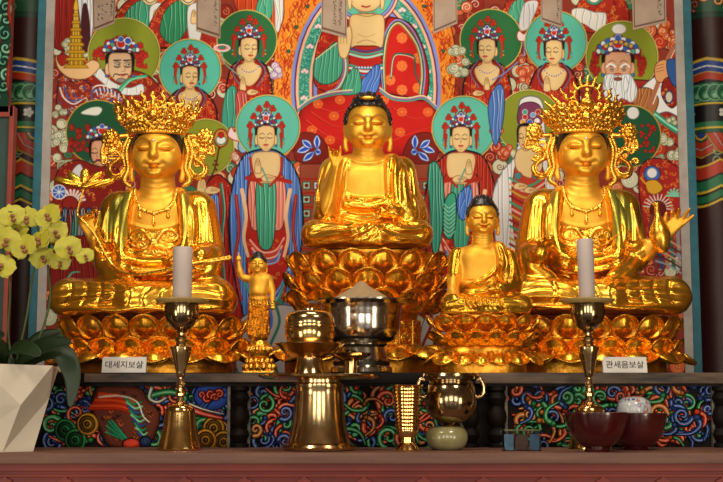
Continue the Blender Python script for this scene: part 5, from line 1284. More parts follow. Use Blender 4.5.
mb = MB(); mb.box(x0p - gw, x0p, YP - .012, YP + .02, zb_, zt); mb.box(x1p, x1p + gw, YP - .012, YP + .02, zb_, zt); mb.box(x0p - gw, x1p + gw, YP - .012, YP + .02, zb_ - gw, zb_)
wparent(mb.build('mount_border', M['grey_mount']), pt)
mb = MB(); mb.box(x0p - gw - tw, x0p - gw, YP - .02, YP + .03, zb_ - gw, zt, .004); mb.box(x1p + gw, x1p + gw + tw, YP - .02, YP + .03, zb_ - gw, zt, .004); mb.box(x0p - gw - tw, x1p + gw + tw, YP - .02, YP + .03, zb_ - gw - tw, zb_ - gw, .004)
wparent(mb.build('frame', M['teal_mount']), pt)

# ------------------------------------------------------------------ statues and pedestals
central_buddha()
rl, Fl, cl, Xl, Zl = crowned_statue(-1, 153, 2, 'crowned_statue', 'golden crowned statue holding a long lotus stem, beside the yellow orchid', 'lotus')
crown(rl, Fl, 153, 0, 'wide', 4)
rg, Fr, cr, Xr, Zr = crowned_statue(1, 587, 0, 'crowned_statue', 'golden crowned statue holding a small golden vase in its raised hand', 'vase')
crown(rg, Fr, 587, -1, 'niche', 9)
small_buddha(); infant_buddha()
M['gold_dark'] = M['gold_petal']

def ped_frame(x, Y):
    zb = ZS(Y); return Frame(x, zb, zb - 60, Y), zb
for cx, lab in ((151, 'golden lotus pedestal under the crowned statue that holds the lotus stem'), (589, 'golden lotus pedestal under the crowned statue that holds the vase')):
    F, zb = ped_frame(cx, -.02)
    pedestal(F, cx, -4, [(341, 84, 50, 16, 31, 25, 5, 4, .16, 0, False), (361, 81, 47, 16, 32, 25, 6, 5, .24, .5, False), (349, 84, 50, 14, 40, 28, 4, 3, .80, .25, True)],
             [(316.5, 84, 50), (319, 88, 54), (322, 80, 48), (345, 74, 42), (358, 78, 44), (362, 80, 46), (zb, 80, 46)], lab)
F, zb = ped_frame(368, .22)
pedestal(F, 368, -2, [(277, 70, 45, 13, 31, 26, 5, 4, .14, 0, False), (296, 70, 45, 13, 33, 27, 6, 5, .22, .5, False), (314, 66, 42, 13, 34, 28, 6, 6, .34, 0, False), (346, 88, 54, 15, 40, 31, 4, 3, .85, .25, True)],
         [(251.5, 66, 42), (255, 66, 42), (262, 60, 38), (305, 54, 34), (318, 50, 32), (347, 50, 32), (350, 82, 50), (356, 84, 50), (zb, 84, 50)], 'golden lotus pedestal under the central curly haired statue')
WR = [o for o in COL.objects if o.name.startswith('lotus_pedestal')][-1]
for k in range(7):
    t = (k - 3) * .42; cxk, cyk = 368 + 51 * math.sin(t), -2 - 33 * math.cos(t); rk = random.Random(k)
    cw = Clay(-11, 11, -3, 4, -15, 15, .7); cw.box((0, 1.2, 0), (9.5, 1.2, 13), .3, .4)
    for a_, b_ in (((-8.5, -1, -12), (8.5, -1, -12)), ((-8.5, -1, 12), (8.5, -1, 12)), ((-8.5, -1, -12), (-8.5, -1, 12)), ((8.5, -1, -12), (8.5, -1, 12))): cw.cap((a_[0], 0, a_[2]), (b_[0], 0, b_[2]), 1.1, 1.1, .4)
    for j in range(7): cw.chain([(p_, -.2, q_) for p_, q_ in spir(rk.uniform(-5, 5), rk.uniform(-8, 8), 3.6, 1.1, rk.uniform(0, 6), rk.choice((-1, 1)), 9)], 1.0, .4, sm=False)
    o = cw.mesh('carved_relief', M['gold_petal'], 0, 0, F.sx, F.sz, WR, smooth=0); o.location = F.v(cxk, cyk, 333)
    nx, ny = math.sin(t) / 50, -math.cos(t) / 32; o.rotation_euler = (0, 0, math.atan2(nx, -ny))
F, zb = ped_frame(485, -.45)
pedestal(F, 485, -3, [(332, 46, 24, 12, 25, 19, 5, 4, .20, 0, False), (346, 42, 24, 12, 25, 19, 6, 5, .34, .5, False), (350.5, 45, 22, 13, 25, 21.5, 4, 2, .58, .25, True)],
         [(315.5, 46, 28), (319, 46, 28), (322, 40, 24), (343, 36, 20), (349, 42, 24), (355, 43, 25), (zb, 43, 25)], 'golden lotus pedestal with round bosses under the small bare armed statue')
# lotus stem with flower, and the vase
def held_lotus():
    F = Fl; X, Z = Xl, Zl
    r = empty('lotus_flower', F.loc, 'golden lotus flower on a long curved stem resting in the hand of the crowned statue', 'lotus')
    c = Clay(50, 240, -76, -10, 158, 300, .6)
    c.chain([(88, -44, 192), (84, -46, 207), (82, -46, 220), (88, -48, 226), (100, -46, 240), (112, -44, 262), (124, -48, 274), (142, -54, 279), (164, -60, 277), (188, -66, 272), (212, -66, 267), (233, -64, 263)], [1.1, 1.2, 1.3, 1.4, 1.5, 1.6, 1.6, 1.6, 1.8, 2.0, 2.0, 1.8], .5)
    c.chain([(196, -66, 271), (215, -66, 268), (233, -64, 264.5)], [1.4, 1.8, 2.2], .4)
    c.mesh('stem', M['gold_orn'], F.x0, F.zb, F.sx, F.sz, r)
    for k, (dx, dz, rot, L, wd) in enumerate(((-17, -1, .25, 13, 4), (17, 0, -.25, 13, 4), (-9, -4, .7, 11, 4), (9, -4, -.7, 11, 4), (0, -6, 1.57, 9, 5), (-6, 1, .3, 12, 4), (7, 1, -.3, 12, 4))):
        dz += 5; c = Clay(88 + dx - 17, 88 + dx + 17, -60, -30, 170, 205, .7); c.ell((88 + dx, -46 + (k % 3), 184 + dz), (L, 3.4, wd), .5, rot=rot); c.stroke([(88 + dx - L * .7, 184 + dz - L * .7 * math.tan(rot) if abs(rot) < 1 else 184), (88 + dx + L * .7, 184 + dz + L * .7 * math.tan(rot) if abs(rot) < 1 else 178)], -.5, .8)
        o = c.mesh('petal', M['gold'], F.x0, F.zb, F.sx, F.sz, r); paint_body(o, [([(66, 168), (80, 166), (84, 182), (68, 190)], (.75, .95, .9))], F.sx, F.sz, F.x0, F.zb)
held_lotus()
def held_vase():
    F = Fr; a = P(662, 249, -.24)
    r = empty('vase', a, 'slim golden vase held up in the hand of the crowned statue', 'vase')
    s = F.sx; pr = [(.5, 4), (5, 3.5), (7.4, -2), (9.6, -9), (10.2, -15), (8.6, -22), (4.6, -29), (2.6, -34), (2.3, -40), (2.6, -42.5), (4.0, -44.5), (3.4, -46), (.5, -46.5)]
    o = MB().lathe([(q * s, -z * s) for q, z in pr], 32).build('vase_body', M['gold_orn'], r, True); r.rotation_euler = (0, -.10, 0)
held_vase()

# ------------------------------------------------------------------ altar
M['shelf_wood'] = principled('worn_lacquer', '#6a5442', .6, noise=(5, .35, '#241b16', (1, 1, 6)), bump=(30, .3))
M['shelf_dark'] = principled('dark_lacquer', '#150e0a', .6, spec=.15, noise=(8, .5, '#0e0a08'))
M['table_top'] = principled('worn_brown_board', '#7a5444', .6, noise=(6, .5, '#5c3c32', (.6, 1, 8)), bump=(40, .3))
M['red_wood'] = principled('red_painted_wood', '#842c20', .6, noise=(7, .5, '#641f18', (.6, 1, 3)), bump=(25, .25))
M['carved'] = attr_mat('painted_carving', .7, .12)
Xat = lambda px, py, Y: P(px, py, Y).x
# main table
tb = empty('altar_table', (0, Y_TABLE, 0), 'long red painted wooden altar table with a worn brown top board', 'table')
mb = MB(); zt_ = Z_TABLE; f0 = P(361, 464, Y_TABLE).z
mb.box(-2.4, 2.4, Y_TABLE, .56, f0, zt_, .006); wparent(mb.build('table_top', M['table_top'], auto=.5), tb)
mb = MB(); mb.box(-2.38, 2.38, Y_TABLE + .03, Y_TABLE + .10, .06, f0)
zr = P(361, 470, Y_TABLE).z
mb.box(-2.38, 2.38, Y_TABLE + .012, Y_TABLE + .04, zr - .006, f0, .003)
mb.box(-2.38, 2.38, Y_TABLE + .018, Y_TABLE + .04, zr - .03, zr - .018, .003)
wparent(mb.build('apron', M['red_wood']), tb)
for k in range(13):
    x = Xat(4 + k * 60, 476, Y_TABLE); mb = MB(); z0 = zr - .05
    pr = [(-.030, 0), (-.022, .010), (-.010, .014), (0, .026), (.010, .014), (.022, .010), (.030, 0), (.030, -.4), (-.030, -.4)]
    vv = [(x + a, Y_TABLE + .016, z0 + b) for a, b in pr] + [(x + a, Y_TABLE + .032, z0 + b) for a, b in pr]; n = len(pr)
    mb.add(vv, [tuple(range(n)), tuple(range(2 * n - 1, n - 1, -1))] + [(i, i + n, (i + 1) % n + n, (i + 1) % n) for i in range(n)])
    wparent(mb.build('apron_rib', M['red_wood']), tb)
for sx in (-2.3, 2.3):
    wparent(MB().box(sx - .05, sx + .05, Y_TABLE + .1, Y_TABLE + .2, 0, .9, .005).build('leg', M['red_wood']), tb)
    wparent(MB().box(sx - .05, sx + .05, .4, .5, 0, f0, .005).build('leg', M['red_wood']), tb)
# raised shelves
zp = P(361, 383.5, Y_SHELF).z
def shelf(px0, px1, mat, label, dz=0, y0=0):
    x0, x1 = Xat(px0, 378, Y_SHELF), Xat(px1, 378, Y_SHELF)
    r = empty('altar_shelf', ((x0 + x1) / 2, Y_SHELF, zt_), label, 'shelf', 'raised altar shelves')
    wparent(MB().box(x0, x1, Y_SHELF + y0, .50, zp + dz, Z_SHELF, .005).build('shelf_board', mat, auto=.5), r)
    wparent(MB().box(x0 + .03, x1 - .03, Y_SHELF + .03 + y0, Y_SHELF + .09, zp - .012, zp + dz).build('under_rail', M['shelf_dark']), r)
    return r, x0, x1
s1, a0, a1 = shelf(30, 474.5, M['shelf_dark'], 'dark lacquered raised shelf under the central statue, its front edge nearly black', 0)
s2, b0, b1 = shelf(475.5, 728, M['shelf_wood'], 'worn grey brown raised shelf under the statue that holds the vase')
wparent(MB().box(Xat(84, 378, Y_SHELF), Xat(300, 378, Y_SHELF), Y_SHELF - .004, Y_SHELF + .01, zp + .006, Z_SHELF - .004, .003).build('worn_edge', M['shelf_wood']), s1)

def baluster(px, par):
    x = Xat(px, 415, -.63); s = .00455; H = Z_TABLE; mb = MB(); hh = zp - zt_ - .012
    pr = [(9, 0), (9, 4), (6, 5), (8, 9), (9.5, 13), (8, 17), (5.5, 20), (6, 21), (8.5, 25), (9.8, 31), (8.5, 37), (6, 41), (5.5, 42), (8, 46), (9.5, 50), (8, 54), (6, 57), (9, 58), (9, 62)]
    q = hh / 62
    o = mb.lathe([(r * s, z * q) for r, z in pr], 28, (x, -.63, zt_)).build('baluster', M['shelf_dark'], auto=.6); wparent(o, par)
baluster(240, s1); baluster(470, s1); baluster(497, s2); baluster(722, s2)

# ------------------------------------------------------------------ painted carved panels below the shelf
def scroll(cv, cx, cy, r, a0, d, col, w=4.2, dk=.45, turns=1.25):
    c = hexc(col); cv.spiral(cx, cy, r, turns, a0, c * .28, w + 1.8, w * .5 + 1.2, d, h=.55); cv.spiral(cx, cy, r, turns, a0, c, w, w * .45, d, h=1.0)
    cv.spiral(cx, cy, r, turns, a0, c * .45 + .5, w * .28, w * .12, d, h=1.05)
def vine(cv, pts, col, w0=4.5, w1=2):
    c = hexc(col); cv.line(pts, c * .28, w0 + 1.8, w1 + 1.2, h=.55); cv.line(pts, c, w0, w1, h=1.0); cv.line(pts, c * .45 + .5, w0 * .25, w1 * .2, h=1.05)
CC = ['#d8421c', '#2f8a4c', '#2c4a8c', '#c8742c', '#e0562a', '#3aa05c', '#35549c']
def scroll_panel(px0, px1, seed, bg='#1c1613', animal=False):
    rr = random.Random(seed)
    cv = Canvas(px0 - 4, 378, px1 + 4, 456, 3.0, bg)
    n = int((px1 - px0) * 190 / 210)
    for k in range(n):
        x, y = rr.uniform(px0 + 4, px1 - 4), rr.uniform(386, 446); col = rr.choice(CC)
        if rr.random() < .55: scroll(cv, x, y, rr.uniform(6, 12), rr.uniform(0, 6.28), rr.choice((-1, 1)), col, rr.uniform(3.4, 5.4))
        else:
            a = rr.uniform(0, 6.28); L = rr.uniform(14, 30); p = [(x + L * t * math.cos(a + t * 1.6), y + L * t * math.sin(a + t * 1.6) * .8) for t in (0, .35, .7, 1)]
            vine(cv, p, col, rr.uniform(3.4, 5.6), 1.8)
            cv.circ(x, y, rr.uniform(1.8, 3), col, '#1c1613', .6, h=1.0)
    if animal:
        # a bird with spread wings among the scrolls
        C = lambda x, y: (x, y)
        cv.poly([(98, 386), (120, 384), (140, 388), (150, 400), (160, 414), (158, 430), (146, 446), (112, 448), (100, 430), (92, 410)], '#5c2a1c', '#14100e', 1.2, h=.8)
        for k in range(46):
            x, y = rr.uniform(104, 154), rr.uniform(392, 442); cv.line([(x - 2, y - 1), (x, y + 1.2), (x + 2, y - 1)], rr.choice(['#8e4a2a', '#a8542c', '#3a1810', '#c8702c']), 1.2, .8, h=.95)
        for k in range(6):
            cv.line([(100 - k * 2, 394 + k * 3), (120, 396 + k * 2.6), (134, 402 + k * 2.4)], ('#e0501f', '#b03018')[k % 2], 3.4, 2.6, h=1.0)
        for k in range(9):
            cv.line([(126 + k * 1.6, 398 + k * 4.2), (134 + k * 1.4, 404 + k * 4.4), (142 + k * .8, 402 + k * 4.4)], ('#2f8a5c', '#86d0a0', '#35549c')[k % 3], 3.0, 2.2, h=1.1)
        for k in range(7):
            a = k * .28; cv.line([(128, 440), (112 - 6 * math.cos(a), 432 - 20 * math.sin(a) * .6)], ('#2f9a6c', '#1c6a4a')[k % 2], 3.4, 1.4, h=1.0)
        cv.line([(100, 397), (122, 396), (138, 402), (144, 416), (150, 422)], '#e6e0c8', 2.0, 1.4, h=1.25)
        cv.circ(132, 444, 9, '#c8402c', '#2a100c', 1, h=1.1, ry=6); cv.circ(146, 442, 6, '#26355c', '#10142a', 1, h=1.2)
        for cx_, cy_, c_ in ((66, 430, '#2f8a4c'), (76, 440, '#2f8a4c'), (88, 424, '#d89a2c'), (214, 428, '#d89a2c'), (224, 442, '#d89a2c'), (206, 440, '#c8862c')):
            for q in (11, 8, 5, 2.5): cv.circ(cx_, cy_, q, hexc(c_) * (1.0 if q in (11, 5) else .5), '#14100e', .8, h=.9 + (11 - q) * .04, ry=q * 1.05)
        cv.circ(212, 396, 18, '#2c4a9c', '#141a38', 1.2, ry=14, h=.7)
        for k in range(5): cv.line([(198 + k * 2, 408), (208 + k * 2, 398), (226, 386 + k * 3)], ('#16265c', '#5478c8')[k % 2], 1.6, 1.2, h=.85)
        for k in range(5): scroll(cv, 203 + k * 4.2, 394 + (k % 2) * 3.5, 4, k, 1, '#e0401c', 2.6)
        vine(cv, [(150, 396), (170, 392), (186, 398), (178, 408), (192, 414)], '#2f8a4c', 6, 3); vine(cv, [(152, 388), (150, 398), (158, 402), (166, 398)], '#e0dcc8', 3, 2); vine(cv, [(188, 408), (204, 414), (222, 418)], '#c8402c', 6, 3); vine(cv, [(190, 404), (206, 410), (224, 414)], '#e8e0d0', 2, 1)
    return cv
for px0, px1, seed, an, par, lab in ((30, 229, 3, True, s1, ''), (249, 462, 8, False, s1, ''), (506, 713, 12, False, s2, '')):
    cv = scroll_panel(px0, px1, seed, animal=an)
    x0, x1 = Xat(px0, 415, Y_PANEL), Xat(px1, 415, Y_PANEL)
    o = canvas_plane('carved_panel', cv, Y_PANEL + .02, x0, x1, zt_, zp - .004, .0016, M['carved'], None, .028)
    wparent(o, par); o['label'] = 'carved panel of painted bird and scrolls' if an else 'carved panel of orange, green and blue scrolls'
    for xe in (x0, x1):
        wparent(MB().box(xe - .007, xe + .007, Y_PANEL - .012, Y_PANEL + .02, zt_, zp - .004, .003).build('panel_stile', principled('pale_worn_stile', '#8e8676', .6, noise=(30, .5, '#4a4238')) if 'stile' not in M else M['stile']), par)
wparent(MB().box(Xat(20, 415, -.55), Xat(474, 415, -.55), -.56, -.54, zt_, zp).build('back_board', M['shelf_dark']), s1)
wparent(MB().box(Xat(476, 415, -.55), Xat(730, 415, -.55), -.56, -.54, zt_, zp).build('back_board', M['shelf_dark']), s2)

# ------------------------------------------------------------------ name cards
M['card'] = principled('white_card', '#d6d2cc', .6); M['ink'] = principled('black_ink', '#15130f', .6)
def text_mesh(body, size, depth=.0004):
    cu = bpy.data.curves.new('txt', 'FONT'); cu.body = body; cu.size = size; cu.align_x = 'CENTER'; cu.align_y = 'CENTER'; cu.extrude = depth; cu.offset = size * .008
    o = bpy.data.objects.new('tmp_txt', cu); COL.objects.link(o); bpy.context.view_layer.update()
    me = bpy.data.meshes.new_from_object(o.evaluated_get(bpy.context.evaluated_depsgraph_get())); bpy.data.objects.remove(o); return me
def name_card(pxc, txt, lab, tilt):
    y = Y_SHELF + .035; c = P(pxc, 372, y); w = .0046 * 21.5; h = .0046 * 15.5
    r = empty('name_card', (c.x, y, Z_SHELF), lab, 'sign', 'paper name cards on the altar')
    V = [(-w, 0, 0), (w, 0, 0), (w, .02, h), (-w, .02, h), (-w, .045, 0), (w, .045, 0)]; V += [(x, yy + .0015, z) for x, yy, z in V[:4]]
    obj_from('card', [(-w, 0, 0), (w, 0, 0), (w, .02, h), (-w, .02, h), (-w, .043, 0), (w, .043, 0), (-w, .041, 0), (w, .041, 0), (w, .02, h - .002), (-w, .02, h - .002), (-w, .002, 0), (w, .002, 0)],
             [(0, 1, 2, 3), (3, 2, 5, 4), (4, 5, 7, 6), (6, 7, 8, 9), (9, 8, 11, 10), (10, 11, 1, 0), (0, 3, 9, 10), (3, 4, 6, 9), (1, 11, 8, 2), (2, 8, 7, 5)], M['card'], r, False)
    me = text_mesh(txt, h * .62); me.materials.clear(); me.materials.append(M['ink'])
    t = bpy.data.objects.new('lettering', me); COL.objects.link(t); t.parent = r
    t.location = (0, .0125 - .0035, h * .48); t.rotation_euler = (math.pi / 2 - math.atan2(.02, h), 0, 0); r.rotation_euler = (0, tilt, 0)
    vs = [v.co for v in me.vertices]; wd = max(v.x for v in vs) - min(v.x for v in vs); t.scale = (w * 1.72 / wd, w * 1.72 / wd, 1)
name_card(123.5, '대세지보살', 'white paper name card lettered in black, below the statue with the lotus stem', 0)
name_card(625.5, '관세음보살', 'white paper name card lettered in black, below the statue with the vase', 0)
# ------------------------------------------------------------------ polished bronze offerings
def metal(name, c, rough, scale=20, bump=0):
    return gold_mat(name, tuple(v * .8 for v in c), c, rough, scale, bump, rv=.06)
M['brass'] = metal('polished_brass', (.86, .55, .20), .15)
M['bronze'] = metal('aged_bronze', (.66, .46, .22), .17)
M['dark_bronze'] = metal('dark_bronze', (.42, .31, .17), .15)
M['chrome'] = metal('grey_bronze', (.58, .53, .45), .16)
M['wax'] = principled('grey_white_wax', '#b3a6a2', .5, sss=.3)
M['dish'] = principled('wax_covered_dish', '#b59a5c', .35, metal=.3)
M['rice'] = principled('rice_grains', '#b89c76', .8, noise=(160, .6, '#8a7150'), bump=(220, 1.0))
M['celadon'] = principled('celadon_glaze', '#9a9468', .22, noise=(18, .5, '#7e7850'), coat=.5)
M['red_lacquer'] = principled('dark_red_lacquer', '#4a0d10', .22, coat=.6, noise=(5, .4, '#30080a'))
M['white_pot'] = principled('matt_white_ceramic', '#cfc4b2', .6, noise=(6, .5, '#bfb4a2'))
S9 = P(400, 300, Y_OFF).x - P(399, 300, Y_OFF).x
def prof(pts, zbase, s):
    """pts: (radius px, photo row) from the bottom upwards"""
    return [(max(r, .02) * s, max(0, (zbase - z) * s * 1.012)) for r, z in pts]
def dense(pts, n=3):
    p = spline(pts, n); return [tuple(q) for q in p]
def lath(px, pts, name, mat, par, Y, zb, s, n=56, smooth=.6):
    o = MB().lathe(prof(pts, zb, s), n).build(name, mat, par, auto=smooth); return o
def thing_at(name, px, Y, z, lab, cat, grp=None):
    # X for a base at row z
    zb = PX(0, Y, z)[1]; p = P(px, float(zb), Y); return empty(name, (p.x, Y, z), lab, cat, grp), float(zb)

def candlestick(px, lab, clab, top, r0, lean, Yc):
    S9 = P(400, 300, Yc).x - P(399, 300, Yc).x
    t, zb = thing_at('candlestick', px, Yc, Z_TABLE, lab, 'candlestick', 'brass candlesticks')
    bell = [(21, 450), (22, 448.5), (21, 446)] + dense([(19.5, 440), (17.2, 430), (15.6, 420), (14.6, 412)]) + [(14.2, 411), (13, 408.5), (9, 406), (5, 405.2)]
    lath(px, bell, 'bell_base', M['brass'], t, Yc, zb, S9)
    for z in (441, 433, 425, 417): pass
    stem = [(5, 406), (5.6, 404), (3.4, 402), (3.0, 399), (5, 397.5), (5, 395), (3.1, 393), (3.0, 390), (4.6, 388), (4.4, 385.5), (2.9, 383), (2.9, 380), (4.2, 378.5), (4.6, 375)] + dense([(5.4, 372), (7.4, 364), (9.6, 356), (10.4, 352)]) + [(10.6, 350), (9, 348.5), (5.5, 347.5), (5, 345), (6.3, 343), (6, 340.5), (3.6, 338.5), (3.6, 336), (6, 334.8), (5, 333.5)]
    lath(px, stem, 'stem', M['bronze'], t, Yc, zb, S9)
    cup = [(5, 334)] + dense([(9, 331.5), (14, 326), (16.8, 319), (17.2, 312), (17.0, 308.5)]) + [(17.4, 308), (3, 307.5)]
    lath(px, cup, 'cup', M['dark_bronze'], t, Yc, zb, S9)
    lath(px, [(8, 308), (24, 307), (26.5, 304.5), (26.8, 303), (25.8, 302.6), (22, 304.5), (10, 305.2), (2, 305.2)], 'drip_dish', M['dish'], t, Yc, zb, S9)
    top_z = t.location.z + (zb - 305.2) * S9 * 1.012
    c = empty('candle', (t.location.x, Yc, top_z), clab, 'candle', 'thick candles')
    h = (305.2 - top) * S9 * 1.012; r = r0 * S9
    MB().lathe([(.0005, 0), (r * .98, 0), (r, .004), (r * 1.01, h * .5), (r * 1.02, h - .006), (r * .9, h), (r * .6, h - .003), (r * .2, h - .004), (.0003, h - .004)], 32).build('wax_body', M['wax'], c, auto=1.0)
    MB().tube([(0, 0, h - .005), (.001, 0, h + .004), (.003, 0, h + .008)], .0012, .0008, 8).build('wick', M['ink'], c, True)
    c.rotation_euler = (0, lean, 0)
    return t
candlestick(179.5, 'brass candlestick with a bell shaped foot, in front of the statue with the lotus stem', 'thick greyish white candle in front of the statue with the lotus stem', 251, 9.6, 0, -.95)
candlestick(590.5, 'brass candlestick standing behind the dark red lacquer bowls', 'thick greyish white candle in front of the statue with the vase', 243, 8.2, -.02, -.80)

# bell shaped stand carrying a round tray
YS = -.98
t, zb = thing_at('offering_stand', 319, YS, Z_TABLE, 'large bell shaped bronze stand with a flared foot carrying a round tray', 'stand')
lath(319, [(35, 449.6), (36.5, 447), (35, 444.5), (31, 443)] + dense([(30, 440), (26.5, 425), (24.6, 408), (23.6, 392)]) + [(24.4, 390), (24.4, 386.5), (22, 385), (22, 381.5), (3, 381.5)], 'bell_foot', M['bronze'], t, Y_OFF, zb, S9)
lath(319, [(10, 382.2), (54, 381.6), (60, 379.5), (60.5, 377.6), (59, 377.2), (54, 379), (3, 379.4)], 'tray', M['brass'], t, Y_OFF, zb, S9, 80)
ztray = t.location.z + (zb - 379.4) * S9 * 1.012
# lidded goblet
g, gb = thing_at('goblet', 309.5, -1.0, ztray, 'round lidded brass goblet with a wide saucer on the round tray', 'goblet')
lath(309, [(16.5, gb), (16.6, gb - 2), (14.6, gb - 5), (12.6, 362), (12.4, 358.5), (3, 358.5)], 'foot', M['bronze'], g, Y_OFF, gb, S9)
lath(309, [(12, 358.6), (20, 357.5), (26, 353), (32, 347.2), (35, 345), (34.5, 344.2), (30, 346), (22, 351), (3, 352)], 'saucer', M['bronze'], g, Y_OFF, gb, S9)
lath(309, [(13, 352)] + dense([(19, 348.5), (23, 342), (24.5, 335), (24.2, 330)]) + [(24.8, 329), (24.8, 326.6), (23.6, 326)], 'bowl', M['brass'], g, Y_OFF, gb, S9)
lath(309, [(23.4, 327)] + dense([(24.2, 325), (23.6, 319.5), (20.5, 315), (14, 312.6), (8, 312)]) + [(7.5, 310.5), (6, 309.8), (.5, 309.6)], 'lid', M['bronze'], g, Y_OFF, gb, S9)
# small footed dish
g, gb = thing_at('footed_dish', 351, -.83, ztray, 'small low bronze dish on a stem at the edge of the round tray', 'dish')
lath(351, [(9, gb), (9, gb - 2), (6.5, gb - 4), (6, 366), (6.5, 361), (3, 361)], 'foot', M['bronze'], g, Y_OFF, gb, S9)
lath(351, [(6, 361), (12, 360), (19, 356), (21, 353.5), (20.4, 353), (17, 355), (9, 352.5), (6, 350), (.5, 349)], 'dish_bowl', M['dark_bronze'], g, Y_OFF, gb, S9)

# great rice bowl on the shelf
YB = -.44; SB = P(400, 330, YB).x - P(399, 330, YB).x
t, zb = thing_at('offering_bowl', 361.5, YB, Z_SHELF, 'large dark polished metal bowl heaped with rice in front of the central statue', 'bowl')
lath(364, [(30, zb), (31, zb - 1.5), (30.5, 368), (28, 366), (29, 362), (26, 360), (24, 352), (23, 348), (26.5, 345.5), (25.6, 343.5), (6, 343.3)], 'foot', M['chrome'], t, YB, zb, SB, 72)
lath(364, [(22, 343.6), (30, 342.8)] + dense([(34, 339.5), (37.5, 332), (38.8, 322), (39.4, 312), (41, 306)]) + [(50, 304.0), (54, 303.2), (54.2, 302), (50, 302), (42.5, 303.4), (40, 306), (39, 318), (34, 334), (2, 336)], 'bowl_body', M['chrome'], t, YB, zb, SB, 72)
r = empty('rice_heap', (t.location.x, YB, t.location.z + (zb - 307) * SB), 'pointed heap of pale brown rice filling the large dark bowl', 'rice'); r['kind'] = 'stuff'
MB().lathe([(36 * SB, 0), (37 * SB, 3 * SB)] + [(q * SB, (5 + (34 - q) / 34 * 20.5) * SB) for q in (35, 30, 24, 18, 12, 7)] + [(3.5 * SB, 25.2 * SB), (.02 * SB, 26 * SB)], 48).build('rice_grains', M['rice'], r, True)
r['kind'] = 'stuff'

# ribbed cup
t, zb = thing_at('ribbed_cup', 407.5, -1.06, Z_TABLE, 'tall brass cup with horizontal ribs between the bell stand and the incense burner', 'cup')
rib = []
for k in range(12):
    z = 431 - k * 3.4; w = 11.2 + (431 - z) * .075; rib += [(w - .7, z), (w + .3, z - .9), (w + .3, z - 2.3), (w - .7, z - 3.3)]
lath(407, [(11.5, zb), (12, zb - 1.6), (9, 445), (7.2, 443), (7, 438), (9.5, 435), (10.6, 432)] + rib + [(15.6, 389.5), (16.4, 388), (14, 388), (13, 392), (10, 428), (.5, 429)], 'cup_body', M['brass'], t, Y_OFF, zb, S9)

# celadon bowl turned over, carrying the burner
YC = -.93
t, zb = thing_at('celadon_bowl', 447, YC, Z_TABLE, 'small round pale green crackled bowl under the incense burner', 'bowl')
lath(447, [(12, zb), (14, zb - 1)] + dense([(17.5, 446.5), (20.6, 440), (20.2, 433), (17, 428.5)]) + [(14, 427.2), (.5, 427)], 'bowl_body', M['celadon'], t, YC, zb, S9)
zc = t.location.z + (zb - 427) * S9 * 1.012
t, zb = thing_at('incense_burner', 451, YC, zc, 'round dark bronze incense burner with a broad rim and side handles', 'burner')
lath(451, [(8, 427), (9, 425.5), (7, 424)] + dense([(13, 422), (21, 416), (25.4, 407), (26.2, 398), (24.2, 389), (21.8, 384.5)]) + [(21.4, 382.5), (27.8, 380.6), (28.6, 377.5), (27.6, 375), (22, 374.6), (20.5, 378), (18, 386), (.5, 388)], 'burner_body', M['dark_bronze'], t, YC, zb, S9)
for s in (-1, 1):
    MB().tube([(s * q[0] * S9, 0, (zb - q[1]) * S9) for q in spline([(22, 398), (31, 396), (33, 388), (30, 380), (25.5, 381)], 5)], 2.0 * S9, 2.0 * S9, 12).build('handle', M['bronze'], t, True)

# glass box
t, zb = thing_at('glass_box', 521, -1.0, Z_TABLE, 'small clear glass box with blue and brown panels beside the dark baluster', 'box')
sG = P(400, 400, -1.0).x - P(399, 400, -1.0).x; w, h, d = 18.5 * sG, 21 * sG, 12 * sG
M['glass'] = principled('clear_glass', '#dfe8e6', .04, trans=1.0)
mb = MB(); th = .0022
mb.box(-w, w, -d, -d + th, 0, h); mb.box(-w, -w + th, -d, d, 0, h); mb.box(w - th, w, -d, d, 0, h); mb.box(-w, w, -d, d, 0, th)
mb.build('glass_walls', M['glass'], t)
MB().box(-w * .94, -w * .45, -d * .7, -d * .6, .003, h * .78, .001).build('blue_panel', principled('blue_card', '#4f78b0', .5, noise=(30, .5, '#8fb0d4')), t)
MB().box(w * .42, w * .94, -d * .7, -d * .6, .003, h * .78, .001).build('blue_panel', principled('blue_card_dark', '#3f6496', .5, noise=(30, .5, '#5a7ca8')), t)
MB().box(-w * .36, w * .34, -d * .6, d * .5, .003, h * .72, .002).build('brown_block', principled('brown_block', '#6a3a28', .5), t)
MB().box(-w * .95, w * .95, -d * .9, d * .8, h * .93, h * .99, .001).build('rim', principled('yellow_green_rim', '#8f8a50', .3, trans=.3), t)

# lacquer bowls and the patterned jar
for px, lab in ((597, 'dark red lacquer bowl directly in front of the brass candlestick'), (636, 'dark red lacquer bowl in front of the blue patterned porcelain jar')):
    t, zb = thing_at('lacquer_bowl', px, -1.09 if px < 600 else -.90, Z_TABLE, lab, 'bowl', 'dark red lacquer bowls')
    s = P(400, 400, t.location.y).x - P(399, 400, t.location.y).x; k = 1.0 if px < 600 else 1.0
    if px < 600: q = 31
    else: q = 31
    pr = [(12, zb), (12.5, zb - 2), (11.5, zb - 4)] + dense([(17, 445), (25, 436), (29.5, 425), (31.3, 416), (31.6, 413.4)]) + [(30.6, 413.2), (29, 422), (22, 438), (10, 444), (.5, 445)]
    MB().lathe(prof([(r * q / 31, z + (.8 if px > 600 else 0)) for r, z in pr], zb, s), 64, (0, 0, 0)).build('bowl_body', M['red_lacquer'], t, auto=.7)
    if px > 600: pass
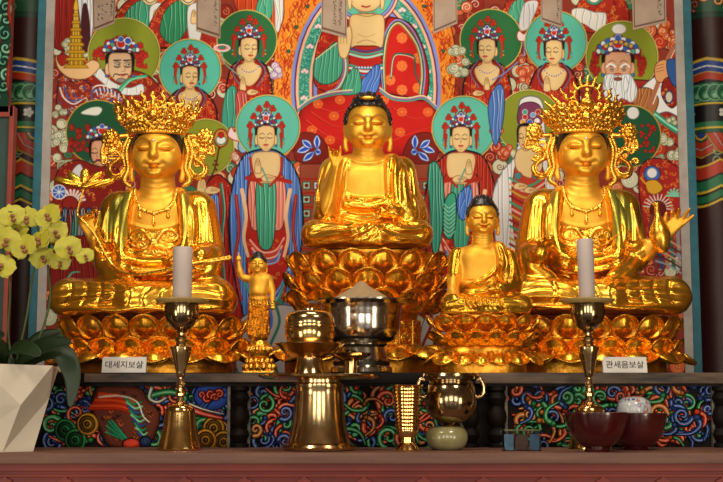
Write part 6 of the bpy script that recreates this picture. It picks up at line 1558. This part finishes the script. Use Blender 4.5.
# porcelain jar with blue and orange pattern
def jar_colors():
    n = 96; cv = Canvas(0, 0, 96, 60, 3, '#c9ccd0'); rr = random.Random(4)
    for k in range(70):
        x, y = rr.uniform(0, 96), rr.uniform(2, 58); c = rr.choice(['#2c4f9c', '#2c4f9c', '#c05a30', '#7a94c4'])
        if rr.random() < .5: cv.circ(x, y, rr.uniform(1, 2.6), c)
        else: cv.spiral(x, y, rr.uniform(2, 5), 1, rr.uniform(0, 6), c, 1.5, .6)
    cv.poly([(40, 20), (46, 14), (52, 24), (56, 18), (54, 32), (46, 36)], '#b8552c', '#2c4f9c', .8)
    return cv
t, zb = thing_at('porcelain_jar', 635, -.69, Z_TABLE, 'round white porcelain jar painted with blue and orange flowers behind a lacquer bowl', 'jar')
cv = jar_colors(); s = P(400, 400, -.69).x - P(399, 400, -.69).x
pr = dense([(11, zb), (13, 440), (15.5, 425), (17, 412), (16, 404), (11, 398.5), (3, 397), (.3, 396.8)], 5); n = 96; V = []; Cc = []
for j, (r_, z) in enumerate(pr):
    for k in range(n):
        a = 2 * math.pi * k / n; V.append((max(r_, .05) * s * math.cos(a), max(r_, .05) * s * math.sin(a), (zb - z) * s))
        Cc.append(cv.sample(np.array([float((k + 24) % n)]), np.array([60. * j / len(pr)]))[0][0])
Fq = [(j * n + k, j * n + (k + 1) % n, (j + 1) * n + (k + 1) % n, (j + 1) * n + k) for j in range(len(pr) - 1) for k in range(n)]
M['porcelain'] = attr_mat('painted_porcelain', .15, .5)
obj_from('jar_body', V, np.array(Fq), M['porcelain'], t, True, None, lin(np.clip(np.array(Cc), 0, 1)))

# ------------------------------------------------------------------ orchid in its faceted pot
YO = -1.06; so = P(400, 350, YO).x - P(399, 350, YO).x
t, zb = thing_at('plant_pot', -2, YO, Z_TABLE, 'white faceted ceramic pot at the end of the altar table', 'pot')
W = lambda px, y, pz: (P(px, pz, YO).x - t.location.x, y, P(px, pz, YO).z - t.location.z)
top = [W(-58, -.10, 365), W(-8, -.20, 364.5), W(56, -.06, 366), W(50, .16, 366), W(-10, .22, 365), W(-52, .14, 365)]
mid = [W(-46, -.16, 405), W(30, -.15, 405), W(48, .02, 398), W(20, .18, 400), W(-30, .16, 402), W(-54, .02, 400)]
bot = [W(-38, -.09, 449), W(10, -.11, 449), W(35, -.03, 449), W(28, .10, 449), W(-6, .13, 449), W(-36, .08, 449)]
for b in range(6): bot[b] = (bot[b][0], bot[b][1], 0.0)
inn = [(x * .93, y * .9, z - .004) for x, y, z in top]; low = [(x * .85, y * .82, z - .05) for x, y, z in top]
V = top + mid + bot + inn + low; Fc = []
for k in range(6):
    k2 = (k + 1) % 6
    Fc += [(k, k + 6, k2), (k2, k + 6, k2 + 6), (k + 6, k + 12, k2 + 6), (k2 + 6, k + 12, k2 + 12), (k, k2, k2 + 18, k + 18), (k + 18, k2 + 18, k2 + 24, k + 24)]
Fc += [tuple(range(17, 11, -1)), tuple(range(24, 30))]
o = obj_from('pot_body', V, Fc, M['white_pot'], t, False)
pot_top = t.location.z + low[0][2]

M['petal'] = principled('yellow_green_orchid', '#c4b83c', .5, noise=(30, .5, '#a3a42e'), sss=.15)
M['orchid_lip'] = principled('pink_orchid_lip', '#a0703c', .5, noise=(60, .5, '#7a3a34'))
M['leaf'] = principled('dark_orchid_leaf', '#183010', .5, noise=(10, .5, '#0e1f0a'))
M['stem'] = principled('green_stem', '#3c4a1c', .5)
M['bark'] = principled('bark_mix', '#3a281a', .9, noise=(40, .5, '#20150e'), bump=(60, 1))
pl = empty('orchid', (t.location.x, YO, pot_top), 'yellow green orchid with clustered blooms and dark leaves in the white pot', 'orchid')
OO = pl.location
def L3(px, pz, y=0.0):
    q = P(px, pz, YO + y); return (q.x - OO.x, q.y - OO.y, q.z - OO.z)
low_c = [(x * .99, y * .99, 0) for x, y, z in low]
MB().add(low_c + [(x, y, .012) for x, y, z in low_c], [tuple(range(5, -1, -1)), tuple(range(6, 12))] + [(k, (k + 1) % 6, (k + 1) % 6 + 6, k + 6) for k in range(6)]).build('bark', M['bark'], pl)
for pts, w in (([(12, 362, 0), (8, 330, .0), (10, 290, -.02), (4, 250, -.04), (-6, 228, -.06)], 1.3), ([(16, 362, .0), (26, 320, -.02), (32, 280, -.03), (40, 240, -.05), (30, 215, -.07), (8, 212, -.1)], 1.3),
               ([(20, 362, 0), (38, 340, .01), (50, 300, 0), (48, 260, -.02), (55, 235, -.03), (80, 246, -.05)], 1.3)):
    MB().tube([L3(*p) for p in spline(pts, 6)], w * so, w * so * .7, 8).build('stem', M['stem'], pl, True)
def leaf(pts, wmax, droop=.3):
    c = spline([L3(*p) for p in pts], 8); n = len(c); V = []; m = 6
    for i, p in enumerate(c):
        q = i / (n - 1); w = wmax * so * math.sin(math.pi * min(1, q * .93 + .07)) ** .6
        d = c[min(i + 1, n - 1)] - c[max(i - 1, 0)]; d = d / (np.linalg.norm(d) + 1e-9); sd = np.cross(d, (0, -.75, .65)); sd /= np.linalg.norm(sd) + 1e-9
        for j in range(m + 1):
            u = -1 + 2 * j / m; V.append(p + sd * w * u + np.array([0, .0, 1]) * (abs(u) ** 1.5) * w * droop)
    F_ = [(i * (m + 1) + j, i * (m + 1) + j + 1, (i + 1) * (m + 1) + j + 1, (i + 1) * (m + 1) + j) for i in range(n - 1) for j in range(m)]
    o = obj_from('leaf', V, F_, M['leaf'], pl, True); md = o.modifiers.new('s', 'SOLIDIFY'); md.thickness = .003
leaf([(14, 366, 0), (28, 356, -.03), (48, 347, -.06), (72, 343, -.08)], 12); leaf([(22, 368, .03), (44, 356, .02), (62, 356, 0), (72, 378, -.02), (70, 408, -.03)], 11)
leaf([(10, 366, .02), (0, 350, -.04), (-10, 340, -.1), (4, 336, -.16)], 11); leaf([(12, 368, 0), (-8, 352, 0), (-30, 344, .02), (-52, 352, .03)], 12); leaf([(18, 368, .06), (32, 350, .1), (44, 338, .14), (60, 332, .18)], 10)
leaf([(6, 368, -.02), (10, 352, -.1), (26, 350, -.16), (40, 356, -.20)], 10)
def bloom_mesh():
    mb = MB()
    def pet(a, L, w, cup):
        V = []; n = 8; m = 8
        for j in range(m + 1):
            v = j / m; ww = w * math.sin(math.pi * min(1, v * .86 + .12)) ** .55 * (1 if v < 1 else .3)
            for i in range(n + 1):
                u = -1 + 2 * i / n; x = ww * u; r = L * v * (1 - .08 * u * u); y = -cup * (v ** 1.5) + .10 * w * u * u - .03 * w * math.sin(6 * u + a * 3)
                V.append((r * math.cos(a) - x * math.sin(a), y, r * math.sin(a) + x * math.cos(a)))
        N = len(V); V += [(x, y + .0012, z) for x, y, z in V]
        F_ = []
        for j in range(m):
            for i in range(n):
                a_ = j * (n + 1) + i; F_.append((a_, a_ + 1, a_ + n + 2, a_ + n + 1)); F_.append((a_ + N, a_ + n + 1 + N, a_ + n + 2 + N, a_ + 1 + N))
        mb.add(V, F_)
    for a, L, w, cup in ((1.57, 11, 5, -1), (1.57 + 2.2, 11, 4.8, -1), (1.57 - 2.2, 11, 4.8, -1), (.25, 12, 7.6, 1.5), (math.pi - .25, 12, 7.6, 1.5)): pet(a, L * so, w * so, cup * so)
    return mb
bm0 = None
lipm = MB()
lipm.lathe([(.3 * so, -1.2 * so), (1.6 * so, -.4 * so), (1.9 * so, .8 * so), (1.2 * so, 2.2 * so), (.2 * so, 2.8 * so)], 12, (0, -2.4 * so, -1.2 * so)); lipm.lathe([(.2 * so, -3 * so), (1.6 * so, -1.5 * so), (2.4 * so, 0), (.6 * so, 1.2 * so)], 10, (0, -2.0 * so, -3.5 * so))
spots = [(-4, 222, -.06, 1.0), (12, 216, -.10, 1.0), (27, 218, -.08, .95), (48, 216, -.10, 1.05), (55, 232, -.09, 1.0), (40, 240, -.12, 1.0), (6, 240, -.14, 1.1), (24, 247, -.13, 1.05), (68, 248, -.11, 1.05), (85, 256, -.08, .7), (2, 266, -.13, 1.05), (-12, 246, -.1, 1.0), (42, 258, -.07, .95), (18, 230, -.06, .9), (-14, 272, -.1, 1.0), (60, 262, -.05, .8)]
rb = random.Random(21); bme = None
for i, (px, pz, y, sc_) in enumerate(spots):
    if bme is None:
        o = bloom_mesh().build('bloom', M['petal'], pl, True); l = lipm.build('lip', M['orchid_lip'], o, True); bme, lme = o.data, l.data
    else:
        o = bpy.data.objects.new('bloom', bme); COL.objects.link(o); o.parent = pl
        l = bpy.data.objects.new('lip', lme); COL.objects.link(l); l.parent = o
    o.location = L3(px, pz, y); o.scale = (sc_,) * 3
    o.rotation_euler = (rb.uniform(-.35, .1), rb.uniform(-.5, .5), rb.uniform(-.6, .6))
    o.scale = (sc_ * 1.22,) * 3

# ------------------------------------------------------------------ hanging paper plaques
M['plaque'] = principled('brown_paper', '#9c8878', .8, noise=(12, .5, '#8a7666')); M['plaque_edge'] = principled('dark_plaque_border', '#5a3a28', .6)
YH = .30
rp = random.Random(2)
plaq = [((91, -14), (118, -14), (115.5, 25), (93, 32), 'brown paper plaque with dark border hanging beside the painted pagoda', 4),
        ((196, -14), (221, -14), (221, 40.5), (196, 31), 'brown paper plaque with dark border hanging over the painted monk beside the white beard', 1),
        ((322, -14), (347, -14), (347, 40), (321, 31), 'brown paper plaque hanging beside the raised hand of the painted central figure', 2),
        ((433, -14), (456.5, -14), (457, 25), (433, 34), 'blank looking brown plaque hanging over the orange flames of the painted halo', 0),
        ((541, -14), (562, -14), (561, 29.5), (541, 21), 'brown paper plaque hanging over the edge of the painted teal halo', 1),
        ((632, -14), (665, -14), (665, 24), (633, 30), 'pale brown paper plaque hanging over the painted old bearded figure', 1)]
for i, (A, B, C_, D_, lab, cols) in enumerate(plaq):
    pa = [P(q[0], q[1], YH) for q in (A, B, C_, D_)]; pa[1].y -= .03; pa[2].y -= .03
    ctr = sum(pa, Vector()) / 4
    r = empty('hanging_plaque', ctr, lab, 'plaque', 'paper plaques hung before the painting')
    ext = []
    for q in (0, 1):                                       # run upward out of sight
        pa[q] = pa[q] + Vector((0, 0, .10))
    loc = [q - ctr for q in pa]
    def quad(f, dy, name, mat, par):
        c0 = sum(loc, Vector()) / 4; V = [c0 + (q - c0) * f + Vector((0, dy, 0)) for q in loc]; V += [v + Vector((0, .004, 0)) for v in V]
        return obj_from(name, V, [(0, 1, 2, 3), (7, 6, 5, 4), (0, 4, 5, 1), (1, 5, 6, 2), (2, 6, 7, 3), (3, 7, 4, 0)], mat, par, False)
    quad(1.0, 0, 'border', M['plaque'], r); quad(.93, -.001, 'inner_border', M['plaque_edge'], r); quad(.87, -.002, 'paper', M['plaque'], r)
    mb = MB(); wd = (loc[1] - loc[0]).length; hh = (loc[0] - loc[3]).length
    def at(u, v): 
        top_ = loc[0].lerp(loc[1], u); bot_ = loc[3].lerp(loc[2], u); return top_.lerp(bot_, v) + Vector((0, -.0035, 0))
    for cidx, u in enumerate({4: (.25, .42, .6, .82), 1: (.78, .3), 2: (.5, .72), 0: ()}[cols]):
        v = .42
        while v < .86:
            if not (cols == 1 and cidx == 1 and v > .5):
                for k in range(4):
                    du, dv = rp.uniform(-.04, .04), rp.uniform(-.015, .015); a = at(u + du, v + dv); b = at(u + du + rp.choice((.0, .07)), v + dv + rp.choice((.0, .022)) + .004)
                    e = (b - a); 
                    if e.length < 1e-5: continue
                    nrm = Vector((e.z, 0, -e.x)).normalized() * .0011
                    mb.add([a - nrm, b - nrm, b + nrm, a + nrm], [(0, 1, 2, 3)])
            v += .045 if cols != 4 or cidx == 3 else .07 if rp.random() < .8 else .13
    if mb.v: mb.build('writing', M['ink'], r)
    MB().tube([loc[0].lerp(loc[1], .5) + Vector((0, .002, 0)), loc[0].lerp(loc[1], .5) + Vector((0, .002, 1.2))], .0015, .0015, 6).build('cord', M['plaque_edge'], r)

# ------------------------------------------------------------------ painted columns and door edge
def dancheong(seed, w):
    """drawing unrolled on the column: x 0..w, y = photo row"""
    cv = Canvas(0, -20, w, 480, 2.2, '#35120f'); rr = random.Random(seed)
    cv.poly([(0, -20), (w, -20), (w, 12), (0, 12)], '#1d4a32', '#0a1a12', 1, False)
    for k in range(16): scroll(cv, rr.uniform(0, w), rr.uniform(-14, 8), 6, rr.uniform(0, 6), 1, rr.choice(['#8e2a1c', '#2f7a4c', '#c87a3a']), 2.6)
    cv.poly([(0, 12), (w, 12), (w, 17), (0, 17)], '#14392a', '#0a1a12', .8, False)
    cv.poly([(0, 17), (w, 17), (w, 58), (0, 58)], '#30110f', None, 0, False)
    B = [(58, 61, '#c8a82c'), (61, 66, '#24408a'), (66, 67.5, '#d8dcd8'), (67.5, 72, '#24408a'), (72, 73, '#c8a82c'), (73, 80, '#a8321c'), (80, 82, '#16140f'), (82, 102, '#1c5a3c'), (102, 104, '#c8a82c'), (104, 121, '#0e0e0e'), (121, 126, '#1f6a44'), (126, 128, '#c8a82c'), (128, 152, '#1f5238')]
    for a, b, c in B:
        x = np.linspace(0, w, 17); wob = 1.6 * np.sin(x / w * 8 * math.pi) if a < 82 else 0 * x
        cv.poly(np.r_[np.c_[x, a + wob], np.c_[x[::-1], (b + wob[::-1] if b < 82 else b + 0 * x)]], c, None, 0, False)
    for k in range(int(w / 9)):
        x = 5 + k * 9; cv.circ(x, 92, 8, '#1c5a3c', '#7ab08a', 1); cv.circ(x, 94, 5, '#2f7a4c', '#0e2a1c', 1); cv.circ(x, 95, 2.4, '#7ab08a')
    for k in range(int(w / 34) + 1):
        x = 17 + k * 34
        for t_ in range(5): cv.circ(x + 3.2 * math.cos(t_ * 1.257), 112 + 3.2 * math.sin(t_ * 1.257), 1.9, '#cfcfc4')
        cv.circ(x, 112, 1.3, '#cfcfc4')
    for k in range(int(w / 30) + 1):
        x = 2 + k * 30
        for q, c in ((26, '#c8a82c'), (24.5, '#a8321c'), (18, '#e0b0a0'), (16.5, '#a8321c'), (10, '#1f5238'), (8, '#d8a83c'), (5.5, '#24408a')):
            cv.poly([(x - q, 132), (x + q, 132), (x + q * .6, 132 + q * .72), (x, 132 + q), (x - q * .6, 132 + q * .72)], c, '#14100e', .4, False)
        for q in range(3): cv.spiral(x + 15, 150 + q * 9, 5, 1.2, q, '#7ab08a', 1.2, .6)
    for a, c in ((158, '#c8a82c'), (160, '#a8321c'), (172, '#16140f'), (174, '#1f6a44'), (184, '#c8a82c'), (186.5, '#16140f'), (189, '#1f6a44'), (196, '#16140f'), (197.5, '#c8a82c'), (200, '#30110f')):
        x = np.linspace(0, w, 25); ar = 7 * np.abs(np.sin(x / w * 4 * math.pi)) 
        cv.poly(np.r_[np.c_[x, a + ar], [(w, 480), (0, 480)]], c, None, 0, False)
    return cv
M['dancheong'] = attr_mat('painted_column_wood', .45, .35)
def column(name, px, rpx, Y, seed):
    cv = dancheong(seed, 160); c = P(px, 241, Y); r = rpx * (P(400, 241, Y).x - P(399, 241, Y).x); n = 160; zs = np.linspace(0.0, 4.0, 900)
    _, rows = PX(np.zeros(900), np.full(900, Y - r), zs)
    V = np.empty((900, n, 3)); a = np.linspace(0, 2 * math.pi, n, endpoint=False)
    V[:, :, 0] = c.x + r * np.sin(a)[None]; V[:, :, 1] = Y - r * np.cos(a)[None]; V[:, :, 2] = zs[:, None]
    # only rows -20..480 are drawn; above repeats dark wood
    rr_ = np.clip(rows, -19.5, 479); cx_ = (a / (2 * math.pi) * 160 + 80) % 160
    C_ = cv.sample(np.broadcast_to(cx_[None], (900, n)).astype(float), np.broadcast_to(rr_[:, None], (900, n)).astype(float))[0]
    f = np.array([(j * n + k, j * n + (k + 1) % n, (j + 1) * n + (k + 1) % n, (j + 1) * n + k) for j in range(899) for k in range(n)])
    o = obj_from(name, V.reshape(-1, 3), f, M['dancheong'], None, True, None, lin(np.clip(C_.reshape(-1, 3), 0, 1))); o['kind'] = 'structure'
    return o
column('column_left', 26, 27, .92, 5); column('column_right', 716, 26, .92, 6)
# carved bracket and door leaf in front of the column on the orchid's side
cvb = Canvas(-40, -14, 14, 112, 3, '#1a3a2c'); rr = random.Random(9)
for x, y, r_, d in ((6, 20, 7, 1), (5, 34, 7, -1), (6, 48, 6, 1), (4, 62, 7, -1), (7, 74, 6, 1), (4, 86, 6, -1), (6, 8, 7, -1)): scroll(cvb, x, y, r_, 1 + y * .1, d, '#5aa080' if d > 0 else '#2f7a5c', 3.2)
for x in (-30, -18, -6):
    for y in range(0, 110, 14): scroll(cvb, x, y, 7, y, 1, rr.choice(['#2f7a5c', '#8e2a1c', '#5aa080']), 3)
cvb.line([(12, -10), (9, 12), (13, 34), (10, 60), (8, 80), (12, 104)], '#8e2a1c', 3.4, 3.4, h=.8)
x0, x1 = P(-40, 50, .40).x, P(10.5, 50, .40).x
br = empty('carved_bracket', (x0, .40, P(0, 112, .40).z), 'green carved scroll bracket with red edging above the red door edge', 'bracket')
wparent(canvas_plane('bracket_carving', cvb, .40, x0, x1, P(0, 112, .4).z, P(0, -12, .4).z, .003, M['carved'], None, .012), br)
wparent(MB().box(x0, x1, .405, .45, P(0, 112, .4).z, P(0, -30, .4).z).build('backing', M['red_wood']), br)
M['door_red'] = principled('orange_red_paint', '#a03a24', .5, noise=(6, .5, '#7a2818')); M['door_teal'] = principled('dark_teal_board', '#2a4a44', .6, noise=(6, .5, '#1c3430'))
dz0, dz1 = P(0, 330, .42).z, P(0, 112, .42).z; xa, xb = P(-60, 241, .42).x, P(10, 241, .42).x
d = MB().box(xa, xb, .42, .46, Z_SHELF - .3, dz1 + .02, .004).build('door_1', M['door_teal']); d['kind'] = 'structure'
mb = MB(); mb.box(xb - .022, xb + .004, .40, .47, Z_SHELF - .3, dz1 + .03, .003); mb.box(xa, xb, .40, .47, dz1 - .03, dz1 + .03, .003)
o = mb.build('door_frame', M['door_red']); o.parent = d
# ------------------------------------------------------------------ room shell
M['wall'] = principled('dark_red_wall', '#2c0f0b', .7, noise=(3, .5, '#1c0a08'))
M['floor'] = principled('floor_boards', '#4a2c1c', .45, noise=(4, .5, '#2e1a10', (1, 6, 1)))
M['room'] = principled('warm_plaster', '#8a6c4a', .8, noise=(2, .5, '#6a5036'))
def struct(name, mb, mat):
    o = mb.build(name, mat); o['kind'] = 'structure'; return o
struct('wall_back', MB().box(-4.5, 4.5, 1.25, 1.35, 0, 4.6), M['wall'])
struct('wall_left', MB().box(-4.6, -4.5, -11, 1.35, 0, 4.6), M['room'])
struct('wall_right', MB().box(4.5, 4.6, -11, 1.35, 0, 4.6), M['room'])
struct('floor', MB().box(-4.6, 4.6, -11, 1.35, -.1, 0), M['floor'])
struct('ceiling', MB().box(-4.6, 4.6, -11, 1.35, 4.6, 4.7), M['room'])

# ------------------------------------------------------------------ light
def area(name, loc, tgt, size, power, col, sy=None):
    l = bpy.data.lights.new(name, 'AREA'); l.energy = power; l.color = col; l.shape = 'RECTANGLE'; l.size = size; l.size_y = sy or size
    o = bpy.data.objects.new(name, l); COL.objects.link(o); o.location = loc
    o.rotation_euler = (Vector(tgt) - Vector(loc)).to_track_quat('-Z', 'Y').to_euler(); return o
area('ceiling_lamp', (-1.6, -3.2, 4.3), (-.3, .1, 1.8), .7, 47, (1, .87, .68))
area('ceiling_lamp', (1.6, -3.2, 4.3), (.4, .1, 1.8), .7, 47, (1, .87, .68))
area('ceiling_lamp', (0, -1.2, 4.4), (0, .1, 1.8), 1.0, 32, (1, .9, .74), .5)
area('door_daylight', (-3.2, -9.5, 1.7), (0, 0, 1.9), 1.4, 84, (1, .95, .86), 2.6)
area('door_daylight', (0, -10, 1.9), (0, 0, 1.9), 2.2, 110, (1, .92, .80), 2.8)
area('door_daylight', (3.2, -9.5, 1.7), (0, 0, 1.9), 1.4, 84, (1, .93, .82), 2.6)
area('low_front_fill', (-2.6, -3.8, 1.0), (-.4, 0, 1.7), .5, 22, (1, .85, .62), 1.2)  # unseen low fill pair, added in front to brighten the gilding and petals
area('low_front_fill', (2.6, -3.8, 1.0), (.4, 0, 1.7), .5, 22, (1, .85, .62), 1.2)
w = bpy.data.worlds.new('world'); SC.world = w; w.use_nodes = True
w.node_tree.nodes['Background'].inputs[0].default_value = (1, .8, .6, 1); w.node_tree.nodes['Background'].inputs[1].default_value = .12

cam = bpy.data.cameras.new('camera'); co = bpy.data.objects.new('camera', cam); COL.objects.link(co)
cam.sensor_width = 36; cam.lens = 36 * FPX / 723.0; cam.clip_end = 60
co.location = CAM; co.rotation_euler = (math.pi / 2 + PITCH, 0, 0); SC.camera = co
SC.view_settings.view_transform = 'Standard'; SC.view_settings.look = 'None'; SC.view_settings.exposure = 0.0
SC.cycles.max_bounces = 6; SC.cycles.glossy_bounces = 4; SC.cycles.diffuse_bounces = 3
SC.cycles.sample_clamp_indirect = 6; SC.cycles.use_denoising = True
bpy.context.view_layer.update()
